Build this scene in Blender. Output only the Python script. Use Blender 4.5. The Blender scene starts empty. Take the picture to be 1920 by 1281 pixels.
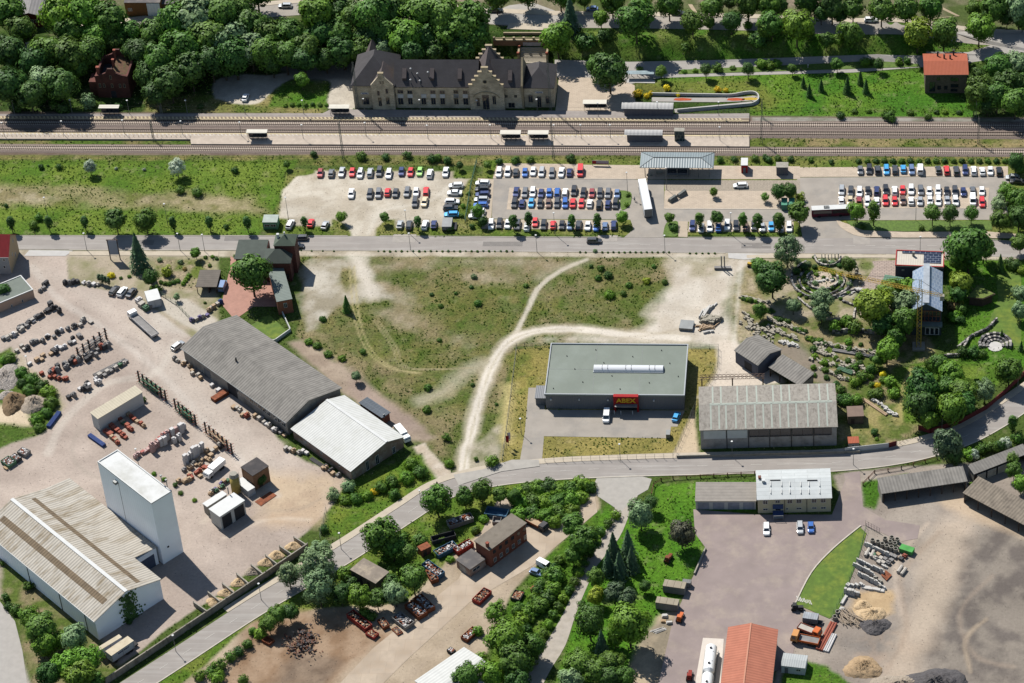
import bpy,bmesh,math,random
import numpy as np
from mathutils import Vector,Matrix
from mathutils.geometry import tessellate_polygon
R=math.radians
random.seed(7)
SC=bpy.context.scene
COL=SC.collection
# ------------------------ camera
F,PPX,PPY,PITCH,HCAM=5500.0,1540.0,640.5,R(40.2),551.0
CY=-HCAM/math.tan(PITCH)
cam_d=bpy.data.cameras.new('camera')
cam=bpy.data.objects.new('camera',cam_d)
COL.objects.link(cam)
cam.location=(0,CY,HCAM)
cam.rotation_euler=(math.pi/2-PITCH,0,0)
cam_d.sensor_width=36
cam_d.lens=F/1920*36
cam_d.shift_x=(960-PPX)/1920
cam_d.clip_start=5
cam_d.clip_end=20000
SC.camera=cam
# ------------------------ sky and sun
SUN_DIR=Vector((-0.50,0.62,1.0)).normalized()
w=bpy.data.worlds.new('World');SC.world=w;w.use_nodes=True
nt=w.node_tree;bg=nt.nodes['Background']
sky=nt.nodes.new('ShaderNodeTexSky');sky.sky_type='NISHITA';sky.sun_disc=False
sky.sun_elevation=math.asin(SUN_DIR.z)
sky.sun_rotation=math.atan2(SUN_DIR.x,SUN_DIR.y)
sky.altitude=200;sky.air_density=1.2;sky.dust_density=0.4;sky.ozone_density=2.0
nt.links.new(sky.outputs[0],bg.inputs[0]);bg.inputs[1].default_value=0.068
sd=bpy.data.lights.new('sun','SUN');sd.energy=4.7;sd.angle=R(0.55);sd.color=(1.0,0.965,0.91)
sun=bpy.data.objects.new('sun',sd);COL.objects.link(sun)
sun.rotation_euler=SUN_DIR.to_track_quat('Z','Y').to_euler();sun.location=(0,0,300)
SC.view_settings.view_transform='Standard';SC.view_settings.look='None'
SC.view_settings.exposure=0.8;SC.view_settings.gamma=1
SC.cycles.max_bounces=5;SC.cycles.diffuse_bounces=2;SC.cycles.glossy_bounces=2
SC.cycles.transparent_max_bounces=6
# ------------------------ pixels to places
cp,sp=math.cos(PITCH),math.sin(PITCH)
def ray(px,py):
 u=(px-PPX)/F;v=(PPY-py)/F
 return u,cp+v*sp,-sp+v*cp
def Pz(px,py,z=0.0):
 dx,dy,dz=ray(px,py);t=(z-HCAM)/dz
 return Vector((dx*t,CY+dy*t,z))
FOOT=Pz(960,119).y;TOPY=Pz(960,66,5).y
XA,XB=Pz(1640,80).x,Pz(1850,80).x
def sm(t):t=min(1,max(0,t));return t*t*(3-2*t)
def terr(x,y):
 if y<=FOOT:return 0.0
 return 5.0*sm((y-FOOT)/(TOPY-FOOT))*(1-sm((x-XA)/(XB-XA)))
def P(px,py,h=0.0):
 z=0.0
 for _ in range(12):
  p=Pz(px,py,z+h);z=0.5*z+0.5*terr(p.x,p.y)
 return Pz(px,py,z+h)
def hgt(top,base):
 """height of a point seen at top above the ground point seen at base"""
 yb=Pz(*base).y;lo,hi=0.0,60.0
 for _ in range(40):
  m=(lo+hi)/2
  if Pz(top[0],top[1],m).y>yb:lo=m
  else:hi=m
 return lo
 # ------------------------ tags and meshes
def tag(o,label=None,cat=None,group=None,kind=None):
 if label:o['label']=label
 if cat:o['category']=cat
 if group:o['group']=group
 if kind:o['kind']=kind
 elif cat and 'kind' not in o:o['kind']='thing'
 return o
def thing(name,label,cat,loc=(0,0,0),rz=0,group=None):
 o=bpy.data.objects.new(name,None);COL.objects.link(o)
 o.location=loc;o.rotation_euler=(0,0,rz);o.empty_display_size=.2
 return tag(o,label,cat,group)
class MB:
 def __init__(s):s.v=[];s.f=[];s.m=[]
 def add(s,vs,fs,m=0):
  n=len(s.v);s.v+=[tuple(v)for v in vs];s.f+=[tuple(i+n for i in f)for f in fs];s.m+=[m]*len(fs);return s
 def box(s,x0,y0,z0,x1,y1,z1,m=0):
  return s.add([(x0,y0,z0),(x1,y0,z0),(x1,y1,z0),(x0,y1,z0),(x0,y0,z1),(x1,y0,z1),(x1,y1,z1),(x0,y1,z1)],[(0,3,2,1),(4,5,6,7),(0,1,5,4),(1,2,6,5),(2,3,7,6),(3,0,4,7)],m)
 def cbox(s,cx,cy,cz,sx,sy,sz,rz=0,m=0):
  c,n=math.cos(rz),math.sin(rz);vs=[]
  for dz in(-.5,.5):
   for dx,dy in((-.5,-.5),(.5,-.5),(.5,.5),(-.5,.5)):
    a,b=dx*sx,dy*sy;vs.append((cx+a*c-b*n,cy+a*n+b*c,cz+dz*sz))
  return s.add(vs,[(0,3,2,1),(4,5,6,7),(0,1,5,4),(1,2,6,5),(2,3,7,6),(3,0,4,7)],m)
 def prism(s,poly,z0,z1,m=0,top=None):
  n=len(poly);t=top or poly
  if sum(poly[i][0]*poly[(i+1)%n][1]-poly[(i+1)%n][0]*poly[i][1]for i in range(n))<0:
   poly=poly[::-1];t=t[::-1]
  vs=[(p[0],p[1],z0)for p in poly]+[(p[0],p[1],z1)for p in t]
  tri=tessellate_polygon([[Vector((p[0],p[1],0))for p in t]])
  fs=[(i,(i+1)%n,n+(i+1)%n,n+i)for i in range(n)]
  for a in tri:
   nn=(Vector(t[a[1]][:2])-Vector(t[a[0]][:2])).cross(Vector(t[a[2]][:2])-Vector(t[a[0]][:2]))
   a=a if nn>0 else a[::-1]
   fs.append(tuple(n+i for i in a));fs.append(tuple(i for i in a[::-1]))
  return s.add(vs,fs,m)
 def cyl(s,x,y,z0,z1,r0,r1=None,n=10,m=0,cap=True):
  r1=r0 if r1 is None else r1;vs=[]
  for z,r in((z0,r0),(z1,r1)):
   vs+=[(x+r*math.cos(2*math.pi*i/n),y+r*math.sin(2*math.pi*i/n),z)for i in range(n)]
  fs=[(i,(i+1)%n,n+(i+1)%n,n+i)for i in range(n)]
  if cap:fs+=[tuple(range(n,2*n)),tuple(range(n-1,-1,-1))]
  return s.add(vs,fs,m)
 def tube(s,p,q,r,n=6,r1=None,m=0):
  p,q=Vector(p),Vector(q);d=(q-p)
  if d.length<1e-6:return s
  qt=d.to_track_quat('Z','Y');r1=r if r1 is None else r1;vs=[]
  for c,rr in((p,r),(q,r1)):
   vs+=[tuple(c+qt@Vector((rr*math.cos(2*math.pi*i/n),rr*math.sin(2*math.pi*i/n),0)))for i in range(n)]
  return s.add(vs,[(i,(i+1)%n,n+(i+1)%n,n+i)for i in range(n)]+[tuple(range(n,2*n)),tuple(range(n-1,-1,-1))],m)
 def ring(s,x,y,z0,z1,r,ri,n=12,m=0):
  vs=[]
  for z,rr in((z0,r),(z1,r),(z1,ri),(z0,ri)):
   vs+=[(x+rr*math.cos(2*math.pi*i/n),y+rr*math.sin(2*math.pi*i/n),z)for i in range(n)]
  fs=[]
  for k in range(4):
   a,b=k*n,((k+1)%4)*n
   fs+=[(a+i,a+(i+1)%n,b+(i+1)%n,b+i)for i in range(n)]
  return s.add(vs,fs,m)
 def mesh(s,name,mats,smooth=False):
  me=bpy.data.meshes.new(name);me.from_pydata(s.v,[],s.f)
  mats=mats if isinstance(mats,(list,tuple))else[mats]
  for m in mats:me.materials.append(m)
  if len(mats)>1:me.polygons.foreach_set('material_index',s.m)
  if smooth:me.polygons.foreach_set('use_smooth',[True]*len(me.polygons))
  me.update();return me
 def build(s,name,mats,parent=None,loc=(0,0,0),rz=0,smooth=False):
  o=bpy.data.objects.new(name,s.mesh(name,mats,smooth));COL.objects.link(o)
  o.location=loc;o.rotation_euler=(0,0,rz)
  if parent:o.parent=parent
  return o
KIDS={}
def dup(root,loc,rz=None,label=None,group=None,scale=None):
 def cp_(o,par):
  c=o.copy();COL.objects.link(c)
  if par:c.parent=par
  for k in o.children:cp_(k,c)
  return c
 r=cp_(root,None);r.location=loc
 if rz is not None:r.rotation_euler=(0,0,rz)
 if scale:r.scale=(scale,)*3 if not isinstance(scale,tuple)else scale
 if label:r['label']=label
 if group:r['group']=group
 return r
 # ------------------------ materials
K=2.0
def lin(c):
 c=c/255.0
 return c/12.92 if c<=.04045 else((c+.055)/1.055)**2.4
def alb(rgb,k=None):
 """base colour of a surface whose sunlit picture colour is rgb"""
 k=k or K
 return tuple(min(.82,lin(v)/k)for v in rgb)
MATS={}
def N(t,kind,**kw):
 n=t.nodes.new(kind)
 for k_,v in kw.items():setattr(n,k_,v)
 return n
def mat(name,rgb,var=.18,scale=.6,rough=.85,metal=0,stripe=None,spec=.3,blot=None,rnd=0,bump=0,brick=None,raw=False,streak=None):
 """procedural: fractal tone variation; stripe=(axis,pitch,depth) sheet ribs; brick=(w,h,mortar,rgb2,axis); blot=(rgb,scale,amount) stains"""
 if name in MATS:return MATS[name]
 m=bpy.data.materials.new(name);m.use_nodes=True;t=m.node_tree;b=t.nodes['Principled BSDF']
 L=t.links.new
 col=rgb if raw else alb(rgb)
 tc=N(t,'ShaderNodeTexCoord');src=tc.outputs['Object']
 n1=N(t,'ShaderNodeTexNoise');n1.inputs['Scale'].default_value=scale;n1.inputs['Detail'].default_value=6
 L(src,n1.inputs['Vector'])
 mr=N(t,'ShaderNodeMapRange');mr.inputs[1].default_value=.3;mr.inputs[2].default_value=.7
 mr.inputs[3].default_value=1-var;mr.inputs[4].default_value=1+var;L(n1.outputs[0],mr.inputs[0])
 base=N(t,'ShaderNodeRGB');base.outputs[0].default_value=(*col,1);cur=base.outputs[0]
 if brick:
  bw,bh,mo,rgb2,ax=brick
  bt=N(t,'ShaderNodeTexBrick');bt.inputs['Scale'].default_value=1
  bt.inputs['Brick Width'].default_value=bw;bt.inputs['Row Height'].default_value=bh;bt.inputs['Mortar Size'].default_value=mo
  bt.inputs['Color1'].default_value=(*[v*(.94 if ax=='top' else.85)for v in col],1);bt.inputs['Color2'].default_value=(*[min(1,v*(1.06 if ax=='top' else 1.15))for v in col],1)
  bt.inputs['Mortar'].default_value=(*alb(rgb2),1)
  if ax=='top':L(src,bt.inputs['Vector'])
  else:
   sx=N(t,'ShaderNodeSeparateXYZ');L(src,sx.inputs[0]);ad=N(t,'ShaderNodeMath',operation='ADD');L(sx.outputs[0],ad.inputs[0]);L(sx.outputs[1],ad.inputs[1])
   cx=N(t,'ShaderNodeCombineXYZ');L(ad.outputs[0],cx.inputs[0]);L(sx.outputs[2],cx.inputs[1]);L(cx.outputs[0],bt.inputs['Vector'])
  cur=bt.outputs[0]
 if blot:
  n2=N(t,'ShaderNodeTexNoise');n2.inputs['Scale'].default_value=blot[1];n2.inputs['Detail'].default_value=8;n2.inputs['Roughness'].default_value=.7
  if streak:
   mp=N(t,'ShaderNodeMapping');mp.inputs['Scale'].default_value=streak;L(src,mp.inputs[0]);L(mp.outputs[0],n2.inputs['Vector'])
  else:L(src,n2.inputs['Vector'])
  r2=N(t,'ShaderNodeMapRange');r2.inputs[1].default_value=.48;r2.inputs[2].default_value=.66;r2.inputs[4].default_value=blot[2];L(n2.outputs[0],r2.inputs[0])
  mx=N(t,'ShaderNodeMix',data_type='RGBA');L(r2.outputs[0],mx.inputs[0]);L(cur,mx.inputs[6]);mx.inputs[7].default_value=(*alb(blot[0]),1);cur=mx.outputs[2]
 mul=N(t,'ShaderNodeMix',data_type='RGBA',blend_type='MULTIPLY');mul.inputs[0].default_value=1;L(cur,mul.inputs[6])
 gr=N(t,'ShaderNodeCombineColor');[L(mr.outputs[0],gr.inputs[i])for i in range(3)];L(gr.outputs[0],mul.inputs[7]);cur=mul.outputs[2]
 hs=None
 if rnd:
  oi=N(t,'ShaderNodeObjectInfo');hs=N(t,'ShaderNodeHueSaturation')
  a=N(t,'ShaderNodeMapRange');a.inputs[3].default_value=1-rnd;a.inputs[4].default_value=1+rnd;L(oi.outputs['Random'],a.inputs[0]);L(a.outputs[0],hs.inputs['Value'])
  L(cur,hs.inputs['Color']);cur=hs.outputs[0]
 if stripe:
  ax,pitch,dep=stripe
  sx=N(t,'ShaderNodeSeparateXYZ');L(src,sx.inputs[0])
  k_=N(t,'ShaderNodeMath',operation='MULTIPLY');k_.inputs[1].default_value=2*math.pi/pitch;L(sx.outputs['xyz'.index(ax)],k_.inputs[0])
  sn=N(t,'ShaderNodeMath',operation='SINE');L(k_.outputs[0],sn.inputs[0])
  bp=N(t,'ShaderNodeBump');bp.inputs['Strength'].default_value=1;bp.inputs['Distance'].default_value=dep*pitch*.08;L(sn.outputs[0],bp.inputs['Height']);L(bp.outputs[0],b.inputs['Normal'])
  r3=N(t,'ShaderNodeMapRange');r3.inputs[1].default_value=-1;r3.inputs[3].default_value=1-dep*.32;r3.inputs[4].default_value=1;L(sn.outputs[0],r3.inputs[0])
  g3=N(t,'ShaderNodeCombineColor');[L(r3.outputs[0],g3.inputs[i])for i in range(3)]
  m3=N(t,'ShaderNodeMix',data_type='RGBA',blend_type='MULTIPLY');m3.inputs[0].default_value=1;L(cur,m3.inputs[6]);L(g3.outputs[0],m3.inputs[7]);cur=m3.outputs[2]
 elif bump:
  n4=N(t,'ShaderNodeTexNoise');n4.inputs['Scale'].default_value=3;n4.inputs['Detail'].default_value=4;L(src,n4.inputs['Vector'])
  bp=N(t,'ShaderNodeBump');bp.inputs['Distance'].default_value=bump;L(n4.outputs[0],bp.inputs['Height']);L(bp.outputs[0],b.inputs['Normal'])
 L(cur,b.inputs['Base Color'])
 b.inputs['Roughness'].default_value=rough;b.inputs['Metallic'].default_value=metal;b.inputs['Specular IOR Level'].default_value=spec
 MATS[name]=m;return m
def leafmat(name,c1,c2,c3=None,sub=.35):
 """foliage: tone varies clump by clump and tree by tree"""
 m=bpy.data.materials.new(name);m.use_nodes=True;t=m.node_tree;b=t.nodes['Principled BSDF'];L=t.links.new
 tc=N(t,'ShaderNodeTexCoord');n1=N(t,'ShaderNodeTexNoise');n1.inputs['Scale'].default_value=.7;n1.inputs['Detail'].default_value=5;L(tc.outputs['Object'],n1.inputs['Vector'])
 wn=N(t,'ShaderNodeTexNoise');wn.inputs['Scale'].default_value=3.5;L(tc.outputs['Object'],wn.inputs['Vector'])
 ad=N(t,'ShaderNodeMix');ad.inputs[0].default_value=.45;L(n1.outputs[0],ad.inputs[2]);L(wn.outputs[0],ad.inputs[3])
 cr=N(t,'ShaderNodeValToRGB');cr.color_ramp.elements[0].position=.36;cr.color_ramp.elements[0].color=(*c1,1)
 cr.color_ramp.elements[1].position=.64;cr.color_ramp.elements[1].color=(*c2,1)
 L(ad.outputs[0],cr.inputs[0])
 oi=N(t,'ShaderNodeObjectInfo');hs=N(t,'ShaderNodeHueSaturation')
 a=N(t,'ShaderNodeMapRange');a.inputs[3].default_value=.82;a.inputs[4].default_value=1.22;L(oi.outputs['Random'],a.inputs[0]);L(a.outputs[0],hs.inputs['Value'])
 a2=N(t,'ShaderNodeMapRange');a2.inputs[3].default_value=.485;a2.inputs[4].default_value=.515
 f=N(t,'ShaderNodeMath',operation='FRACT');k_=N(t,'ShaderNodeMath',operation='MULTIPLY');k_.inputs[1].default_value=7.3
 L(oi.outputs['Random'],k_.inputs[0]);L(k_.outputs[0],f.inputs[0]);L(f.outputs[0],a2.inputs[0]);L(a2.outputs[0],hs.inputs['Hue'])
 L(cr.outputs[0],hs.inputs['Color']);L(hs.outputs[0],b.inputs['Base Color'])
 b.inputs['Roughness'].default_value=.6;b.inputs['Specular IOR Level'].default_value=.25
 tr=N(t,'ShaderNodeBsdfTranslucent');L(hs.outputs[0],tr.inputs[0]);mx=N(t,'ShaderNodeMixShader');mx.inputs[0].default_value=sub*.6
 L(b.outputs[0],mx.inputs[1]);L(tr.outputs[0],mx.inputs[2]);L(mx.outputs[0],t.nodes['Material Output'].inputs[0])
 MATS[name]=m;return m
GLASS=mat('window_glass',(.012,.017,.025),var=.2,rough=.12,spec=.8,raw=True)
FRAMEW=mat('white_frame',(228,228,222),var=.06)
STEEL=mat('galvanised_steel',(150,152,150),var=.1,rough=.5,metal=.3)
DARKST=mat('dark_steel',(62,62,62),var=.15)
RUBBER=mat('tyre_rubber',(.012,.012,.013),raw=True)
BARK=mat('tree_bark',(95,82,66),var=.3,scale=3)
CONC=mat('concrete',(176,170,156),var=.16,scale=.8,blot=((128,122,108),.7,.6))
WOOD=mat('pallet_wood',(188,158,120),var=.25,scale=2)
# ------------------------ the ground: one sheet, its soil and turf coloured by zones
rng=np.random.default_rng(5)
def axis_(a,b,st):return np.concatenate([[-16000,-6000,-2500,-1100,a-260,a-60],np.arange(a,b+st/2,st),[b+60,b+260,1300,2600,6000,16000]])
GX=axis_(-320,110,.55);GY=axis_(-185,225,.55)
XX,YY=np.meshgrid(GX,GY,indexing='ij')
def vnoise(scale,seed):
 r=np.random.default_rng(seed);T=r.random((256,256));u=(XX/scale)+1000.3;v=(YY/scale)+1000.7
 i=np.floor(u).astype(int);j=np.floor(v).astype(int);fu=u-i;fv=v-j;fu=fu*fu*(3-2*fu);fv=fv*fv*(3-2*fv)
 a=T[i%256,j%256];b=T[(i+1)%256,j%256];c=T[i%256,(j+1)%256];d=T[(i+1)%256,(j+1)%256]
 return(a*(1-fu)+b*fu)*(1-fv)+(c*(1-fu)+d*fu)*fv
def fbm(scale,seed,oc=4,g=.55):
 s=0;a=1;t=0
 for k in range(oc):s=s+a*vnoise(scale/2**k,seed+17*k);t+=a;a*=g
 return s/t
NZ={}
def fz(scale,seed,oc=4):
 k=(scale,seed,oc)
 if k not in NZ:NZ[k]=fbm(scale,seed,oc)
 return NZ[k]
CG=np.zeros(XX.shape+(4,),dtype=np.float32)
def A3(rgb):
 r,g_,b_=rgb
 if g_>r*1.05:rgb=(r*.91,g_*.95,b_*.88)
 return np.array(alb(rgb))
CG[...,:3]=A3((92,108,52));CG[...,3]=.8
def sdist(poly,X,Y):
 d=np.full(X.shape,1e9);ins=np.zeros(X.shape,bool);n=len(poly)
 for i in range(n):
  x1,y1=poly[i];x2,y2=poly[(i+1)%n];ex,ey=x2-x1,y2-y1;L2=ex*ex+ey*ey+1e-9
  t=np.clip(((X-x1)*ex+(Y-y1)*ey)/L2,0,1)
  d=np.minimum(d,np.hypot(X-x1-t*ex,Y-y1-t*ey))
  cr=((y1>Y)!=(y2>Y))&(X<(x2-x1)*(Y-y1)/(y2-y1+1e-12)+x1);ins^=cr
 return np.where(ins,-d,d)
def win_(pts,mar):
 xs=[p[0]for p in pts];ys=[p[1]for p in pts]
 i0,i1=np.searchsorted(GX,[min(xs)-mar,max(xs)+mar]);j0,j1=np.searchsorted(GY,[min(ys)-mar,max(ys)+mar])
 return slice(max(0,i0),i1+1),slice(max(0,j0),j1+1)
def blend(sl,m,rgbA,rgbB,nsc,seed,veg,con=1.6):
 a=A3(rgbA);c=CG[sl]
 if rgbB is not None:
  n=np.clip((fz(nsc,seed)[sl]-.5)*con*2+.5,0,1)[...,None];col=a*(1-n)+A3(rgbB)*n
 else:col=np.broadcast_to(a,c[...,:3].shape)
 m=m[...,None];c[...,:3]=c[...,:3]*(1-m)+col*m;c[...,3]=c[...,3]*(1-m[...,0])+veg*m[...,0]
def zone(px,rgbA,rgbB=None,nsc=6,seed=1,feather=1.0,rag=2.0,op=1.0,veg=0.0,rs=5,con=1.6):
 pts=[tuple(P(*q)[:2])for q in px];sl=win_(pts,feather+rag+1)
 d=sdist(pts,XX[sl],YY[sl])+(fz(rs,seed+50)[sl]-.5)*2*rag
 blend(sl,np.clip(.5-d/feather,0,1)*op,rgbA,rgbB,nsc,seed,veg,con)
def track(px,wd,rgb,feather=.6,op=1.0,rag=.4,veg=0.0,rgbB=None,seed=3):
 pts=[tuple(P(*q)[:2])for q in px];sl=win_(pts,wd+feather+rag+1);X,Y=XX[sl],YY[sl];d=np.full(X.shape,1e9)
 for(x1,y1),(x2,y2)in zip(pts,pts[1:]):
  ex,ey=x2-x1,y2-y1;t=np.clip(((X-x1)*ex+(Y-y1)*ey)/(ex*ex+ey*ey+1e-9),0,1)
  d=np.minimum(d,np.hypot(X-x1-t*ex,Y-y1-t*ey))
 d=d-wd/2+(fz(4,seed+80)[sl]-.5)*2*rag
 blend(sl,np.clip(.5-d/feather,0,1)*op,rgb,rgbB,3,seed,veg)
def smooth(pts,n=6):
 out=[]
 for i in range(len(pts)-1):
  p0=pts[max(0,i-1)];p1=pts[i];p2=pts[i+1];p3=pts[min(len(pts)-1,i+2)]
  for k in range(n):
   t=k/n
   out.append(tuple(.5*(2*b+(c-a)*t+(2*a-5*b+4*c-d)*t*t+(-a+3*b-3*c+d)*t**3)for a,b,c,d in zip(p0,p1,p2,p3)))
 return out+[tuple(pts[-1])]
G_DESAT=1
GRN,GRN2,LUSH,LUSH2=(104,124,52),(132,134,74),(74,118,34),(98,138,44)
YARD,YARD2=(200,184,170),(182,166,153)
GRAV,GRAV2=(222,212,194),(200,188,168)
zone([(-200,-60),(2150,-60),(2150,75),(-200,75)],(150,136,116),(96,108,60),14,2,3,2,veg=.4)
zone([(-200,60),(1900,55),(2100,120),(2100,210),(-200,212)],(58,78,34),(78,100,42),8,4,2,2,veg=1)
zone([(1085,60),(1900,60),(1870,118),(1060,108)],(88,128,42),(128,140,70),7,5,2,1,veg=1)
zone([(1180,140),(1740,132),(1830,210),(1850,222),(1410,224),(1400,180),(1230,165)],(84,130,40),(116,146,52),9,6,2,1,veg=1)
zone([(1180,150),(1400,150),(1480,190),(1420,205),(1380,175),(1200,178)],(136,130,66),None,5,7,4,3,.6,veg=.9)
zone([(280,185),(330,178),(560,175),(610,205),(610,214),(270,214)],(112,124,56),(150,140,88),6,8,2,1.5,veg=.9)
zone([(525,150),(615,152),(612,205),(505,200)],(92,132,42),(116,130,62),6,9,1,.6,veg=1)
zone(smooth([(398,170),(405,150),(450,140),(520,140),(600,122),(650,122),(668,140),(668,200),(615,203),(617,152),(545,150),(505,178),(480,194),(440,195),(405,185)]),(214,204,186),(190,180,164),5,10,.8,.6)
zone([(505,118),(665,118),(668,150),(560,148)],(150,146,138),None,5,10,3,1.5)
zone([(-200,208),(2150,222),(2150,262),(-200,262)],(132,116,104),(112,98,88),5,11,.8,.3)
zone([(1410,220),(2150,225),(2150,229),(1410,227)],(172,166,156),(140,140,120),4,12,.6,.5)
zone([(-200,262),(360,262),(360,272),(-200,272)],(98,120,50),(140,130,86),6,13,.7,.8,veg=1)
zone([(-200,272),(2150,277),(2150,293),(-200,291)],(140,124,110),(120,104,92),5,14,.7,.4)
zone([(1408,258),(2150,261),(2150,277),(1408,274)],(112,122,56),(158,142,100),5,15,.8,1.2,veg=.8)
zone([(-200,291),(2150,294),(2150,310),(-200,310)],(110,120,58),(146,138,84),5,16,1,.6,veg=1)
zone([(-200,300),(560,300),(545,325),(515,400),(480,441),(-200,441)],(100,130,46),(130,146,62),9,17,1.2,.8,veg=1)
zone([(-200,340),(60,342),(180,350),(240,362),(330,360),(480,372),(500,400),(420,402),(330,394),(200,390),(90,386),(-200,384)],(160,150,110),(118,122,66),7,18,4,3,.9,veg=.8)
zone([(-200,352),(60,356),(110,372),(40,380),(-200,380)],(190,176,148),(150,136,100),3,19,3,2,.7,veg=.5)
zone([(260,366),(420,372),(490,396),(380,398),(260,384)],(184,168,136),(130,126,80),3,20,3,2,.7,veg=.5)
zone([(540,318),(600,318),(700,316),(880,322),(905,331),(905,441),(500,441),(515,400)],(110,128,52),(136,136,76),6,21,1,.5,veg=1)
zone([(556,332),(598,326),(700,331),(882,335),(872,350),(846,400),(838,413),(722,413),(706,428),(703,443),(660,443),(655,428),(628,412),(520,410),(532,356)],(218,208,190),(196,184,164),5,22,.8,.8)
zone([(590,320),(850,322),(850,336),(590,336)],(206,196,178),(178,166,146),3,23,.8,.4)
zone([(540,408),(622,410),(622,424),(534,424)],(206,196,178),(170,160,140),3,24,.8,.4)
zone([(742,410),(842,410),(838,426),(742,426)],(206,196,178),(170,160,140),3,24,.8,.4)
zone([(905,300),(2150,300),(2150,441),(905,441)],(108,128,52),(132,136,70),6,25,.6,.3,veg=1)
zone([(-200,468),(2150,474),(2150,489),(1400,483),(290,482),(-200,482)],(206,194,174),(176,164,142),3,26,.6,.4)
zone([(-200,478),(128,478),(130,530),(205,545),(262,560),(330,600),(370,640),(545,850),(655,900),(612,962),(560,1010),(400,1120),(300,1190),(195,1275),(30,1140),(-200,980)],YARD,YARD2,12,27,.8,.6)
zone([(60,500),(150,540),(240,640),(330,760),(440,900),(520,960),(560,900),(470,800),(380,700),(300,620),(180,560)],(214,202,188),None,8,28,12,4,.6)
zone([(240,545),(300,570),(400,640),(300,620)],(224,216,202),None,8,29,6,3,.6)
zone([(470,880),(640,900),(600,985),(500,985)],(212,188,156),(196,170,140),6,30,6,3,.8)
zone([(-60,690),(20,652),(35,690),(110,740),(112,770),(80,812),(30,830),(-60,870)],(82,112,40),(112,128,62),5,31,1.2,1.2,veg=1)
zone([(-30,755),(50,765),(60,800),(-30,790)],(228,208,178),None,5,32,2,1)
zone([(30,655),(60,730),(118,745),(90,800),(120,760),(100,720),(50,690)],(176,166,120),None,3,33,2,1,.5,veg=.5)
zone([(125,480),(410,480),(412,600),(370,640),(262,560),(205,545),(130,530)],(186,172,150),(150,146,110),5,34,.8,.5)
zone([(270,560),(350,560),(410,600),(375,625),(330,600)],(206,196,180),None,5,34,1,.5)
zone([(290,486),(400,486),(395,520),(365,545),(290,535)],(118,128,62),(176,160,132),3,35,1,1,veg=.7)
zone([(545,484),(560,480),(1265,484),(1400,484),(1385,520),(1350,600),(1340,645),(965,650),(935,760),(925,880),(850,885),(790,830),(700,725),(555,630),(575,560)],(144,132,96),(108,116,60),7,36,1,.6,veg=.8,con=2)
for k,(cx,cy,rx,ry,c)in enumerate([(930,575,90,45,0),(880,600,60,30,0),(1000,620,50,22,0),(820,700,70,40,0),(760,660,60,30,0),(850,740,60,40,0),(1130,520,45,18,0),(1150,560,60,20,0),(1190,540,40,22,0),(1040,580,60,25,0),(1150,555,25,10,1),(950,560,22,8,1),(620,600,60,26,0),(720,600,60,24,0),(800,560,70,26,0),(660,650,50,25,0),(900,660,50,30,0),(1010,530,30,10,1),(860,530,50,14,0)]):
 zone([(cx+rx*math.cos(a),cy+ry*math.sin(a))for a in np.linspace(0,6.2,12)],(92,112,46)if c==0 else(74,110,36),(126,122,68),3,40+k,8,6,.66,veg=1,rs=4)
for k,(cx,cy,rx,ry)in enumerate([(740,590,34,14),(770,600,22,18),(700,540,30,12),(740,500,60,10),(900,490,120,6),(1000,500,30,8),(860,640,20,10),(930,520,60,10),(750,570,20,30)]):
 zone([(cx+rx*math.cos(a),cy+ry*math.sin(a))for a in np.linspace(0,6.2,12)],(186,170,148),(150,136,108),3,60+k,5,4,.6,veg=.3,rs=4)
zone([(572,492),(600,488),(690,482),(700,520),(720,545),(735,560),(690,560),(640,570),(600,600),(578,620),(566,560)],(206,198,182),(168,158,136),5,37,2.5,2.5)
zone([(640,500),(665,505),(672,530),(650,545),(630,535)],(120,118,72),(150,136,96),3,38,2,1.5,veg=.7)
zone([(655,480),(685,480),(705,560),(690,565)],(222,212,196),None,3,39,3,1.5,.8)
zone([(1265,484),(1420,484),(1410,500),(1368,560),(1378,700),(1352,700),(1345,650),(1290,648),(965,636),(1180,628),(1225,600),(1205,590),(1240,560),(1262,520)],(222,212,196),(206,194,176),6,90,5,3)
zone([(1290,487),(1365,487),(1345,520),(1290,518)],(196,182,160),(160,150,116),3,91,3,1.5,.7)
zone([(1400,500),(1375,560),(1380,640),(1420,640),(1440,560)],(140,132,86),(190,174,146),4,92,2,1.5,veg=.6)
track(smooth([(1100,487),(1050,508),(1010,540),(992,575),(975,610),(965,632)]),1.5,(216,206,188),.8,.9)
track(smooth([(1100,489),(1040,505),(1012,520)]),4,(190,178,156),3,.4,1.5)
MAIN_TRACK=smooth([(1290,635),(1180,628),(1090,618),(1030,618),(985,626),(950,645),(925,680),(905,730),(888,790),(876,840),(868,880)])
track(MAIN_TRACK,4.2,(206,194,172),2,.9,.8)
track(MAIN_TRACK,2.5,(232,222,206),.8,.95,.5)
track([(p[0]+1,p[1]+.5)for p in MAIN_TRACK[12:]],.5,(190,178,150),.6,.6,.3)
track(smooth([(905,680),(870,700),(830,735),(790,750)]),5,(196,186,164),4,.6,1.2)
for off in(0,9):track(smooth([(655+off,500),(660+off,560),(668+off,610),(690+off,660),(730+off,690),(780+off,700)]),.5,(190,176,130),.5,.7,.2)
for off in(0,8):track(smooth([(700+off,600),(735+off,650),(760+off,690),(880+off,690)]),.5,(180,166,132),.5,.5,.2)
zone([(965,655),(1030,648),(1348,655),(1345,700),(1310,760),(1262,852),(1262,863),(935,868),(950,760)],(164,150,88),(146,138,76),6,93,.6,.3,veg=.8)
zone([(950,665),(1000,652),(1012,700),(985,740),(958,740)],(116,128,56),(160,148,82),5,94,3,2,.7,veg=.9)
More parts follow.
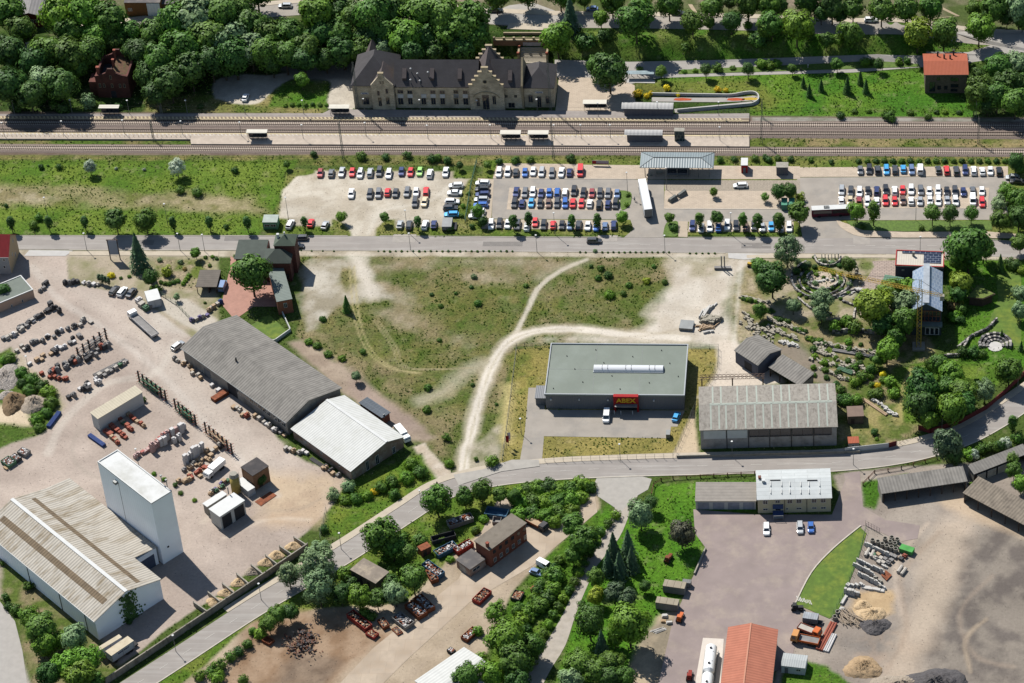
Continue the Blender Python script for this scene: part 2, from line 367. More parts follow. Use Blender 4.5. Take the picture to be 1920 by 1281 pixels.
zone([(940,720),(965,720),(955,830),(930,830)],(214,196,138),None,5,95,3,1.5,.7,veg=.4)
zone([(880,840),(935,800),(940,870),(885,890)],(196,184,164),(150,146,116),3,96,2,1.5,.8)
zone([(535,640),(565,636),(640,680),(700,730),(780,790),(815,820),(800,830),(770,830),(600,700)],(184,166,146),(164,146,128),5,97,2,1.5)
zone([(660,690),(700,730),(790,800),(760,820),(650,730)],(168,148,136),None,5,98,3,1,.7)
zone([(775,838),(795,832),(855,895),(815,905)],(222,208,190),(200,184,162),3,99,.8,.5)
zone([(650,905),(790,850),(822,905),(770,950),(700,985),(640,1010),(610,1000),(612,962)],(100,130,46),(134,144,60),5,100,1.2,1,veg=1)
zone([(1348,640),(1380,640),(1470,715),(1310,745),(1345,700)],(224,210,192),None,5,101,1.5,1)
zone([(1262,852),(1300,770),(1312,860)],(214,194,164),None,5,101,1,.6)
zone([(1380,560),(1700,560),(1760,660),(1760,800),(1640,840),(1560,830),(1560,760),(1470,700)],(156,142,106),(106,118,58),3.5,102,2,1.5,veg=.6,con=2.4)
zone([(1450,655),(1500,640),(1540,690),(1590,740),(1640,780),(1600,790),(1540,720)],(150,138,124),None,5,103,3,1.5,.9)
zone([(1560,760),(1700,760),(1720,800),(1600,840)],(168,156,100),(116,126,66),4,104,3,2,.8,veg=.7)
zone([(1670,690),(1900,640),(1920,690),(1740,800),(1690,790)],(96,128,44),(126,144,60),5,105,1.5,1,veg=1)
track(smooth([(1710,690),(1690,740),(1690,790)]),1.4,(186,168,116),1,.7)
zone([(1420,486),(1700,486),(1680,600),(1440,600)],(182,168,144),(132,134,84),4,106,1,1,veg=.3)
zone([(1770,490),(1930,490),(1930,690),(1800,680)],(90,132,40),(104,140,46),7,107,1,.6,veg=1)
zone([(815,905),(1120,900),(1110,960),(1000,1000),(760,1130),(560,1160),(330,1285),(280,1290),(640,1040)],(102,130,46),(136,144,66),5,108,1,1,veg=1)
zone([(470,1170),(600,1140),(760,1130),(860,1030),(985,935),(1120,925),(1125,960),(1060,1010),(960,1110),(900,1250),(880,1320),(300,1320)],(196,178,154),(178,160,136),7,109,1,.6)
zone([(470,1170),(560,1150),(640,1150),(740,1190),(620,1285),(400,1300)],(150,122,96),(176,150,124),4,110,4,2)
zone([(560,1220),(640,1240),(600,1290),(500,1290)],(96,86,78),(140,124,108),3,111,4,2,.6)
zone([(1120,960),(1160,925),(1090,1090),(1000,1290),(900,1300),(960,1120),(1010,1060)],(90,126,40),(116,140,54),5,112,1,1,veg=1)
zone([(1130,960),(1300,960),(1320,1030),(1260,1150),(1200,1250),(1040,1300),(1090,1110)],(88,136,38),(104,146,44),6,113,1,.6,veg=1)
zone([(1240,1150),(1300,1130),(1330,1300),(1170,1300),(1190,1220)],(196,178,150),(150,138,118),4,114,2,2)
zone([(1225,908),(1420,900),(1420,960),(1225,960)],(92,138,40),(106,146,46),6,115,1,.6,veg=1)
zone([(1560,890),(1640,880),(1950,860),(1990,1320),(1440,1320),(1470,1200),(1500,1140),(1600,990)],(178,166,152),(160,148,136),9,116,1,.6)
zone([(1800,1010),(1850,985),(1960,1000),(1990,1300),(1800,1290),(1740,1240),(1720,1190),(1755,1100)],(112,104,98),(150,140,128),5,117,9,6,.9,con=1.8)
zone([(1780,900),(1930,960),(1930,1010),(1840,985),(1760,940)],(214,190,160),None,5,118,3,2,.7)
zone([(1690,1180),(1710,1220),(1650,1250),(1600,1230),(1560,1200)],(140,132,124),(170,150,132),4,119,5,3,.8)
zone([(1600,1110),(1670,1110),(1680,1150),(1640,1165),(1590,1150)],(212,184,144),(196,168,130),3,120,2,1.5)
track(smooth([(1790,990),(1770,1060),(1745,1130),(1720,1190),(1680,1260)]),9,(212,192,168),6,.6,2)
zone([(1700,1030),(1800,1000),(1790,1100),(1730,1200),(1680,1200),(1740,1110)],(196,180,160),None,4,131,5,3,.5)
for k in range(10):zone([(1500+(k*37)%170+16*math.cos(a),495+(k*53)%105+8*math.sin(a))for a in np.linspace(0,6.2,9)],[(84,116,44),(204,192,172),(108,120,58)][k%3],None,3,132+k,1.5,1.2,.85,veg=.8 if k%3!=1 else.1)
zone([(1500+42*math.cos(a)+40,526+26*math.sin(a))for a in np.linspace(0,6.2,16)],(96,128,46),(120,132,60),3,150,.8,.3,veg=1)
track(smooth([(1850,1160),(1810,1200),(1820,1260)]),1,(196,176,150),1,.6)
zone([(1505,1240),(1550,1250),(1610,1290),(1460,1300),(1470,1250)],(88,128,40),(112,140,52),4,121,1,1,veg=1)
zone([(1615,905),(1700,888),(1720,900),(1650,930),(1640,955),(1620,950)],(84,124,38),None,4,122,1,.5,veg=1)
zone([(-100,1120),(20,1160),(60,1290),(-100,1300)],(190,182,172),None,4,123,1,.5)
zone([(0,1040),(30,1060),(180,1190),(240,1260),(200,1290),(60,1290),(30,1150),(0,1120)],(150,136,104),(104,118,56),4,124,1.5,1,veg=.6)
for pts_,w_,c_ in(([(60,500),(110,560),(200,620),(300,700),(420,830),(520,930)],2.2,(216,206,194)),([(330,640),(290,700),(200,720),(120,790),(90,850)],2.5,(216,206,192)),([(230,640),(262,655),(272,680),(258,706),(235,712)],.9,(170,158,146)),([(240,632),(274,650),(284,684),(262,716)],.8,(172,160,148)),([(440,990),(500,960),(560,955),(610,930)],1.0,(178,160,140)),([(420,1010),(500,975),(580,975)],1.0,(222,206,186)),([(150,800),(135,850),(170,890),(240,900)],1.2,(176,164,150)),([(380,980),(460,900),(480,850)],1.4,(214,200,182)),([(560,360),(640,350),(760,352),(830,360)],1.2,(198,186,168)),([(680,438),(690,390),(640,375),(560,385)],1.2,(196,184,166)),([(690,438),(720,395),(800,380),(840,350)],1.3,(228,220,204)),([(1380,490),(1372,560),(1368,640)],.7,(196,182,160)),([(1390,490),(1384,560),(1376,650)],.7,(234,226,212)),([(1340,600),(1240,625),(1180,632)],.8,(190,176,152)),([(1760,1000),(1690,1080),(1700,1180),(1660,1260)],1.4,(178,158,138)),([(1740,980),(1680,1060),(1690,1150)],1.2,(218,198,176)),([(1860,1080),(1800,1150),(1830,1230),(1900,1250)],1.2,(176,158,140)),([(1290,1240),(1350,1180),(1400,1150)],1.5,(206,190,168)),([(760,1280),(860,1180),(960,1100)],1.6,(184,166,144))):
 track(smooth(pts_),w_,c_,1.2,.5,.5)
for seed in range(2):
 n=fz(2.2,400+seed,3);m=np.clip((n-.66)*9,0,1)*np.clip(CG[...,3]*1.4,0,1)*(.32 if seed==0 else.2)
 c=A3((64,92,34)if seed==0 else(188,172,138))*1.0;CG[...,:3]=CG[...,:3]*(1-m[...,None])+c*m[...,None]
nx,ny=XX.shape
t_=np.clip((YY-FOOT)/(TOPY-FOOT),0,1);t_=t_*t_*(3-2*t_);s_=np.clip((XX-XA)/(XB-XA),0,1);s_=s_*s_*(3-2*s_)
ZZ=5.0*t_*(1-s_)
me=bpy.data.meshes.new('ground');nv=nx*ny
me.vertices.add(nv);me.vertices.foreach_set('co',np.stack([XX,YY,ZZ],-1).astype(np.float32).ravel())
ii,jj=np.meshgrid(np.arange(nx-1),np.arange(ny-1),indexing='ij');a_=(ii*ny+jj).ravel()
q_=np.stack([a_,a_+ny,a_+ny+1,a_+1],-1).astype(np.int32);nf=len(q_)
me.loops.add(nf*4);me.loops.foreach_set('vertex_index',q_.ravel());me.polygons.add(nf)
me.polygons.foreach_set('loop_start',np.arange(nf,dtype=np.int32)*4);me.polygons.foreach_set('loop_total',np.full(nf,4,np.int32))
me.update(calc_edges=True)
at=me.attributes.new('soil','FLOAT_COLOR','POINT');at.data.foreach_set('color',CG.reshape(-1))
ground=bpy.data.objects.new('ground',me);COL.objects.link(ground);tag(ground,kind='structure')
m=bpy.data.materials.new('ground_soil_and_turf');m.use_nodes=True;t=m.node_tree;b=t.nodes['Principled BSDF'];L=t.links.new
an=N(t,'ShaderNodeAttribute',attribute_name='soil');tc=N(t,'ShaderNodeTexCoord')
n1=N(t,'ShaderNodeTexNoise');n1.inputs['Scale'].default_value=1.3;n1.inputs['Detail'].default_value=6;n1.inputs['Roughness'].default_value=.75;L(tc.outputs['Object'],n1.inputs[0])
n2=N(t,'ShaderNodeTexNoise');n2.inputs['Scale'].default_value=.09;n2.inputs['Detail'].default_value=5;L(tc.outputs['Object'],n2.inputs[0])
amp=N(t,'ShaderNodeMapRange');amp.inputs[3].default_value=.35;amp.inputs[4].default_value=1.5;L(an.outputs['Alpha'],amp.inputs[0])
def cen(n,k):
 s=N(t,'ShaderNodeMath',operation='SUBTRACT');L(n.outputs[0],s.inputs[0]);s.inputs[1].default_value=.5
 q=N(t,'ShaderNodeMath',operation='MULTIPLY');L(s.outputs[0],q.inputs[0]);q.inputs[1].default_value=k;return q
c1=cen(n1,2.1);c1b=N(t,'ShaderNodeMath',operation='MULTIPLY');L(c1.outputs[0],c1b.inputs[0]);L(amp.outputs[0],c1b.inputs[1]);c2=cen(n2,.5)
s1=N(t,'ShaderNodeMath',operation='ADD');L(c1b.outputs[0],s1.inputs[0]);L(c2.outputs[0],s1.inputs[1]);s2=N(t,'ShaderNodeMath',operation='ADD');L(s1.outputs[0],s2.inputs[0]);s2.inputs[1].default_value=1
s3=N(t,'ShaderNodeMath',operation='MAXIMUM');L(s2.outputs[0],s3.inputs[0]);s3.inputs[1].default_value=.25
g=N(t,'ShaderNodeCombineColor');[L(s3.outputs[0],g.inputs[i])for i in range(3)]
mx=N(t,'ShaderNodeMix',data_type='RGBA',blend_type='MULTIPLY');mx.inputs[0].default_value=1;L(an.outputs['Color'],mx.inputs[6]);L(g.outputs[0],mx.inputs[7]);L(mx.outputs[2],b.inputs['Base Color'])
bd=N(t,'ShaderNodeMath',operation='MULTIPLY');L(an.outputs['Alpha'],bd.inputs[0]);bd.inputs[1].default_value=.35
bp=N(t,'ShaderNodeBump');L(bd.outputs[0],bp.inputs['Distance']);L(n1.outputs[0],bp.inputs['Height']);L(bp.outputs[0],b.inputs['Normal'])
b.inputs['Roughness'].default_value=1;b.inputs['Specular IOR Level'].default_value=.1
me.materials.append(m)
# ------------------------ paved sheets (each a few centimetres proud of the soil)
ASPH=mat('asphalt',(176,167,155),var=.09,scale=.25,blot=((150,146,140),.15,.6),rough=.9)
ASPHN=mat('asphalt_road',(166,158,150),var=.08,scale=.2,blot=((186,180,172),.3,.8),streak=(.12,2.2,1))
ASPHP=mat('asphalt_yard',(160,144,138),var=.1,scale=.2,blot=((184,168,152),.12,.7))
PAVE=mat('paving',(206,188,166),var=.08,scale=.5,brick=(1.2,.6,.03,(176,160,140),'top'))
PAVEK=mat('cobble_setts',(192,178,158),var=.12,scale=2,brick=(.9,.35,.06,(132,122,108),'top'))
KERB=mat('kerb_stone',(212,202,186),var=.1)
LINE=mat('road_paint',(214,208,198),var=.12,scale=3)
REDPAVE=mat('red_paving',(196,146,128),var=.1,brick=(.6,.3,.03,(170,132,116),'top'))
def sheet(name,px,m,z=.04,kind='structure',label=None,h=.0,flat=False):
 pts=[P(*q,z)for q in px];mb=MB()
 if flat:
  mb.prism([(p.x,p.y)for p in pts],-.1,z,0);o=mb.build(name,m)
  for v in o.data.vertices:
   if v.co.z>0:v.co.z=z+h
  return tag(o,kind=kind,label=label)
 mb.v=[tuple(p)for p in pts];n=len(pts)
 vs=mb.v;up=[]
 for a in tessellate_polygon([[Vector((p.x,p.y,0))for p in pts]]):
  A_,B_,C_=[Vector(vs[i])for i in a];up.append(tuple(a)if(B_-A_).cross(C_-A_).z>0 else tuple(a[::-1]))
 mb.f=up;mb.m=[0]*len(up)
 return tag(mb.build(name,m),kind=kind,label=label)
def offset(pts,d):
 out=[]
 for i in range(len(pts)):
  a=Vector(pts[max(0,i-1)][:2]);b_=Vector(pts[min(len(pts)-1,i+1)][:2]);t_=(b_-a).normalized();n_=Vector((-t_.y,t_.x));out.append(Vector(pts[i][:2])+n_*d)
 return out
def strip_w(name,wpts,w0,w1,m,z,th=0,kind='structure',label=None,parent=None):
 """a strip along world points between offsets w0 and w1; th>0 gives it thickness"""
 a=offset(wpts,w0);b_=offset(wpts,w1);mb=MB();n=len(wpts)
 if w0<w1:a,b_=b_,a
 tz=[terr(p[0],p[1])for p in wpts]
 vs=[(p.x,p.y,z+q)for p,q in zip(a,tz)]+[(p.x,p.y,z+q)for p,q in zip(b_,tz)]
 fs=[(i,n+i,n+i+1,i+1)for i in range(n-1)]
 if th:
  vs+=[(p[0],p[1],p[2]-th)for p in vs];k=2*n
  fs+=[(i+1,i+1+k,i+k,i)for i in range(n-1)]+[(n+i,n+i+k,n+i+1+k,n+i+1)for i in range(n-1)]+[(0,k,n+k,n),(n-1,2*n-1,2*n-1+k,n-1+k)]
 mb.add(vs,fs);o=mb.build(name,m,parent)
 return tag(o,kind=kind,label=label)if kind else o
def W(px,h=0):return[P(*q,h)for q in px]
def resamp(pts,st):
 out=[Vector(pts[0][:2])];
 for a,b_ in zip(pts,pts[1:]):
  a,b_=Vector(a[:2]),Vector(b_[:2]);n_=max(1,int((b_-a).length/st))
  out+=[a.lerp(b_,(k+1)/n_)for k in range(n_)]
 return out
def line_marks(name,wpts,dash,gap,wd=.14,z=.085):
 pts=resamp(wpts,.5);mb=MB();per=dash+gap;i=0;s=0
 for a,b_ in zip(pts,pts[1:]):
  l=(b_-a).length
  if gap==0 or(s%per)<dash:
   d=(b_-a).normalized();n_=Vector((-d.y,d.x))*wd/2
   z0,z1=z+terr(a.x,a.y),z+terr(b_.x,b_.y)
   mb.add([(*(a-n_),z0),(*(b_-n_),z1),(*(b_+n_),z1),(*(a+n_),z0)],[(0,1,2,3)])
  s+=l
 return tag(mb.build(name,LINE),kind='structure')
RN=W([(-220,442),(39,442.7),(700,442),(1000,445.5),(1420,446),(1700,446),(2150,462)])
road=sheet('road',[(-220,442.2),(39,442.7),(700,443),(1000,445.5),(1420,446.2),(1600,446),(1700,447.5),(1800,447),(1920,455),(2150,475),(2150,503),(1920,484),(1780,477),(1450,474.5),(1000,471.5),(700,469.5),(39,468),(-220,467.5)],ASPHN,.05)
strip_w('kerb',W([(-220,442),(39,442.5),(500,442.6),(652,442.8)]),0,.2,KERB,.13,.13)
strip_w('kerb',W([(712,443),(1000,445.2),(1165,445.5)]),0,.2,KERB,.13,.13)
strip_w('kerb',W([(1290,445.8),(1505,446)]),0,.2,KERB,.13,.13)
strip_w('kerb',W([(1620,446),(1700,446.8),(1800,446.8),(1920,454.5)]),0,.2,KERB,.13,.13)
strip_w('kerb',W([(130,468.4),(700,469.8),(1000,471.8),(1360,474)]),0,-.2,KERB,.13,.13)
line_marks('road_marking',W([(1160,459.5),(1460,460.5),(1760,461),(1920,468)]),3,3.2)
line_marks('road_marking',W([(1700,466.5),(1760,468),(1920,478)]),3,3.2)
sheet('pavement',[(130,471.5),(410,472),(410,480),(130,478.5)],mat('footpath',(206,192,170),var=.08),.09)
sheet('pavement',[(1400,478),(1450,476.5),(1780,479.5),(1780,486),(1640,483),(1400,484)],MATS['footpath'],.09)
sheet('driveway',[(55,469),(137,470),(123,480),(45,480)],mat('pale_concrete',(206,202,196),var=.06),.07)
sheet('driveway',[(1365,474.5),(1445,476.3),(1430,484),(1395,487),(1366,484)],MATS['pale_concrete'],.07)
for i,(x,y,w_,h_)in enumerate(((420,452,9,2.5),(735,455,7,4),(905,462,12,2.2),(1120,453,6,3),(1390,466,9,2.6),(1600,458,5,4),(250,460,6,2.4))):p=P(x,y);e=MB();e.box(0,0,0,w_,h_,.012);tag(e.build('road_patch',mat('asphalt_patch%d'%(i%2),((140,134,128),(178,170,160))[i%2],var=.12),None,(p.x,p.y,.052)),kind='structure')
RC=smooth([(160,1345),(330,1235),(480,1137),(640,1043),(760,965),(830,922),(920,897),(1040,884),(1200,877),(1400,872),(1560,868),(1690,853),(1790,826),(1860,792),(1930,745),(2080,640)],8)
RCW=resamp(W(RC),3)
strip_w('road',RCW,-3.4,3.4,ASPHN,.045)
strip_w('pavement',RCW[14:],3.4,5.5,MATS['footpath'],.14,.14)
strip_w('kerb',RCW,-3.7,-3.4,KERB,.15,.15)
line_marks('road_marking',RCW,3,4.5)
sheet('driveway',[(850,890),(905,880),(960,862),(1010,862),(1012,874),(940,884),(860,910)],mat('light_asphalt',(184,178,168),var=.08),.16)
sheet('driveway',[(1115,905),(1120,894),(1190,890),(1222,898),(1215,918),(1185,935),(1165,960),(1120,930)],MATS['light_asphalt'],.06)
sheet('path',smooth([(1165,920),(1150,960),(1128,1010),(1090,1060),(1075,1110),(1040,1180),(1000,1240),(960,1330)],3)+smooth([(995,1330),(1030,1260),(1060,1210),(1080,1150),(1105,1090),(1120,1060),(1160,1010),(1180,965),(1200,920)],3),mat('lane_surface',(190,180,166),var=.1,blot=((170,160,140),.4,.5)),.05)
sheet('road',[(-120,1090),(0,1128),(28,1165),(42,1220),(52,1290),(52,1340),(-120,1340)],mat('old_asphalt',(184,178,170),var=.07),.05)
sheet('car_park',[(925,335),(1192,337),(1245,337),(1245,445.5),(1170,445.5),(1188,430),(1182,412),(922,410)],ASPH,.05)
sheet('parking_bays',[(932,306),(1094,308),(1094,334.5),(924,334.5)],PAVE,.06)
sheet('parking_bays',[(955,352),(1163,354),(1160,395),(950,393)],PAVE,.07)
sheet('parking_bays',[(905,411),(1158,413),(1155,431),(903,429)],mat('bay_paving',(196,180,158),var=.08),.065)
sheet('parking_bays',[(896,334),(926,336),(921,410),(893,408)],MATS['bay_paving'],.065)
sheet('verge',smooth([(1163,357),(1175,358),(1184,363),(1183,380),(1178,388),(1166,394),(1163,380)],3),mat('turf',(96,122,46),var=.3,scale=1.5),.16,h=0)
sheet('plaza',[(1094,309),(1500,312),(1500,336),(1192,336),(1094,335)],PAVE,.06)
sheet('plaza',[(1245,338),(1500,338),(1500,355),(1480,358),(1247,358)],PAVEK,.065)
sheet('plaza',[(1246,358),(1480,358),(1488,392),(1245,391)],PAVE,.09)
sheet('car_park',[(1495,333),(1892,331),(1890,412),(1620,413),(1572,412),(1600,430),(1625,446.5),(1505,446.5),(1500,420),(1484,405),(1492,392)],ASPH,.055)
sheet('car_park',[(1243,391),(1490,391),(1503,415),(1285,416),(1243,446)],ASPH,.057)
sheet('parking_bays',[(1292,415),(1488,416),(1488,435),(1290,435)],MATS['bay_paving'],.07)
sheet('parking_bays',[(1272,415),(1290,415),(1289,445),(1272,444)],MATS['bay_paving'],.072)
sheet('parking_bays',[(1572,352),(1855,352),(1852,391),(1570,390)],PAVE,.08)
sheet('parking_bays',[(1500,314),(1890,312),(1890,330.5),(1500,332)],PAVE,.075)
sheet('pavement',smooth([(1568,413),(1576,426),(1600,440),(1625,445.5)],3)+[(1920,447),(1920,440),(1850,434),(1700,435),(1618,432),(1590,420)],PAVE,.13)
sheet('verge',[(1586,414),(1860,414),(1860,431),(1700,434),(1620,432),(1595,423)],MATS['turf'],.16)
sheet('verge',smooth([(1243,443),(1246,425),(1252,416),(1262,415),(1271,416),(1271,440),(1262,444)],2),MATS['turf'],.15)
strip_w('kerb',W([(1246,391.5),(1488,392.5)]),0,-.25,KERB,.15,.15)
strip_w('kerb',W([(925,335.2),(1192,336.8)]),0,.2,KERB,.12,.12)
sheet('path',[(1040,112),(1180,116),(1330,113),(1480,108),(1640,102),(1740,97),(1815,98),(1860,84),(1875,78),(1920,95),(1900,105),(1815,118),(1740,125),(1600,136),(1480,139),(1240,146),(1180,158),(1100,150),(1040,145)],mat('path_asphalt',(178,172,164),var=.07),.05)
sheet('plant_bed',[(1272,131),(1480,122),(1640,114),(1722,120),(1725,125),(1600,129),(1480,133),(1272,139)],MATS['turf'],.16)
sheet('plaza',[(1048,143),(1160,148),(1190,160),(1192,205),(1075,224),(1040,222)],PAVE,.07)
sheet('plaza',[(1175,148),(1228,150),(1228,156),(1175,155)],MATS['pale_concrete'],.1)
TOPR=resamp(smooth([P(x,y)for x,y in[(-80,110),(60,78),(180,62),(320,42),(500,22),(620,16),(760,24),(900,33),(1020,40),(1200,42),(1400,46),(1600,54),(1760,62),(1920,78),(2100,100)]],6),3)
strip_w('road',TOPR,-3.6,3.6,ASPH,.06)
strip_w('pavement',TOPR,3.6,6.0,MATS['footpath'],.16,.16)
sheet('road',[(600,-40),(660,-30),(680,10),(700,28),(560,28),(575,5)],MATS['light_asphalt'],.08)
sheet('plaza',[(955,10),(1000,5),(1040,20),(1060,34),(1020,48),(900,44),(930,20)],MATS['light_asphalt'],.09)
sheet('pavement',[(955,43),(1060,44),(1060,58),(950,54)],MATS['footpath'],.1)
sheet('plaza',[(1290,8),(1560,4),(1740,0),(1800,30),(1700,40),(1300,24)],mat('sandy_path',(190,170,140),var=.12),.07)
sheet('road',[(1790,62),(1860,84),(1925,100),(2100,130),(2100,60),(1850,55)],MATS['path_asphalt'],.09)
sheet('car_park',[(991,727),(1021,727),(1021,768),(1284,770),(1270,800),(1258,800),(1256,822),(1020,818),(1016,866),(974,868),(984,810)],ASPH,.05)
sheet('courtyard',[(1300,955),(1420,965),(1560,965),(1585,900),(1582,888),(1612,884),(1618,950),(1660,975),(1725,985),(1720,1010),(1690,1015),(1620,985),(1610,990),(1560,1030),(1510,1090),(1490,1132),(1505,1160),(1480,1250),(1350,1290),(1230,1300),(1260,1170),(1290,1100),(1325,1030),(1303,1000)],ASPHP,.05)
LAWN=smooth([(1611,987),(1560,1030),(1520,1075),(1491,1132)],4)+[(1555,1160),(1570,1150),(1605,1060),(1625,1000)]
sheet('lawn',LAWN,mat('mown_grass',(96,124,38),var=.2,scale=.6,blot=((128,138,44),.15,.8)),.1)
strip_w('kerb',W(smooth([(1613,986),(1561,1029),(1520,1074),(1490,1132)],4)),0,.35,KERB,.3,.3)
sheet('concrete_slab',[(1318,1196),(1357,1198),(1350,1300),(1300,1300)],mat('pale_concrete2',(232,220,206),var=.05),.09)
sheet('driveway',[(935,932),(1115,930),(1120,960),(1060,1010),(1000,1060),(880,1130),(760,1240),(700,1300),(620,1300),(700,1215),(860,1085)],mat('concrete_yard',(198,180,158),var=.1,brick=(4,4,.05,(184,166,144),'top'),blot=((176,156,132),.15,.8)),.05)
sheet('driveway',[(432,500),(415,570),(440,600),(475,575),(520,575),(520,540),(432,480)],REDPAVE,.06)
sheet('lawn',[(470,610),(505,590),(545,628),(515,640),(480,625)],MATS['mown_grass'],.08)
sheet('plaza',[(1635,490),(1680,488),(1680,540),(1655,545),(1610,543),(1640,500)],mat('zigzag_paving',(190,170,156),var=.1,brick=(1.4,.7,.1,(150,134,122),'top')),.07)
sheet('lawn',[(1872,508),(1915,510),(1915,650),(1830,645),(1850,615),(1872,560),(1868,530)],MATS['mown_grass'],.06)
# ------------------------ foliage
LF={}
LF['dark']=leafmat('leaves_dark',(.016,.042,.010),(.050,.105,.020))
LF['mid']=leafmat('leaves_mid',(.026,.062,.010),(.082,.150,.022))
LF['bright']=leafmat('leaves_bright',(.045,.10,.010),(.125,.215,.022))
LF['yellow']=leafmat('leaves_yellow_green',(.09,.13,.014),(.22,.27,.03))
LF['silver']=leafmat('leaves_silver',(.062,.10,.048),(.17,.23,.13))
LF['pale']=leafmat('leaves_pale',(.20,.25,.17),(.40,.46,.34))
LF['blue']=leafmat('needles_blue_green',(.020,.042,.024),(.060,.095,.050),sub=.1)
LF['purple']=leafmat('leaves_purple',(.025,.030,.022),(.085,.075,.055))
LF['rust']=leafmat('leaves_rust',(.16,.10,.04),(.32,.24,.07))
LF['flower']=leafmat('yellow_blossom',(.45,.33,.01),(.75,.60,.02))
for k_ in LF:
 for e_ in MATS[LF[k_].name].node_tree.nodes:
  if e_.type=='VALTORGB' and k_ not in('pale','flower','rust'):
   c_=e_.color_ramp.elements;c_[1].color=tuple(v*(1.32,1.42,1.05)[i]if i<3 else 1 for i,v in enumerate(c_[1].color))
def quad(mb,c,n,s,rnd):
 n=n.normalized();a=n.orthogonal().normalized();ang=rnd.random()*6.28
 u=(a*math.cos(ang)+n.cross(a)*math.sin(ang))*s*.5;v=n.cross(u).normalized()*s*(.35+rnd.random()*.2)
 mb.add([c-u-v*.6,c+v*-1.0+u*.1,c+u,c+v+u*.1,c-u*.6+v*.6],[(0,1,2,3,4)])
def crown_mesh(name,seed,m,kind='broad',leaf=.5,n=2400):
 """unit crown: radius about 1, centre at z=0, leaf clumps spread over lobes; scaled later"""
 rnd=random.Random(seed);mb=MB();R0=4.0
 if kind=='conifer':
  H=3.0
  for k in range(n):
   f=rnd.random()**.75;z=-1.45+H*f;tier=(f*9)%1;rr=(1-f)*(.72+.38*(1-tier))+.03
   a=rnd.random()*6.283;arm=math.sin(a*7+int(f*9)*1.7)*.14+1;r=rr*arm*(.35+.65*rnd.random()**.4)
   c=Vector((math.cos(a)*r,math.sin(a)*r,z-r*.22))*R0*.95
   quad(mb,c,Vector((math.cos(a)*.8,math.sin(a)*.8,.9+rnd.uniform(-.5,.5))),leaf*rnd.uniform(.7,1.2),rnd)
  return mb.mesh(name,m)
 lob=[]
 nl={'broad':24,'ball':30,'column':20,'airy':26,'bush':12,'mound':16}[kind]
 ax={'broad':(1,1,.92),'ball':(1,1,.95),'column':(.5,.5,1.5),'airy':(1,1,1.05),'bush':(1,1,.7),'mound':(1,1,.6)}[kind]
 for k in range(nl):
  g=math.acos(1-2*(k+.5)/nl);ph=k*2.39996+rnd.uniform(-.3,.3)
  d=Vector((math.sin(g)*math.cos(ph),math.sin(g)*math.sin(ph),math.cos(g)))
  q={'ball':.72,'column':.75,'airy':.72}.get(kind,.66)*rnd.uniform(.78,1.12)
  lr={'ball':.33,'airy':.25,'column':.23}.get(kind,.36)*rnd.uniform(.7,1.25)
  if kind=='broad':q*=rnd.choice((.8,1,1.12));lr*=rnd.uniform(.75,1.25)
  if kind=='column':q*=1-.35*max(0,d.z)
  lob.append((Vector((d.x*ax[0],d.y*ax[1],d.z*ax[2]))*q,lr))
 sx_,sy_=rnd.uniform(.85,1.15),rnd.uniform(.85,1.15)
 if kind in('broad','bush','mound','airy'):lob=[(Vector((a.x*sx_,a.y*sy_,a.z*rnd.uniform(.85,1.15))),b_)for a,b_ in lob]
 lob.append((Vector((0,0,0)),.55))
 wts=[l[1]**2 for l in lob]
 for k in range(n):
  c0,lr=rnd.choices(lob,wts)[0]
  d=Vector((rnd.gauss(0,1),rnd.gauss(0,1),rnd.gauss(0,1)+.25)).normalized()
  rr=lr*(.72+.33*rnd.random())*(1.25 if kind=='airy' and rnd.random()<.25 else 1)
  c=(c0+d*rr)*R0;out=(c0*1.1+d*1.0)
  quad(mb,c,out+Vector((rnd.uniform(-.6,.6),rnd.uniform(-.6,.6),rnd.uniform(-.3,.7)))*.8,leaf*rnd.uniform(.65,1.3),rnd)
 return mb.mesh(name,m)
def trunk_mesh(name,kind):
 mb=MB();rnd=random.Random(3)
 if kind=='conifer':mb.cyl(0,0,0,1.0,.035,.008,7);return mb.mesh(name,BARK)
 mb.cyl(0,0,0,.55,.028,.018,8)
 for k in range(5):
  a=k*1.3;mb.tube((0,0,.3+.05*k),(.22*math.cos(a),.22*math.sin(a),.62+.05*k),.012,5,.004)
 return mb.mesh(name,BARK)
CM={}
def crown(kind,tone,v):
 k=(kind,tone,v)
 if k not in CM:
  n,lf={'broad':(4200,.52),'ball':(3200,.46),'column':(1700,.5),'conifer':(2600,.62),'airy':(3000,.42),'bush':(1100,.62),'mound':(2400,.5)}[kind]
  CM[k]=crown_mesh('crown',hash((kind,v))%9999 if False else sum(map(ord,kind))*7+v*31,LF[tone],kind,lf,n)
 return CM[k]
TM={}
def trunk(kind):
 k='conifer' if kind=='conifer' else 'broad'
 if k not in TM:TM[k]=trunk_mesh('trunk',k)
 return TM[k]
def scale_at(py):return F/(HCAM/(sp-(PPY-py)/F*cp))
ORD=['first','second','third','fourth','fifth','sixth','seventh','eighth','ninth','tenth','eleventh','twelfth','thirteenth','fourteenth','fifteenth','sixteenth','seventeenth','eighteenth','nineteenth','twentieth']
TENS={20:'twenty',30:'thirty',40:'forty'}
def ordw(i):
 if i<20:return ORD[i]
 if(i+1)%10==0:return{30:'thirtieth',40:'fortieth',50:'fiftieth'}[i+1]
 return TENS[(i+1)//10*10]+'-'+ORD[(i+1)%10-1]
NAMES={'broad':'broadleaf_tree','ball':'round_tree','column':'columnar_tree','conifer':'conifer_tree','airy':'willow_tree','bush':'shrub','mound':'shrub'}
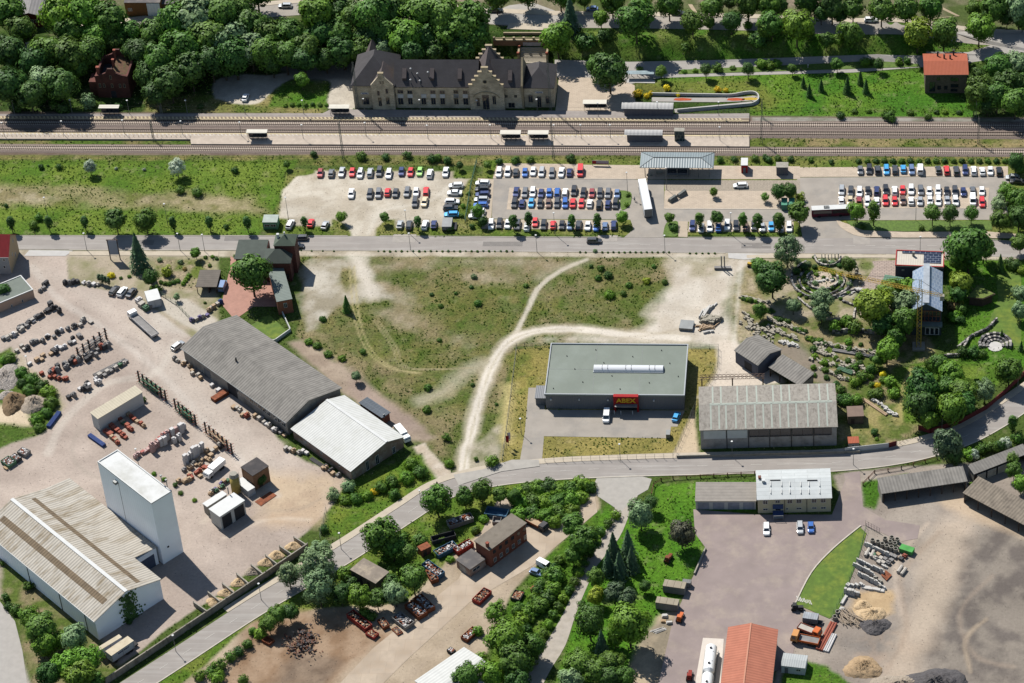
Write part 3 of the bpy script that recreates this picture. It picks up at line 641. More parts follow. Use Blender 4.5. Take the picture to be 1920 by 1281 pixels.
TONEW={'dark':'dark green','mid':'green','bright':'bright green','yellow':'yellowish green','silver':'grey-green','pale':'silvery white','blue':'blue-green','purple':'dark purplish','rust':'rusty brown','flower':'yellow flowering'}
CNT=[0]
def tree(px,py,rp,kind,tone,label,group=None,hf=None,cat=None,zc=None):
 CNT[0]+=1;v=CNT[0]%5;s=scale_at(py);r=rp/s
 kz={'broad':.95,'ball':.95,'column':1.35,'conifer':1.5,'airy':1.05,'bush':.72,'mound':.6}[kind]
 if kind=='column':r/=.62
 if zc is None:zc={'broad':r*1.5,'ball':r*1.7,'column':r*1.75,'conifer':r*1.9,'airy':r*1.4,'bush':r*.55,'mound':r*.4}[kind]
 if hf:zc*=hf
 p=P(px,py,zc);p.z=terr(p.x,p.y)
 nm_={'bramble thicket':'bramble_bush','meadow plants':'weed_clump','stone yard weeds':'weed_clump','hedge shrubs along the lane':'hedge_bush','hedge behind the eastern parking row':'hedge_bush','small shrubs along the footpath':'ground_cover_bush','show garden planting':'garden_bush','garden bed shrubs':'garden_bush','scrub by the lane':'scrub_bush'}.get(group,NAMES[kind])if kind in('bush','mound')else NAMES[kind]
 o=thing(nm_,label,cat or('shrub' if kind in('bush','mound')else 'tree'),p,random.random()*6.28,group)
 c=bpy.data.objects.new('crown' if kind not in('bush','mound')else 'foliage',crown(kind,tone,v));COL.objects.link(c);c.parent=o
 c.location=(0,0,zc);q=r/4.0;c.scale=(q,q,q*random.uniform(.9,1.12))if kind!='conifer' else(q*1.08,q*1.08,q*1.32)
 if kind not in('bush','mound'):
  t_=bpy.data.objects.new('trunk',trunk(kind));COL.objects.link(t_);t_.parent=o;hh=zc+(r*1.3 if kind=='conifer' else r*.35)
  t_.scale=(hh*1.0,hh*1.0,hh)
 return o
GROWK={'column':1.45,'broad':1.2,'ball':1.15,'mound':.9,'bush':1.3,'airy':1.15}
GROW={('in the hedge along the west side of the lane','bush'):1.4,('in the bramble thicket below the curving road','mound'):1.35,('beside the lane','bush'):1.6,('on the bank below the white-roofed hall','mound'):1.5,('on the bank of the spoil heaps','mound'):1.25,('in the topmost row of woods','broad'):1.22,('in the middle row of woods','broad'):1.22,('in the front row of woods','broad'):1.25}
def size_word(r):return 'very large' if r>6.2 else 'large' if r>4.6 else 'medium' if r>3 else 'small' if r>1.8 else 'young'
def grove(place,lst,group,default=('broad','mid'),side='from left'):
 """trees that share a place; each labelled by its look and its rank among those of the same look, counted from the left"""
 items=[]
 for it in lst:
  px,py,rp=it[:3];kind=it[3]if len(it)>3 and it[3]else default[0];tone=it[4]if len(it)>4 else default[1]
  items.append((px,py,rp,kind,tone))
 looks={}
 for it in sorted(items):looks.setdefault((it[3],it[4]),[]).append(it)
 for(kind,tone),L_ in looks.items():
  for i,(px,py,rp,k_,t_)in enumerate(L_):
   w_={'broad':'tree','ball':'round-headed tree','column':'columnar tree','conifer':'conifer','airy':'loose-crowned tree','bush':'shrub','mound':'low shrub'}[kind]
   lab=f'{TONEW[tone]} {w_}' if len(L_)>1 else f'{size_word(rp / scale_at(py))} {TONEW[tone]} {w_}'
   if len(L_)>1:lab+=f' {ordw(i)} {side}'
   lab+=' '+place
   if len(lab.split())>16:print('LONG',len(lab.split()),lab)
   tree(px,py,rp*GROW.get((place,kind),GROWK.get(kind,1)),kind,tone,lab,group)
def tz(ox,oy,l):
 return[(ox+a[0]/3.84,oy+a[1]/3.84,a[2]/3.84)+tuple(a[3:])for a in l]
grove('in the topmost row of woods',[(15,18,28),(40,52,26,None,'mid'),(108,22,32,None,'bright'),(160,18,34,None,'bright'),(205,32,30,None,'mid'),(130,58,28,None,'mid'),(240,62,24),(180,68,28,None,'bright'),(290,60,30,None,'mid'),(332,42,34,None,'mid'),(372,30,36,None,'silver'),(416,26,34,None,'mid'),(470,45,30),(450,20,28),(596,22,32,None,'bright'),(635,18,26,None,'dark'),(672,26,30,None,'mid'),(702,20,34),(735,20,28,None,'dark'),(790,22,32,None,'mid'),(832,30,34,None,'mid'),(880,38,34)],'trees of the wooded slope')
grove('in the middle row of woods',[(18,100,28,None,'dark'),(62,118,28,None,'dark'),(95,96,30),(130,104,30),(170,98,28,None,'mid'),(215,78,24),(262,96,28,None,'dark'),(300,112,32,None,'mid'),(345,90,34,None,'mid'),(392,72,34,None,'mid'),(432,72,32,None,'silver'),(440,104,30,None,'dark'),(395,112,28,None,'dark'),(503,64,28,None,'mid'),(538,64,30,None,'mid'),(572,88,28,None,'mid'),(600,66,26,None,'dark'),(632,60,28,None,'mid'),(642,92,26,None,'dark'),(690,70,26,None,'dark'),(720,58,28,None,'mid'),(762,72,32,None,'bright'),(800,68,30,None,'dark'),(846,62,34,None,'mid'),(893,66,28,None,'mid'),(700,44,28,None,'mid')],'trees of the wooded slope',('broad','mid'))
grove('in the front row of woods',[(15,160,30,None,'dark'),(55,175,26,None,'dark'),(80,150,26,None,'silver'),(112,158,30,None,'dark'),(140,126,20,None,'mid'),(278,140,24,None,'dark'),(290,176,20,None,'dark'),(318,150,28,None,'dark'),(357,128,28,None,'dark'),(470,90,28,None,'silver'),(495,100,26,None,'mid'),(535,100,26,None,'mid'),(570,112,22,None,'dark'),(680,92,24,None,'mid'),(720,92,22,None,'silver'),(770,100,24,None,'dark'),(815,98,22,None,'dark'),(860,92,24,None,'dark'),(420,120,20,None,'dark'),(510,118,18,None,'dark'),(610,110,18,None,'dark'),(905,95,14,None,'dark')],'trees of the wooded slope',('broad','dark'))
grove('growing at the foot of the woods beside the railway',[(75,180,16,'bush','mid'),(165,190,14,'bush','silver'),(120,200,14,'bush','dark'),(30,200,14,'bush','dark'),(222,200,7,'bush','dark'),(105,196,12,'bush','mid'),(376,200,6,'bush','dark')],'bushes along the railway')
grove('on the gravel island west of the station',[(566,150,13,'broad','bright')],None)
grove('clipped along the platform edge of the station lawn',[(535,198,6,'mound','bright'),(548,197,6,'mound','mid'),(560,196,6,'mound','bright'),(573,197,6,'mound','mid'),(586,196,6,'mound','dark'),(600,197,6,'mound','mid'),(612,197,5,'mound','bright'),(532,168,5,'mound','mid')],'clipped hedge shrubs')
G1='street trees on the embankment'
grove('on the embankment below the street east of the stairs',tz(960,0,[(640,130,52,'broad','bright'),(890,120,125,'broad','mid'),(1300,150,80,'broad','mid'),(325,260,105,'broad','bright'),(420,100,78,'conifer','blue'),(1580,145,70,'broad','dark'),(1420,165,40,'broad','mid'),(1870,170,85,'broad','mid'),(1700,180,34,'bush','bright'),(660,260,50,'bush','dark'),(1760,290,60,'bush','mid'),(540,300,70,'bush','dark'),(1250,340,40,'bush','mid')])+tz(1420,0,[(80,180,75,'broad','mid'),(285,175,108,'broad','bright'),(20,280,60,'bush','dark'),(500,285,55,'broad','mid'),(582,285,42,'broad','bright'),(680,235,82,'broad','mid'),(380,250,40,'bush','dark')]),G1)
grove('standing on the grass strip behind the red-roofed house',tz(1420,0,[(1155,235,98,'broad','yellow'),(1345,230,95,'broad','mid'),(1600,190,98,'broad','bright')]),G1)
grove('along the far side of the top street',tz(960,0,[(520,0,50),(720,5,85,None,'mid'),(935,20,75,None,'bright'),(1130,15,90),(1440,35,85),(1700,25,90),(1560,10,50,None,'dark'),(400,-10,60,None,'bright')])+tz(1420,0,[(70,20,90),(150,30,70,None,'dark'),(360,-10,90,None,'dark'),(540,40,90,None,'dark'),(690,50,80),(895,55,92),(1070,55,95),(1250,50,90),(460,90,60,None,'dark'),(600,110,50,None,'dark'),(1700,50,100),(1560,60,60),(1890,60,100,None,'silver'),(1800,120,60,None,'dark'),(1910,150,60)])+[(930,-6,22),(770,-14,30,None,'dark'),(988,-16,22),(360,-18,22),(1050,-14,24,None,'mid'),(480,-20,30,None,'dark')],'trees behind the top street')
grove('beside the curved path leading down to the station',tz(960,0,[(700,500,118,'broad','dark'),(600,470,70,'broad','mid'),(1072,512,42,'ball','mid'),(1395,500,42,'ball','dark'),(1480,490,36,'bush','mid'),(1700,495,44,'ball','dark'),(1800,465,36,'bush','bright'),(1860,475,30,'bush','bright'),(1320,510,26,'mound','bright'),(1240,515,26,'mound','bright'),(1590,490,30,'mound','mid'),(920,500,26,'bush','mid')])+tz(1420,0,[(575,460,42,'broad','mid'),(252,492,32,'ball','mid'),(875,462,36,'ball','dark'),(25,460,36,'bush','bright'),(85,460,30,'bush','mid'),(145,455,30,'bush','bright'),(775,448,34,'bush','bright'),(830,445,28,'bush','mid'),(1020,445,30,'bush','bright'),(1080,440,28,'bush','mid')]),'trees beside the station path')
grove('in the meadow below the path',tz(1420,0,[(332,590,25),(374,650,30),(460,612,28),(648,612,38),(742,560,30),(782,620,32)]),'small conifers in the meadow',('conifer','dark'))
grove('along the fence above the eastern tracks',tz(1420,0,[(600,830,32,'bush','dark'),(950,838,45,'bush','mid'),(1225,838,28,'bush','mid'),(920,830,26,'bush','dark'),(1100,810,34,'mound','mid'),(1350,805,30,'mound','bright'),(1450,810,30,'mound','dark'),(1290,808,26,'mound','dark'),(700,800,30,'mound','mid'),(800,800,30,'mound','bright')]),'bushes above the tracks')
grove('in the thicket east of the red-roofed house',tz(1420,0,[(1730,470,95,None,'mid'),(1860,450,85,None,'silver'),(1600,650,100,None,'mid'),(1730,680,95,None,'mid'),(1860,720,95),(1800,590,90,None,'dark'),(1900,600,80,None,'dark'),(1560,740,60,None,'bright'),(1660,750,60,None,'dark'),(1590,530,45,'bush','dark'),(1920,500,60)]),'thicket trees')
grove('flowering on the bank above the ramp',tz(960,0,[(905,675,30),(1115,632,26),(1195,682,16),(970,690,20),(1480,645,22),(1540,650,18),(1000,672,18)]),'yellow broom bushes',('bush','flower'))
grove('in the meadow between the railway and road',tz(0,300,[(645,45,48,'airy','pale'),(1272,50,58,'airy','pale'),(297,50,22,'bush','dark'),(424,48,24,'bush','dark'),(1690,75,25,'bush','dark'),(1300,215,32,'bush','mid'),(1420,232,36,'bush','mid'),(45,328,15,'bush','dark'),(240,468,34,'bush','mid'),(280,415,30,'bush','mid'),(1625,480,20,'bush','dark'),(835,62,12,'bush','pale'),(1038,68,12,'bush','pale'),(345,40,10,'bush','mid')]),'meadow bushes')
grove('on the verge north of the western road',tz(0,300,[(75,445,24,'column','dark'),(345,440,24,'column','dark'),(607,442,22,'column','dark'),(830,425,76,'broad','dark'),(1045,430,76,'broad','mid'),(1243,450,21,'column','dark'),(1505,440,23,'column','dark'),(1776,445,24,'column','dark')]),'roadside trees')
GP='car park trees'
grove('around the gravel car park',tz(480,300,[(220,30,26,'broad','mid'),(345,440,21,'column','dark'),(612,408,36,'broad','bright'),(925,412,34,'broad','mid'),(1163,440,22,'column','dark'),(1465,35,26,'broad','dark'),(1665,35,26,'broad','mid'),(1597,372,44,'broad','bright'),(1637,440,32,'broad','dark'),(1395,490,26,'bush','mid')]),GP)
grove('in the strip between the two parking areas',tz(480,300,[(1480,400,18,'bush','mid'),(1555,480,20,'bush','dark'),(1490,330,16,'bush','bright'),(1530,240,14,'bush','mid')]),GP)
grove('in the planted strip before the middle car park',tz(960,300,[(8,435,26,'column','dark'),(117,420,24,'column','dark'),(430,430,22,'column','mid'),(614,428,24,'column','mid'),(797,408,40,'broad','bright'),(1135,412,34,'broad','mid'),(1350,422,26,'column','mid'),(1475,410,44,'broad','mid'),(1663,425,26,'column','mid'),(1769,430,30,'column','mid'),(1908,425,26,'column','dark')]),GP)
grove('on the kerbed islands and plaza',tz(960,300,[(833,252,16,'bush','mid'),(825,322,18,'bush','bright'),(1452,230,32,'airy','bright'),(1822,265,30,'airy','bright'),(1165,490,28,'bush','mid')]),GP)
grove('around the green containers by the bus',tz(1420,300,[(155,225,52,'broad','dark'),(232,225,50,'broad','dark'),(308,272,38,'bush','yellow'),(160,432,30,'column','mid'),(302,375,74,'broad','mid')]),GP)
grove('on the green island of the eastern car park',tz(1420,300,[(720,365,62,'broad','bright'),(838,358,36,'column','mid'),(1262,380,62,'ball','mid'),(1390,382,60,'ball','dark'),(1542,382,50,'ball','mid'),(1180,490,20,'bush','mid'),(760,480,20,'bush','mid')]),GP)
grove('at the eastern end of the car park',tz(1420,300,[(1790,225,70,'airy','bright'),(1740,320,64,'airy','silver'),(1880,290,85,'broad','mid'),(1885,400,80,'broad','dark'),(1750,430,66,'broad','mid'),(1860,10,60,'broad','dark'),(1890,60,40,'broad','mid')]),GP)
grove('in the hedge between the car parks and tracks',tz(480,0,[(415,1108,26),(760,1125,34,None,'mid'),(932,1130,28),(1090,1115,30),(1265,1145,32),(1310,1140,30,None,'mid'),(1380,1160,30),(1750,1165,28),(1860,1160,28,None,'mid')])+tz(960,0,[(30,1150,26),(130,1150,28,None,'mid'),(420,1140,32),(1500,1150,24,None,'mid'),(1600,1145,24),(1750,1140,26,None,'mid'),(1850,1150,26)])+tz(1420,0,[(60,1135,26),(150,1140,26,None,'mid'),(240,1145,24),(385,1150,22,None,'mid'),(530,1165,20)]),'bushes in the fence strip',('bush','dark'))
grove('in the low hedge behind the eastern parking row',tz(1420,0,[(730+62*i,1160,30,None,'mid' if i%2 else 'dark')for i in range(18)]),'hedge behind the eastern parking row',('mound','dark'))
grove('in the planted strip south of the main road',tz(480,300,[(400,655,9),(480,655,9),(560,656,9)]+[(880+42*i,656+(i%3),9+(i*7)%5,None,'mid' if i%3 else 'silver')for i in range(24)])+tz(960,300,[(597,655,22,None,'silver')]+[(490+40*i,664+i%3,11,None,'mid' if i%3 else 'dark')for i in range(17)if i not in(2,3)]+[(1280+45*i,672,11)for i in range(5)]),'small shrubs along the footpath',('mound','mid'))
grove('in the show garden by the billboard',tz(0,300,[(990,665,84,'conifer','blue'),(1080,840,50,'broad','dark'),(800,832,36,'mound','flower'),(1202,805,42,'bush','yellow'),(1408,665,36,'broad','bright'),(1120,935,38,'bush','bright'),(1272,985,26,'airy','silver'),(1150,720,26,'mound','silver'),(1300,735,26,'mound','silver'),(1330,785,22,'mound','rust')]+[(1160+30*i,880+12*math.sin(i),24,'mound','mid')for i in range(5)]+[(1320+14*i,890-20*i,24,'mound','bright')for i in range(4)]+[(1480,700,20,'mound','mid'),(1530,695,20,'mound','bright'),(1560,710,20,'mound','dark'),(1510,760,20,'mound','mid'),(870,850,18,'mound','mid'),(930,840,18,'mound','mid'),(1475,1028,16,'mound','mid'),(1060,870,26,'mound','dark')]),'show garden planting')
grove('in the row of dark cypress shrubs',tz(0,300,[(712,842,13),(735,850,14),(755,858,13),(778,866,13)]),'dark cypress shrubs',('column','blue'))
grove('beside the brick house by the road',tz(0,300,[(1805,800,130,'broad','mid'),(1690,690,14,'mound','mid'),(1668,820,16,'mound','bright')]),None)
grove('against the flat green-roofed annex',tz(0,300,[(20,935,46,'broad','dark'),(10,1030,34,'bush','mid')]),None)
grove('standing in the dry meadow',tz(480,300,[(650,1035,40,'conifer','mid'),(480,1145,34,'mound','mid'),(1570,840,30,'mound','silver'),(1550,915,22,'mound','dark'),(1440,960,18,'mound','mid'),(1265,968,22,'mound','dark'),(1600,1030,40,'mound','mid'),(1330,1050,26,'mound','mid')])+tz(480,620,[(720,325,36,'broad','silver'),(770,150,24,'bush','mid'),(1230,570,44,'mound','mid'),(1240,410,40,'mound','mid'),(620,200,36,'mound','bright'),(1320,68,24,'mound','mid'),(1370,770,30,'bush','mid'),(1390,960,50,'mound','bright'),(1560,390,22,'mound','dark'),(1730,530,18,'mound','mid'),(440,110,40,'mound','mid'),(380,80,40,'mound','bright'),(520,170,40,'mound','mid')])+tz(960,300,[(640,780,34,'mound','mid'),(690,830,44,'mound','dark'),(620,850,34,'mound','mid'),(970,870,36,'mound','yellow'),(1100,880,30,'mound','mid'),(840,900,34,'mound','mid'),(700,970,50,'mound','bright'),(800,960,34,'mound','mid'),(1020,765,24,'mound','mid'),(100,905,26,'mound','mid'),(570,765,14,'bush','dark')]),'meadow plants')
grove('beside the flags at the store drive',tz(480,620,[(1700,940,46,'bush','bright'),(1585,925,18,'bush','mid')]),None)
grove('on the bank below the white-roofed hall',tz(480,620,[(660,1120,46,'bush','silver'),(560,1180,46,'bush','silver'),(855,1158,24,'mound','flower'),(800,1190,34,'mound','bright'),(980,1090,44,'mound','mid'),(1080,1060,44,'mound','bright'),(1180,1020,44,'mound','mid'),(1120,960,40,'mound','bright'),(1000,1180,36,'mound','mid'),(900,1130,40,'mound','mid'),(720,1210,36,'mound','mid'),(640,1220,34,'mound','bright')]),'shrubs on the bank')
GS='trees around the scrap yard'
grove('along the road above the scrap yard',tz(480,620,[(1302,1215,98,None,'mid'),(1502,1195,64),(1622,1150,72),(1755,1180,54),(1860,1190,50)]),GS)
grove('in the scrap yard thicket',tz(480,950,[(900,200,122,'broad','mid'),(985,290,80),(1090,340,66,None,'mid'),(440,430,130,'airy','silver'),(450,580,120,'airy','silver'),(235,490,88,'airy','silver'),(470,320,84,'airy','silver'),(150,780,66),(240,755,60,None,'dark'),(90,840,60),(740,640,82,None,'bright'),(870,660,70,None,'mid'),(1000,620,78,None,'silver'),(1130,510,98,None,'mid'),(980,560,66,None,'dark'),(610,620,76,None,'dark'),(680,560,60,'bush','dark'),(930,370,28,None,'bright'),(1170,310,24,'bush','silver'),(830,790,38,'bush','mid'),(780,760,44,'bush','mid'),(1180,240,56,'bush','mid'),(1050,230,50,'bush','mid'),(980,480,60,'bush','bright'),(640,480,60,'bush','bright'),(30,920,44,'bush','bright'),(490,160,34,'bush','dark'),(1400,380,40,'mound','bright'),(1300,340,40,'mound','bright'),(1580,170,46,'mound','mid'),(1640,90,46,'mound','bright'),(1340,240,30,'mound','mid')]),GS)
grove('south-east of the scrap yard',tz(480,950,[(1725,760,78,'airy','bright'),(1800,960,125,'broad','bright'),(1870,1100,120,'broad','mid'),(1700,1200,92,'broad','bright'),(1520,1230,90,'broad','mid'),(1880,1250,90,'broad','dark'),(1620,1090,50,'bush','bright'),(1600,900,40,'bush','bright'),(1880,750,50,'bush','mid'),(1420,1290,60,'broad','mid')]),GS)
grove('beside the lane',tz(960,950,[(440,130,80),(520,245,100),(440,350,62),(150,990,90,None,'mid'),(40,1150,100,None,'dark'),(110,1080,60,'bush','mid'),(60,830,50,'bush','bright'),(320,500,50,'bush','mid'),(290,600,50,'bush','bright'),(200,560,40,'bush','mid'),(120,760,44,'bush','bright'),(200,720,50,'bush','mid'),(260,660,44,'bush','dark'),(60,730,34,'bush','mid'),(340,390,34,'bush','mid')]),'trees beside the lane')
hl=[(745,60),(690,120),(640,180),(610,240),(560,330),(520,400),(490,470),(450,540),(410,600),(370,660),(335,720),(300,780),(265,850),(230,910),(200,970),(160,1040),(120,1100),(80,1160)]
grove('in the hedge along the west side of the lane',tz(960,950,[(x,y,34,None,'bright' if i%3==0 else 'mid')for i,(x,y)in enumerate(hl)]),'hedge shrubs along the lane',('bush','mid'))
grove('in the scrub between scrap yard and lane',[(Q_[0],Q_[1],7+i%5,'bush',['bright','mid','bright','dark'][i%4])for i,Q_ in enumerate([(960+(330-10.5*(i%30)+(i*37)%110-60)/3.84,950+(420+20*(i%30))/3.84)for i in range(46)])],'scrub by the lane')
grove('east of the lane',tz(960,950,[(925,50,92,'broad','silver'),(1000,-30,50,'ball','dark'),(1220,185,88,'broad','purple'),(730,290,72,'conifer','blue'),(835,270,72,'conifer','blue'),(690,400,62,'conifer','blue'),(775,420,70,'conifer','blue'),(860,380,62,'conifer','blue'),(600,510,70,'airy','mid'),(740,620,74,'broad','blue'),(600,640,58,'broad','yellow'),(830,660,66,'broad','blue'),(558,820,105,'ball','dark'),(845,850,130,'broad','bright'),(645,980,66,'conifer','blue'),(740,950,56,'broad','bright'),(480,1130,95,'broad','mid'),(600,1180,95,'broad','mid'),(720,1120,84,'broad','mid'),(810,1220,80,'broad','mid'),(420,1240,84,'broad','silver'),(700,1230,80,'broad','dark'),(500,700,30,'bush','dark'),(960,570,40,'broad','dark')]),'trees east of the lane')
grove('in the bramble thicket below the curving road',tz(960,620,[(40,1180,60),(110,1150,60,None,'mid'),(190,1140,60),(260,1130,70,None,'dark'),(340,1150,60),(420,1140,60,None,'mid'),(500,1110,60),(560,1130,44,None,'mid'),(60,1240,60),(150,1230,60,None,'mid'),(240,1230,60),(330,1230,60,None,'mid'),(420,1220,60),(500,1200,50)])+tz(960,950,[(60,60,60),(150,50,60,None,'mid'),(240,70,60),(330,40,60,None,'mid'),(300,110,50),(430,30,50)]),'bramble thicket',('mound','bright'))
GL='landscape garden trees'
grove('in the landscape garden west of the crane',tz(1420,300,[(215,650,95,'airy','silver'),(108,840,110,'broad','dark'),(20,760,60,'broad','mid'),(258,1045,50,'broad','silver'),(465,1010,88,'airy','silver'),(460,1100,66,'airy','silver'),(840,1040,128,'broad','yellow'),(950,930,90,'broad','mid'),(1075,930,80,'broad','bright'),(1060,1040,104,'broad','silver'),(1060,1160,92,'broad','mid'),(910,1180,84,'broad','dark'),(660,752,54,'ball','mid'),(680,850,24,'bush','bright'),(640,1160,50,'bush','bright'),(700,1200,54,'bush','mid'),(560,1200,44,'bush','bright'),(280,800,30,'bush','dark'),(340,770,30,'bush','dark'),(550,815,20,'bush','bright'),(405,700,16,'mound','mid'),(20,1080,50,'broad','mid')]),GL)
grove('east of the glass-roofed building',tz(1420,300,[(1525,610,148,'broad','mid'),(1440,640,70,'broad','dark'),(1650,640,66,'broad','mid'),(1440,720,60,'broad','mid'),(1458,880,80,'broad','yellow'),(1440,960,60,'broad','dark'),(1750,740,40,'conifer','mid'),(1820,745,44,'bush','dark'),(1860,760,44,'bush','dark'),(1895,590,60,'broad','mid'),(1410,1050,44,'bush','rust'),(1470,1075,44,'bush','mid'),(1420,1130,44,'bush','bright'),(1460,1030,30,'bush','yellow'),(1895,960,60,'broad','silver'),(1885,1080,56,'broad','silver'),(1900,790,34,'bush','yellow'),(1460,1150,34,'bush','dark'),(1760,1250,20,'conifer','dark')]),GL)
grove('around the stone yard',tz(1420,620,[(935,130,84,'broad','bright'),(1000,50,66,'broad','mid'),(870,205,44,'broad','mid'),(1190,400,118,'broad','dark'),(1190,530,105,'broad','dark'),(1310,240,66,'broad','mid'),(1240,240,40,'bush','mid'),(1405,300,84,'broad','bright'),(1370,410,84,'broad','mid'),(1480,430,90,'broad','mid'),(1400,560,105,'broad','bright'),(1240,640,66,'broad','bright'),(1500,530,76,'broad','dark'),(1640,430,78,'airy','silver'),(1815,280,92,'broad','mid'),(905,315,26,'bush','flower'),(865,395,22,'bush','flower'),(600,430,44,'bush','mid'),(650,500,50,'bush','mid'),(720,500,46,'bush','bright'),(600,500,40,'bush','dark'),(842,730,30,'bush','dark'),(820,280,44,'bush','mid'),(870,450,44,'bush','mid'),(960,370,50,'bush','bright'),(820,460,36,'bush','mid'),(990,450,44,'bush','bright'),(760,330,40,'bush','mid'),(700,370,36,'bush','bright'),(1480,150,44,'bush','dark'),(1560,155,44,'bush','dark'),(1620,165,34,'bush','mid'),(700,260,30,'bush','mid'),(1900,110,24,'conifer','dark'),(860,780,20,'mound','bright')]),'stone yard planting')
grove('between the eastern bend and the long sheds',tz(1420,620,[(1368,810,100,'broad','blue'),(1420,900,60,'broad','dark'),(1840,660,28,'column','mid'),(1520,890,44,'bush','bright'),(1560,895,40,'bush','pale'),(1620,850,44,'bush','mid'),(1690,835,46,'bush','mid'),(1790,810,46,'bush','pale'),(1870,770,44,'bush','mid'),(1750,830,44,'bush','dark'),(1850,1000,60,'airy','mid'),(1900,1100,60,'broad','bright'),(1840,930,50,'airy','mid'),(1540,1105,24,'mound','bright')]),'trees by the long sheds')
grove('in the thicket below the big white hall',tz(0,950,[(290,880,110,None,'mid'),(215,800,70,None,'bright'),(530,930,92,'broad','silver'),(430,960,70,None,'bright'),(325,990,84,None,'bright'),(480,1140,96,None,'bright'),(620,1100,96,None,'bright'),(300,1020,60,None,'mid'),(570,1210,105,None,'bright'),(350,1200,84,None,'dark'),(690,1250,60,None,'mid'),(205,575,36,'bush','mid'),(110,740,40,'bush','mid'),(40,650,30,'bush','mid'),(60,720,30,'bush','dark'),(150,770,30,'bush','bright'),(930,830,22,'bush','dark'),(15,410,20,'bush','mid')]),'thicket trees by the white hall')
grove('along the south side of the lower road',tz(0,950,[(1580,1150,52,None,'mid'),(1520,1185,44,None,'mid'),(1440,1220,40,None,'bright'),(1820,900,32,None,'bright'),(1780,990,40,None,'mid'),(1720,1040,40,None,'dark'),(1880,900,40,None,'bright'),(1660,1080,40,None,'mid'),(1560,1230,50,None,'bright'),(1750,1250,40,None,'mid')]),'roadside bushes',('bush','mid'))
grove('on the bank of the spoil heaps',tz(0,620,[(70,195,48,'mound','mid'),(30,210,36,'mound','bright'),(160,300,46,'mound','mid'),(230,350,50,'mound','mid'),(300,400,50,'mound','dark'),(210,430,46,'mound','mid'),(350,440,50,'mound','bright'),(370,520,50,'mound','mid'),(330,590,44,'mound','mid'),(260,640,44,'mound','bright'),(280,700,36,'mound','mid'),(160,380,36,'mound','dark')]),'shrubs on the spoil bank')
grove('beside the containers and silo',tz(0,620,[(1880,1070,36,'broad','dark'),(1260,1110,20,'bush','dark'),(1110,1030,24,'mound','bright'),(1180,1070,24,'mound','bright'),(1300,1170,24,'mound','mid'),(1400,1220,24,'mound','bright'),(1030,500,24,'bush','dark')]),None)
# ------------------------ vehicles
def paint(name,rgb,met=.2):
 m=bpy.data.materials.new(name);m.use_nodes=True;t=m.node_tree;b=t.nodes['Principled BSDF']
 n=N(t,'ShaderNodeTexNoise');n.inputs['Scale'].default_value=2;tc=N(t,'ShaderNodeTexCoord');t.links.new(tc.outputs['Object'],n.inputs[0])
 r=N(t,'ShaderNodeMapRange');r.inputs[3].default_value=.28;r.inputs[4].default_value=.42;t.links.new(n.outputs[0],r.inputs[0]);t.links.new(r.outputs[0],b.inputs['Roughness'])
 b.inputs['Base Color'].default_value=(*rgb,1);b.inputs['Metallic'].default_value=met;b.inputs['Coat Weight'].default_value=.5;b.inputs['Coat Roughness'].default_value=.1
 return m
PAINT={'white':paint('paint_white',(.60,.60,.58),0),'silver':paint('paint_silver',(.33,.34,.34),.5),'grey':paint('paint_grey',(.12,.125,.13),.4),'dark grey':paint('paint_dark_grey',(.045,.048,.052),.3),'black':paint('paint_black',(.012,.013,.015),.1),'red':paint('paint_red',(.50,.025,.025),.1),'dark red':paint('paint_dark_red',(.22,.03,.03),.2),'blue':paint('paint_blue',(.02,.09,.30),.2),'navy':paint('paint_navy',(.018,.03,.10),.3),'light blue':paint('paint_light_blue',(.04,.26,.50),.2),'green':paint('paint_lime',(.25,.48,.12),.1),'brown':paint('paint_brown',(.12,.07,.05),.3),'beige':paint('paint_beige',(.48,.40,.26),.2),'orange':paint('paint_orange',(.62,.18,.02),0),'slate blue':paint('paint_slate',(.10,.15,.25),.3)}
RIM=mat('wheel_rim',(150,152,155),var=.05,rough=.4,metal=.5)
LAMPG=mat('lamp_glass',(200,205,208),var=.05,rough=.2)
LAMPR=mat('tail_lamp',(150,20,18),var=.05,rough=.2)
TYPES={'hatchback':(4.0,1.76,1.48,.62,-.02,.30,.40),'estate':(4.6,1.80,1.48,.60,-.02,.28,.46),'saloon':(4.65,1.80,1.44,.60,.10,.28,.34),'off-roader':(4.45,1.86,1.68,.60,-.01,.28,.45),'van':(4.9,1.95,1.98,.50,-.01,.36,.48)}
CARM={}
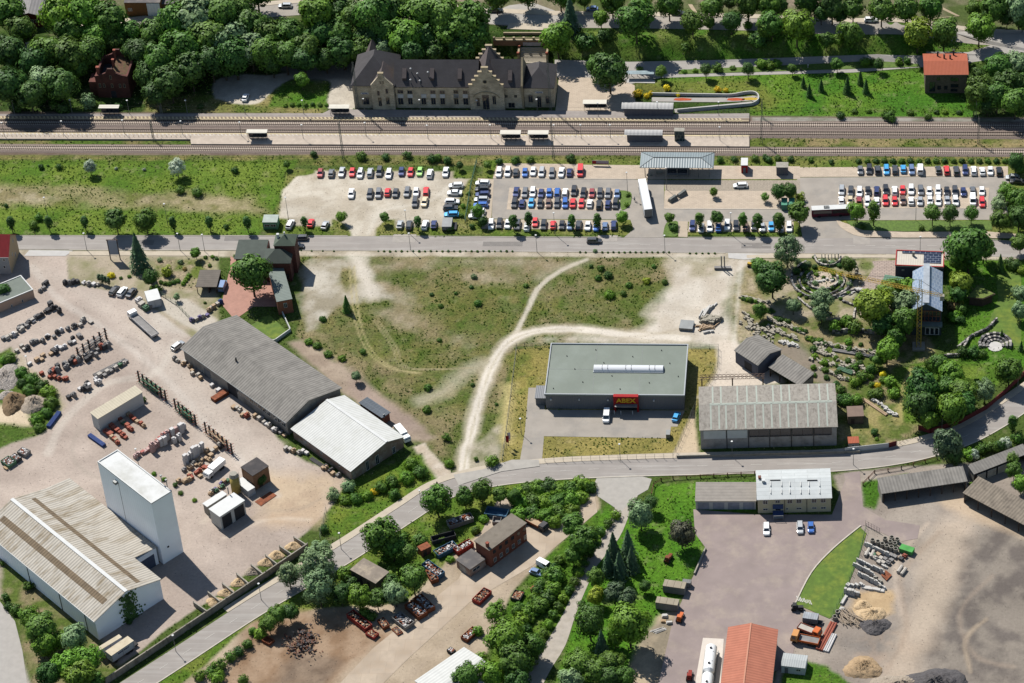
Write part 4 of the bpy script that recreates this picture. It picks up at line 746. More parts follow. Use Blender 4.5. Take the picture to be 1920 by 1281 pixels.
def car_meshes(kind):
 if kind in CARM:return CARM[kind]
 Lc,Wc,H,hood,boot,wsx,bk=TYPES[kind];h=Wc/2;belt=.92 if kind!='van' else 1.08;lo=.24
 mb=MB();xs=[-.5,-.485,-.40,-.2,.05,.26,.42,.485,.5]
 zt=[belt-.18,belt-.02,belt+.0,belt+.01,belt+.01,belt-.02,belt-.12,belt-.24,belt-.36]
 hw=[h*.84,h*.93,h*.99,h,h,h,h*.97,h*.88,h*.74]
 sec=[]
 for x,z,w_ in zip(xs,zt,hw):
  x*=Lc;sec.append([(x,-w_,lo),(x,-w_*1.0,(lo+z)/2),(x,-w_*.95,z-.04),(x,-w_*.80,z),(x,w_*.80,z),(x,w_*.95,z-.04),(x,w_,(lo+z)/2),(x,w_,lo)])
 vs=[p for s_ in sec for p in s_];fs=[]
 for i in range(len(sec)-1):
  for j in range(7):fs.append((i*8+j,i*8+8+j,i*8+9+j,i*8+j+1))
  fs.append((i*8+7,i*8+15,i*8+8,i*8))
 fs+=[tuple(range(0,8)),tuple(range(len(vs)-1,len(vs)-9,-1))]
 mb.add(vs,fs)
 x0,x1=-bk*Lc,(.5-wsx*.55)*Lc-.35;rx0=x0+(.28 if boot<.05 else.62);rx1=x1-(.62 if kind!='van' else.5)
 if kind=='van':x1=.34*Lc;rx1=x1-.55;rx0=x0+.08
 zb,zr=belt-.03,H;bw,rw=h*.90,h*.72 if kind!='van' else h*.82
 B_=[(x0,-bw,zb),(x1,-bw,zb),(x1,bw,zb),(x0,bw,zb)];T_=[(rx0,-rw,zr),(rx1,-rw,zr),(rx1,rw,zr),(rx0,rw,zr)]
 mb.add(B_+T_,[(4,5,6,7),(0,1,5,4),(1,2,6,5),(2,3,7,6),(3,0,4,7)])
 mb.box(x0+.5 if kind!='van' else x0+.1,-rw*.96,zr,rx1-.25,-rw*.86,zr+.03);mb.box(x0+.5 if kind!='van' else x0+.1,rw*.86,zr,rx1-.25,rw*.96,zr+.03)
 def pan(a,b_,c,d,ia,ib,lo_,hi_,off):
  a,b_,c,d=map(Vector,(a,b_,c,d));n_=(b_-a).cross(d-a).normalized()*off
  f=lambda u,v:a.lerp(b_,u).lerp(d.lerp(c,u),v)+n_
  m2=MB();m2.add([f(ia,lo_),f(ib,lo_),f(ib,hi_),f(ia,hi_)],[(0,1,2,3)]);m2.add([f(ia,lo_)-n_*.9,f(ib,lo_)-n_*.9,f(ib,hi_)-n_*.9,f(ia,hi_)-n_*.9],[(3,2,1,0)]);return m2
 ws=pan(B_[1],B_[2],T_[2],T_[1],.06,.94,.08,.95,.012)
 rw_=pan(B_[3],B_[0],T_[0],T_[3],.08,.92,.12,.9,.012)
 s1=pan(B_[0],B_[1],T_[1],T_[0],.08,.93,.14,.86,.012);s2=pan(B_[2],B_[3],T_[3],T_[2],.07,.92,.14,.86,.012)
 if kind=='van':s1=pan(B_[0],B_[1],T_[1],T_[0],.62,.95,.14,.86,.012);s2=pan(B_[2],B_[3],T_[3],T_[2],.05,.38,.14,.86,.012)
 wheels=[]
 for sx in(-.30,.32):
  for sy in(-1,1):
   t_=MB();t_.tube((sx*Lc,sy*(h-.20),.32),(sx*Lc,sy*(h+.01),.32),.32,14)
   r_=MB();r_.tube((sx*Lc,sy*(h-.05),.32),(sx*Lc,sy*(h+.02),.32),.2,10);wheels.append((t_,r_))
 mir=MB();[mir.cbox(x1-.35,s_*(bw+.12),zb+.1,.18,.22,.14)for s_ in(-1,1)]
 hl=MB();[hl.cbox(.462*Lc,s_*h*.70,belt-.235,.12,.30,.10)for s_ in(-1,1)]
 tl=MB();[tl.cbox(-.497*Lc,s_*h*.74,belt-.18,.06,.22,.16)for s_ in(-1,1)]
 CARM[kind]=dict(body=mb,windscreen=ws,rear_window=rw_,s1=s1,s2=s2,wheels=wheels,mir=mir,hl=hl,tl=tl);return CARM[kind]
PROTO={}
def car_proto(kind,colour,glassroof=False):
 k=(kind,colour)
 if k in PROTO:return PROTO[k],False
 M_=car_meshes(kind);o=thing('parked_'+{'hatchback':'hatchback','estate':'estate_car','saloon':'saloon_car','off-roader':'off_roader','van':'van'}[kind],'x','van' if kind=='van' else 'car')
 M_['body'].build('body',PAINT[colour],o);M_['windscreen'].build('windscreen',GLASS,o);M_['rear_window'].build('rear_window',GLASS,o)
 M_['s1'].build('side_window',GLASS,o);M_['s2'].build('side_window',GLASS,o);M_['mir'].build('mirrors',PAINT[colour],o)
 M_['hl'].build('headlights',LAMPG,o);M_['tl'].build('tail_lights',LAMPR,o)
 for t_,r_ in M_['wheels']:
  w_=t_.build('wheel',RUBBER,o);r_.build('rim',RIM,w_)
 PROTO[k]=o;return o,True
def car(px,py,rz,kind,colour,label,group=None):
 pz=.72 if kind!='van' else.95
 p=P(px,py,pz);p.z=terr(p.x,p.y)+.065
 o,new=car_proto(kind,colour)
 if not new:o=dup(o,p,R(rz),label,group)
 else:
  o.location=p;o.rotation_euler=(0,0,R(rz));o['label']=label
 if group:o['group']=group
 elif 'group' in o:del o['group']
 return o
def row(place,group,cars,ox,oy,rz=None,side='from left',key=0):
 rnd=random.Random(len(place)*7+len(cars));seen={};tot={}
 L_=sorted(cars,key=lambda c:c[key])
 defk=lambda c:c[3]if len(c)>3 and c[3]else None
 L2=[]
 for c in L_:
  k_=defk(c)or rnd.choice(['hatchback','hatchback','estate','saloon','off-roader','estate']);L2.append((c,k_));tot[(c[2],k_)]=tot.get((c[2],k_),0)+1
 for c,k_ in L2:
  kk=(c[2],k_);i=seen.get(kk,0);seen[kk]=i+1
  lab=f'{c[2]} {k_}'+(f' {ordw(i)} {side}' if tot[kk]>1 else '')+' '+place
  z=c[4]if len(c)>4 else(rz if rz is not None else rnd.choice([90,-90,-90,-90])+rnd.uniform(-2.5,2.5))
  car(ox+c[0]/3.84,oy+c[1]/3.84,z,k_,c[2],lab,group)
W_,S_,G_,D_,K_='white','silver','grey','dark grey','black';NV,BL,LB='navy','blue','light blue'
g='cars in the gravel car park'
row('in the back row of the gravel car park',g,[(463,93,'dark red','hatchback'),(542,93,G_,'hatchback'),(618,86,S_),(693,88,'red','hatchback'),(750,95,W_,'estate'),(822,88,S_,'estate'),(889,83,D_,'off-roader'),(957,98,W_,'estate'),(1048,83,NV,'hatchback'),(1113,86,'red','hatchback'),(1180,83,'green','hatchback'),(1252,96,W_,'estate'),(1366,86,W_,'saloon')],480,300)
row('in the middle row of the gravel car park',g,[(686,240,W_,'saloon'),(820,243,D_,'estate'),(883,240,G_,'off-roader'),(947,230,'red','hatchback'),(1005,237,D_,'hatchback'),(1088,230,G_,'estate'),(1153,230,W_,'hatchback'),(1224,226,'red','estate')],480,300)
row('in the short front file of the gravel car park',g,[(1145,303,D_,'estate'),(1214,300,'beige','saloon')],480,300)
row('parked sideways at the east end of the gravel car park',g,[(1440,182,W_,'estate',183),(1430,235,W_,'saloon',180),(1413,298,W_,'estate',0),(1400,343,D_,'estate',2),(1407,390,LB,'estate',182)],480,300,side='from top',key=1)
row('on the verge bays in front of the gravel car park',g,[(246,461,W_,'estate',80),(394,452,'red','hatchback',86),(497,468,S_,'hatchback',80),(1037,463,S_,'hatchback',88),(1103,468,D_,'estate',90),(1217,465,W_,'estate',86),(1281,463,NV,'hatchback',92)],480,300)
g='cars in the middle car park'
row('parked sideways along the west edge of the middle car park',g,[(1632,165,W_,'estate',178),(1628,208,K_,'estate',180),(1632,246,NV,'estate',183),(1622,283,S_,'estate',180),(1618,323,BL,'estate',181),(1600,368,W_,'estate',178),(1583,402,W_,'estate',180)],480,300,side='from top',key=1)
row('in the back row of the middle car park',g,[(-93,87,W_,'estate'),(-30,85,W_,'off-roader'),(28,88,D_,'hatchback'),(94,90,BL,'hatchback'),(153,82,W_,'hatchback'),(214,86,S_,'estate'),(288,92,G_,'estate'),(356,88,W_,'saloon'),(415,88,NV,'hatchback'),(492,77,'red','van')],960,300)
row('in the second row of the middle car park',g,[(30,230,NV),(94,235,G_,'estate'),(150,230,W_,'estate'),(210,240,NV,'hatchback'),(268,236,BL,'hatchback'),(326,232,BL,'estate'),(382,235,W_,'estate'),(447,223,K_,'off-roader'),(514,237,K_,'estate'),(576,238,'dark red','hatchback'),(634,238,D_,'estate'),(692,240,G_,'estate'),(757,243,'slate blue','hatchback')],960,300)
row('in the third row of the middle car park',g,[(18,308,K_,'estate'),(73,312,NV,'hatchback'),(139,308,LB,'hatchback'),(203,312,K_,'hatchback'),(263,312,'brown','hatchback'),(325,308,D_,'estate'),(383,310,BL,'estate'),(438,308,'red','saloon'),(500,312,'red','hatchback'),(560,312,W_,'hatchback'),(627,320,K_,'estate'),(691,318,NV,'hatchback'),(746,316,K_,'off-roader')],960,300)
row('in the front bays of the middle car park',g,[(-150,462,W_,'estate'),(-90,456,K_,'estate'),(-30,460,W_,'hatchback'),(40,466,D_,'estate'),(108,478,W_,'hatchback'),(167,448,'red','hatchback'),(228,466,K_,'estate'),(296,466,'red','hatchback'),(360,468,K_,'hatchback'),(418,470,'slate blue','hatchback'),(480,467,D_,'estate'),(546,474,W_,'hatchback'),(607,480,BL,'hatchback'),(670,476,'slate blue','hatchback'),(733,468,NV,'estate')],960,300)
row('in the bays between the truck and the bus','cars by the bus station',[(1300,473,NV,'estate'),(1364,490,S_,'hatchback'),(1424,478,W_,'estate'),(1487,485,BL,'hatchback'),(1550,468,W_,'off-roader'),(1614,473,K_,'estate'),(1682,483,'brown','hatchback'),(1742,474,D_,'hatchback'),(1804,484,S_,'hatchback'),(1867,478,LB,'hatchback'),(1935,488,S_,'hatchback'),(1996,480,W_,'estate')],960,300)
g='cars in the eastern car park'
row('in the back row of the eastern car park',g,[(742,74,G_,'hatchback'),(806,68,K_,'off-roader'),(866,70,D_,'off-roader'),(930,70,LB,'estate'),(991,68,D_,'estate'),(1051,63,LB,'hatchback'),(1112,70,'slate blue','estate'),(1173,62,W_,'van',90),(1303,70,D_,'hatchback'),(1363,72,'red','estate'),(1432,75,D_,'estate'),(1497,72,NV,'estate'),(1558,75,W_,'estate'),(1620,80,W_,'hatchback'),(1678,78,W_,'hatchback'),(1741,80,K_,'estate')],1420,300)
row('in the second row of the eastern car park',g,[(608,218,S_,'estate'),(673,225,D_,'estate'),(736,228,W_,'estate'),(797,223,K_,'hatchback'),(860,220,NV,'estate'),(925,216,K_,'off-roader'),(989,220,W_,'estate'),(1046,216,'red','hatchback'),(1108,214,W_,'off-roader'),(1177,218,G_,'estate'),(1239,225,W_,'hatchback'),(1302,218,W_,'estate'),(1364,225,K_,'hatchback'),(1423,224,D_,'off-roader'),(1484,230,NV,'hatchback'),(1551,218,G_,'hatchback'),(1617,224,W_,'hatchback')],1420,300)
row('in the third row of the eastern car park',g,[(605,290,W_,'hatchback'),(669,292,'beige','hatchback'),(733,293,'dark red','hatchback'),(793,298,W_,'estate'),(860,295,W_,'hatchback'),(922,293,'red','off-roader'),(989,296,'red','hatchback'),(1049,290,'brown','hatchback'),(1108,293,W_,'hatchback'),(1173,297,S_,'hatchback'),(1243,292,W_,'hatchback'),(1304,293,W_,'estate'),(1368,292,S_,'hatchback'),(1427,295,W_,'off-roader'),(1552,285,W_,'van',-90),(1619,303,'red','estate')],1420,300)
car(1420+1838/3.84,300+125/3.84,175,'off-roader','silver','silver off-roader parked crosswise at the far corner of the eastern car park')
car(1420+1872/3.84,300+152/3.84,175,'saloon','black','black saloon beside the silver off-roader under the corner trees')
car(960+1645/3.84,300+182/3.84,184,'estate','white','lone white estate car on the cobbles of the bus plaza')
car(960+592/3.84,300+580/3.84,0,'estate','dark grey','dark grey estate car driving along the main road')
car(480+322/3.84,300+560/3.84,182,'estate','dark grey','dark grey estate car on the road behind the green hipped roof')
car(480+300/3.84,300+618/3.84,0,'hatchback','black','black hatchback on the road just below the dark grey estate car')
car(822/3.84,300+938/3.84,72,'estate','black','black estate car nearest the billboard in the masonry yard')
car(880/3.84,300+946/3.84,72,'estate','white','white estate car between two dark cars in the masonry yard')
car(945/3.84,300+954/3.84,72,'saloon','dark grey','dark grey saloon beside the white estate car in the masonry yard')
car(1602/3.84,300+902/3.84,86,'van','slate blue','slate blue van on the red paving beside the carport')
car(1767/3.84,700/3.84,84,'hatchback','white','white hatchback alone on the gravel turning place below the woods')
car(1280/3.84,620+106/3.84,55,'estate','silver','silver estate car at the corner of the long grey-roofed warehouse')
car(960+680/3.84,620+612/3.84,-91,'van','white','white van parked in front of the red store entrance')
car(960+1183/3.84,620+618/3.84,76,'hatchback','light blue','light blue hatchback in the corner of the store forecourt')
car(960+235/3.84,950+418/3.84,-35,'van','white','white van on the concrete yard near the brick house')
car(960+178/3.84,950+473/3.84,-25,'hatchback','slate blue','slate blue hatchback beside the white van near the brick house')
car(1420+66/3.84,950+160/3.84,-88,'estate','white','white estate car with dark glass roof before the pale office')
car(1420+308/3.84,950+150/3.84,-88,'estate','silver','silver estate car before the pale office')
car(1420+386/3.84,950+148/3.84,-88,'hatchback','blue','blue hatchback before the pale office')
g='cars along the top street'
car(480+210/3.84,40/3.84,180,'estate','silver','silver estate car at the kerb of the top street',g)
car(480+1728/3.84,72/3.84,0,'estate','black','black estate car in tree shade above the station',g)
car(960+578/3.84,62/3.84,180,'hatchback','slate blue','slate blue hatchback under the street trees beside the pine',g)
car(960+1197/3.84,92/3.84,0,'saloon','dark grey','dark grey saloon in shade under the top street trees',g)
car(1420+820/3.84,142/3.84,0,'estate','white','white estate car half in shade on the top street',g)
car(278,3,0,'hatchback','silver','silver hatchback at the top edge beside the brown building',g)
# ------------------------ building kit
RF_GREY=mat('grey_fibre_cement',(150,145,137),var=.14,scale=.5,stripe=('x',.9,.5),blot=((112,108,102),.35,.6),streak=(1,.2,1))
RF_GREYX=mat('grey_fibre_cement_b',(138,134,128),var=.14,scale=.5,stripe=('y',.9,.5),blot=((112,108,102),.35,.6),streak=(.2,1,1))
RF_WHITEX=mat('white_sheet_roof',(232,232,226),var=.05,scale=.3,stripe=('y',.9,.35),blot=((205,205,192),.2,.5),streak=(.15,1,1))
RF_BEIGE=mat('weathered_sheet_roof',(204,196,182),var=.08,scale=.4,stripe=('y',.85,.6),blot=((150,130,98),.3,.9),streak=(.06,1,1))
RF_GREEN=mat('grey_green_membrane',(138,146,134),var=.06,scale=.15,blot=((150,158,148),.1,.6))
RF_ZINC=mat('zinc_seam_roof',(150,162,164),var=.06,scale=.3,stripe=('x',.8,.5),rough=.5)
RF_SLATE=mat('dark_slate',(84,81,82),var=.14,scale=.4,brick=(.5,.3,.03,(70,64,66),'top'),rough=.8)
RF_SLATER=mat('brown_slate',(104,94,92),var=.14,scale=.4,brick=(.5,.3,.03,(84,74,72),'top'),rough=.8)
RF_RED=mat('clay_tile_roof',(192,104,72),var=.12,scale=.5,stripe=('x',.45,.5),blot=((160,88,66),.5,.5))
RF_REDY=mat('clay_tile_roof_b',(198,124,98),var=.08,scale=.4,stripe=('y',.9,.35),blot=((180,106,84),.3,.4))
RF_BIT=mat('bitumen_felt',(104,100,98),var=.15,scale=.4,blot=((140,130,118),.4,.6))
STONE=mat('sandstone',(228,212,182),var=.2,scale=.35,brick=(.9,.38,.03,(176,164,142),'side'),blot=((160,148,124),.3,.6))
STONEL=mat('sandstone_trim',(178,162,130),var=.12,scale=.8)
BRICK=mat('red_brick',(164,88,66),var=.16,scale=.5,brick=(.5,.16,.02,(130,100,84),'side'),blot=((120,66,54),.4,.6))
BRICKD=mat('old_red_brick',(108,60,50),var=.25,scale=.4,brick=(.5,.16,.02,(90,60,52),'side'),blot=((80,52,46),.3,.8))
RENDER=mat('pale_render',(216,206,172),var=.07,scale=.3,blot=((190,180,150),.3,.4))
RENDW=mat('white_render',(222,222,216),var=.05,scale=.3,blot=((200,200,190),.3,.5))
RENDG=mat('grey_render',(166,160,150),var=.14,scale=.35,blot=((126,118,108),.3,.8))
SHEETW=mat('white_wall_sheet',(.74,.76,.78),raw=True,var=.05,scale=.2,stripe=('x',1.0,.2))
SHEETG=mat('grey_wall_sheet',(130,132,136),var=.05,scale=.2,stripe=('x',.5,.3),rough=.5)
WOODD=mat('dark_timber',(84,66,56),var=.2,scale=1.5)
DOORM=mat('door_grey',(120,124,128),var=.08,stripe=('z',.4,.3))
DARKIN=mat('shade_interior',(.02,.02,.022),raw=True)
TRIMW=mat('white_trim',(232,232,228),var=.05)
RUST=mat('rusty_steel',(150,84,50),var=.25,scale=1.2,blot=((104,58,40),.8,.8))
SOLAR=mat('solar_panel',(44,50,70),var=.06,rough=.15,spec=.8,brick=(1.6,1.0,.06,(150,156,168),'top'))
class B:
 def __init__(s,name,label,cat,A,Bp,C,he,group=None,base=0.0):
  a,b_,c=Pz(*A,base+he),Pz(*Bp,base+he),Pz(*C,base+he)
  ax=(b_-a);ax.z=0;s.w=ax.length;ax.normalize();n_=Vector((-ax.y,ax.x,0));s.d=(c-a).dot(n_)
  s.he=he;s.rz=math.atan2(ax.y,ax.x);s.ax=ax;s.n=n_;s.o0=Vector((a.x,a.y,base));s.base=base
  s.o=thing(name,label,cat,s.o0,s.rz,group);s.inset=0
 def on(s,face,px,py):
  """photograph pixel to (u, z) on one wall plane of this building"""
  i=s.inset;q,nn,ud={'front':(s.o0+s.n*i,s.n,s.ax),'back':(s.o0+s.n*(s.d-i),s.n,s.ax),'left':(s.o0+s.ax*i,s.ax,s.n),'right':(s.o0+s.ax*(s.w-i),s.ax,s.n)}[face]
  d=Vector(ray(px,py));c0=Vector((0,CY,HCAM));t=(q-c0).dot(nn)/d.dot(nn);p=c0+d*t
  return(p-s.o0).dot(ud),p.z-s.base
 def part(s,mb,name,m,parent=None,**k):return mb.build(name,m,parent or s.o,**k)
 def T(s,face,u,z,out):
  i=s.inset
  return{'front':(u,i-out,z),'back':(u,s.d-i+out,z),'left':(i-out,u,z),'right':(s.w-i+out,u,z)}[face]
 def slab(s,mb,face,u0,z0,u1,z1,o0,o1,m=0):
  p,q=s.T(face,u0,z0,o0),s.T(face,u1,z1,o1);lo=[min(a,b_)for a,b_ in zip(p,q)];hi=[max(a,b_)for a,b_ in zip(p,q)]
  return mb.box(*lo,*hi,m)
 def win(s,face,u,z,w_,h_,fm=None,name='window',pm=None,label=None):
  mb=MB();f_=.09
  s.slab(mb,face,u,z,u+w_,z+f_,-.05,.06);s.slab(mb,face,u,z+h_-f_,u+w_,z+h_,-.05,.06)
  s.slab(mb,face,u,z+f_,u+f_,z+h_-f_,-.05,.06);s.slab(mb,face,u+w_-f_,z+f_,u+w_,z+h_-f_,-.05,.06)
  if w_>.9:s.slab(mb,face,u+w_/2-.04,z+f_,u+w_/2+.04,z+h_-f_,-.05,.05)
  f=mb.build(name,fm or FRAMEW,s.o);g_=MB();s.slab(g_,face,u+f_,z+f_,u+w_-f_,z+h_-f_,-.04,.025);g_.build('pane',pm or GLASS,f);return f
 def winpx(s,face,rects,fm=None,**k):
  for x0,y0,x1,y1 in rects:
   u0,z1=s.on(face,x0,y0);u1,z0=s.on(face,x1,y1);u0,u1=sorted((u0,u1));z0,z1=sorted((z0,z1));s.win(face,u0,max(.1,z0),u1-u0,z1-max(.1,z0),fm,**k)
 def door(s,face,u,z,w_,h_,m=DOORM,name='door'):
  mb=MB();s.slab(mb,face,u,z,u+w_,z+h_,-.05,.05);d_=mb.build(name,m,s.o)
  if w_<3:h2=MB();s.slab(h2,face,u+w_*.86,z+h_*.45,u+w_*.92,z+h_*.5,.05,.12);h2.build('handle',STEEL,d_)
  return d_
 def doorpx(s,face,x0,y0,x1,y1,m=DOORM,name='door'):
  u0,z1=s.on(face,x0,y0);u1,_=s.on(face,x1,y1);u0,u1=sorted((u0,u1));return s.door(face,u0,.05,u1-u0,z1,m,name)
 def body(s,wall,roof,kind='gable_x',rise=2,over=.4,th=.16,trim=None,pos=.5,wname='wall',he2=None,x0=0,x1=None,y0=0,y1=None,he=None,parapet=0):
  """outer roof outline is the measured rectangle; the wall stands over in from it"""
  x1=s.w if x1 is None else x1;y1=s.d if y1 is None else y1;he=he or s.he;s.inset=over if(x0==0 and y0==0)else s.inset
  X0,X1,Y0,Y1=x0+over,x1-over,y0+over,y1-over;W_,R_=MB(),MB()
  if kind=='flat':
   W_.box(X0,Y0,0,X1,Y1,he-th);R_.box(x0,y0,he-th+.002,x1,y1,he)
  elif kind=='shed':
   g_=(he2-he)/(y1-y0);z=lambda y:he+g_*(y-y0)-th
   W_.add([(X0,Y0,0),(X1,Y0,0),(X1,Y1,0),(X0,Y1,0),(X0,Y0,z(Y0)),(X1,Y0,z(Y0)),(X1,Y1,z(Y1)),(X0,Y1,z(Y1))],[(0,3,2,1),(4,5,6,7),(0,1,5,4),(1,2,6,5),(2,3,7,6),(3,0,4,7)])
   R_.add([(x0,y0,he-th+.003),(x1,y0,he-th+.003),(x1,y1,he2-th+.003),(x0,y1,he2-th+.003),(x0,y0,he),(x1,y0,he),(x1,y1,he2),(x0,y1,he2)],[(0,3,2,1),(4,5,6,7),(0,1,5,4),(1,2,6,5),(2,3,7,6),(3,0,4,7)])
  elif kind in('gable_x','gable_y'):
   if kind=='gable_x':sw=lambda x,y,z:(x,y,z);a0,a1,b0,b1,A0,A1,B0,B1=x0,x1,y0,y1,X0,X1,Y0,Y1
   else:sw=lambda x,y,z:(y,x,z);a0,a1,b0,b1,A0,A1,B0,B1=y0,y1,x0,x1,Y0,Y1,X0,X1
   bm_=b0+(b1-b0)*pos;g1=rise/(bm_-b0);zz=he+g1*(B0-b0)-th;g2=rise/(b1-bm_);zz2=he+g2*(b1-B1)-th;zr=he+rise-th
   prof=[(B0,0),(B1,0),(B1,zz2),(bm_,zr),(B0,zz)]
   vs=[sw(A0,y,z)for y,z in prof]+[sw(A1,y,z)for y,z in prof];W_.add(vs,[(4,3,2,1,0),(5,6,7,8,9)]+[(i,(i+1)%5,5+(i+1)%5,5+i)for i in range(5)])
   e=.004
   pr=[(b0,he-th+e),(bm_,zr+e),(b1,he-th+e),(b1,he),(bm_,he+rise),(b0,he)]
   vs=[sw(a0,y,z)for y,z in pr]+[sw(a1,y,z)for y,z in pr]
   R_.add(vs,[(i,(i+1)%6,6+(i+1)%6,6+i)for i in range(6)]+[(0,5,4,1),(1,4,3,2),(6,7,10,11),(7,8,9,10)])
  elif kind in('hip_x','hip_y'):
   W_.box(X0,Y0,0,X1,Y1,he-.02);lx,ly=x1-x0,y1-y0;hh=min(lx,ly)/2*(1 if pos==.5 else pos*2)
   r0,r1=((x0+hh,(y0+y1)/2),(x1-hh,(y0+y1)/2))if lx>=ly else(((x0+x1)/2,y0+hh),((x0+x1)/2,y1-hh))
   vs=[(x0,y0,he),(x1,y0,he),(x1,y1,he),(x0,y1,he),(*r0,he+rise),(*r1,he+rise),(x0,y0,he-th),(x1,y0,he-th),(x1,y1,he-th),(x0,y1,he-th)]
   fs=([(0,1,5,4),(1,2,5),(2,3,4,5),(3,0,4)]if lx>=ly else[(0,1,4),(1,2,5,4),(2,3,5),(3,0,4,5)])+[(6,9,8,7),(0,6,7,1),(1,7,8,2),(2,8,9,3),(3,9,6,0)]
   R_.add(vs,fs)
  s.wallo=W_.build(wname,wall,s.o);s.roofo=R_.build('roof',roof,s.o)
  if parapet:
   p_=MB();t_=.3;zt=he+parapet
   p_.box(x0-.01,y0-.01,he+.002,x1+.01,y0+t_,zt);p_.box(x0-.01,y1-t_,he+.002,x1+.01,y1+.01,zt)
   p_.box(x0-.01,y0+t_,he+.002,x0+t_,y1-t_,zt);p_.box(x1-t_,y0+t_,he+.002,x1+.01,y1-t_,zt);p_.build('parapet',trim or TRIMW,s.o)
  elif trim and kind!='flat':
   g_=MB();
   if kind in('gable_x','shed','hip_x','hip_y'):g_.box(x0,y0-.14,he-.16,x1,y0-.003,he-.02)
   else:g_.box(x0-.14,y0,he-.16,x0-.003,y1,he-.02);g_.box(x1+.003,y0,he-.16,x1+.14,y1,he-.02)
   g_.build('gutter',trim,s.o)
  return s
 def ridge(s,m,kind='gable_x',rise=2,wd=.35,pos=.5):
  mb=MB();z=s.he+rise
  if kind=='gable_x':mb.box(0,s.d*pos-wd,z-.05,s.w,s.d*pos+wd,z+.08)
  else:mb.box(s.w*pos-wd,0,z-.05,s.w*pos+wd,s.d,z+.08)
  mb.build('ridge_cap',m,s.o)
 def pipe(s,x,y,z0,z1,r=.18,m=None,name='chimney'):mb=MB();mb.cyl(x,y,z0,z1,r);return mb.build(name,m or STEEL,s.o)
 def stack(s,x,y,z0,z1,sx=.7,sy=.7,m=None):mb=MB();mb.cbox(x,y,(z0+z1)/2,sx,sy,z1-z0);mb.cbox(x,y,z1+.06,sx+.16,sy+.16,.12);return mb.build('chimney',m or BRICK,s.o)
def letters(txt,size,m,parent,loc,rot,depth=.03,name='lettering'):
 cu=bpy.data.curves.new(name,'FONT');cu.body=txt;cu.size=size;cu.extrude=depth;cu.align_x='CENTER';cu.offset=.03*size;cu.resolution_u=2
 o=bpy.data.objects.new(name,cu);COL.objects.link(o);dg=bpy.context.evaluated_depsgraph_get();me_=bpy.data.meshes.new_from_object(o.evaluated_get(dg));bpy.data.objects.remove(o)
 o=bpy.data.objects.new(name,me_);me_.materials.clear();me_.materials.append(m);COL.objects.link(o);o.parent=parent;o.location=loc;o.rotation_euler=rot;return o
 # ------------------------ railway station
ST=B('railway_station','long sandstone railway station with slate roofs and stepped gables beside the platform','station',(668,203.5),(1040,204.5),(1040,160),0.0)
D_ST=13.0;ST.d=D_ST
def sx(px,py):return ST.on('front',px,py)
def zl(px,py,o):k=9.143;return ST.on('front',o[0]+px/k,o[1]+py/k)
O1,O2=(650,80),(850,80)
xm0=zl(850,1000,O1)[0];xc0=zl(290,1000,O2)[0];xc1=zl(815,1000,O2)[0];xr=zl(1190,1000,O2)[0];xe=ST.w;he_m=zl(1400,765,O1)[1];he_r=zl(1400,800,O2)[1]
rise_m=6.2
def st_roof(x0,x1,y0,y1,he,rise,wall,roof,kind,over=.3,wn='wall'):
 ST.he=he;ST.body(wall,roof,kind,rise,over,x0=x0,x1=x1,y0=y0,y1=y1,he=he,wname=wn);ST.inset=0
st_roof(xm0-.3,xc0+3,0,D_ST,he_m,rise_m,STONE,RF_SLATE,'gable_x')
st_roof(xc1-3,xr+.3,.0,D_ST,he_m-.1,rise_m+.4,STONE,RF_SLATE,'gable_x',.28)
st_roof(xr+.1,xe+.3,.6,D_ST+1,he_r,4.6,STONE,RF_SLATE,'hip_x',.35)
st_roof(-.8,xm0+.2,-.4,D_ST+4,zl(620,730,O1)[1],7.0,STONE,RF_SLATE,'hip_y',.4)
st_roof(1,6,D_ST+2,D_ST+9,8,4,STONE,RF_SLATER,'gable_y',.3)
def gable_front(x0,x1,pts,y,name,th=.7,cap=True):
 """stone gable wall from base to a stepped outline pts [(x,z)...] left to right"""
 poly=[(x0,0)]+pts+[(x1,0)];vs=[(x,y,z)for x,z in poly]+[(x,y+th,z)for x,z in poly];n=len(poly)
 mb=MB();tri=tessellate_polygon([[Vector((x,z,0))for x,z in poly]])
 fs=[]
 for a in tri:
  p=[Vector((poly[i][0],poly[i][1]))for i in a];cr=(p[1]-p[0]).cross(p[2]-p[0]);a=a if cr>0 else a[::-1];fs.append(tuple(a));fs.append(tuple(i+n for i in a[::-1]))
 fs+=[((i+1)%n,i,n+i,n+(i+1)%n)for i in range(n)];mb.add(vs,fs);w_=mb.build(name,STONE,ST.o)
 cm_=MB()
 for(xa,za),(xb,zb)in zip(pts,pts[1:]):
  if abs(za-zb)<.01:cm_.box(min(xa,xb)-.15,y-.15,za,max(xa,xb)+.1,y+th+.08,za+.2)
 if cm_.v:cm_.build('coping',STONEL,w_)
 return w_
steps=[(268,700),(322,625),(370,555),(425,480),(482,405)];stepr=[(572,405),(632,480),(692,555),(752,625),(825,700)]
pts=[]
for i,(x,y)in enumerate(steps):
 u,z=zl(x,y,O2)
 if pts:pts.append((u,pts[-1][1]))
 pts.append((u,z))
pk=pts[-1][1];xcen=(zl(482,405,O2)[0]+zl(572,405,O2)[0])/2
for(xa,ya)in steps[::-1]:
 u,z=zl(xa,ya,O2);pts.append((2*xcen-u+.35,z))
 k=steps.index((xa,ya))
 if k>0:pts.append((2*xcen-u+.35,zl(*steps[k-1],O2)[1]))
gable_front(pts[0][0],pts[-1][0],pts,-1.0,'gable_wall')
ptsb=[(x,z-1.0)for x,z in pts if z>he_m+1.0]
gable_front(ptsb[0][0],ptsb[-1][0],ptsb,D_ST-.2,'rear_gable')
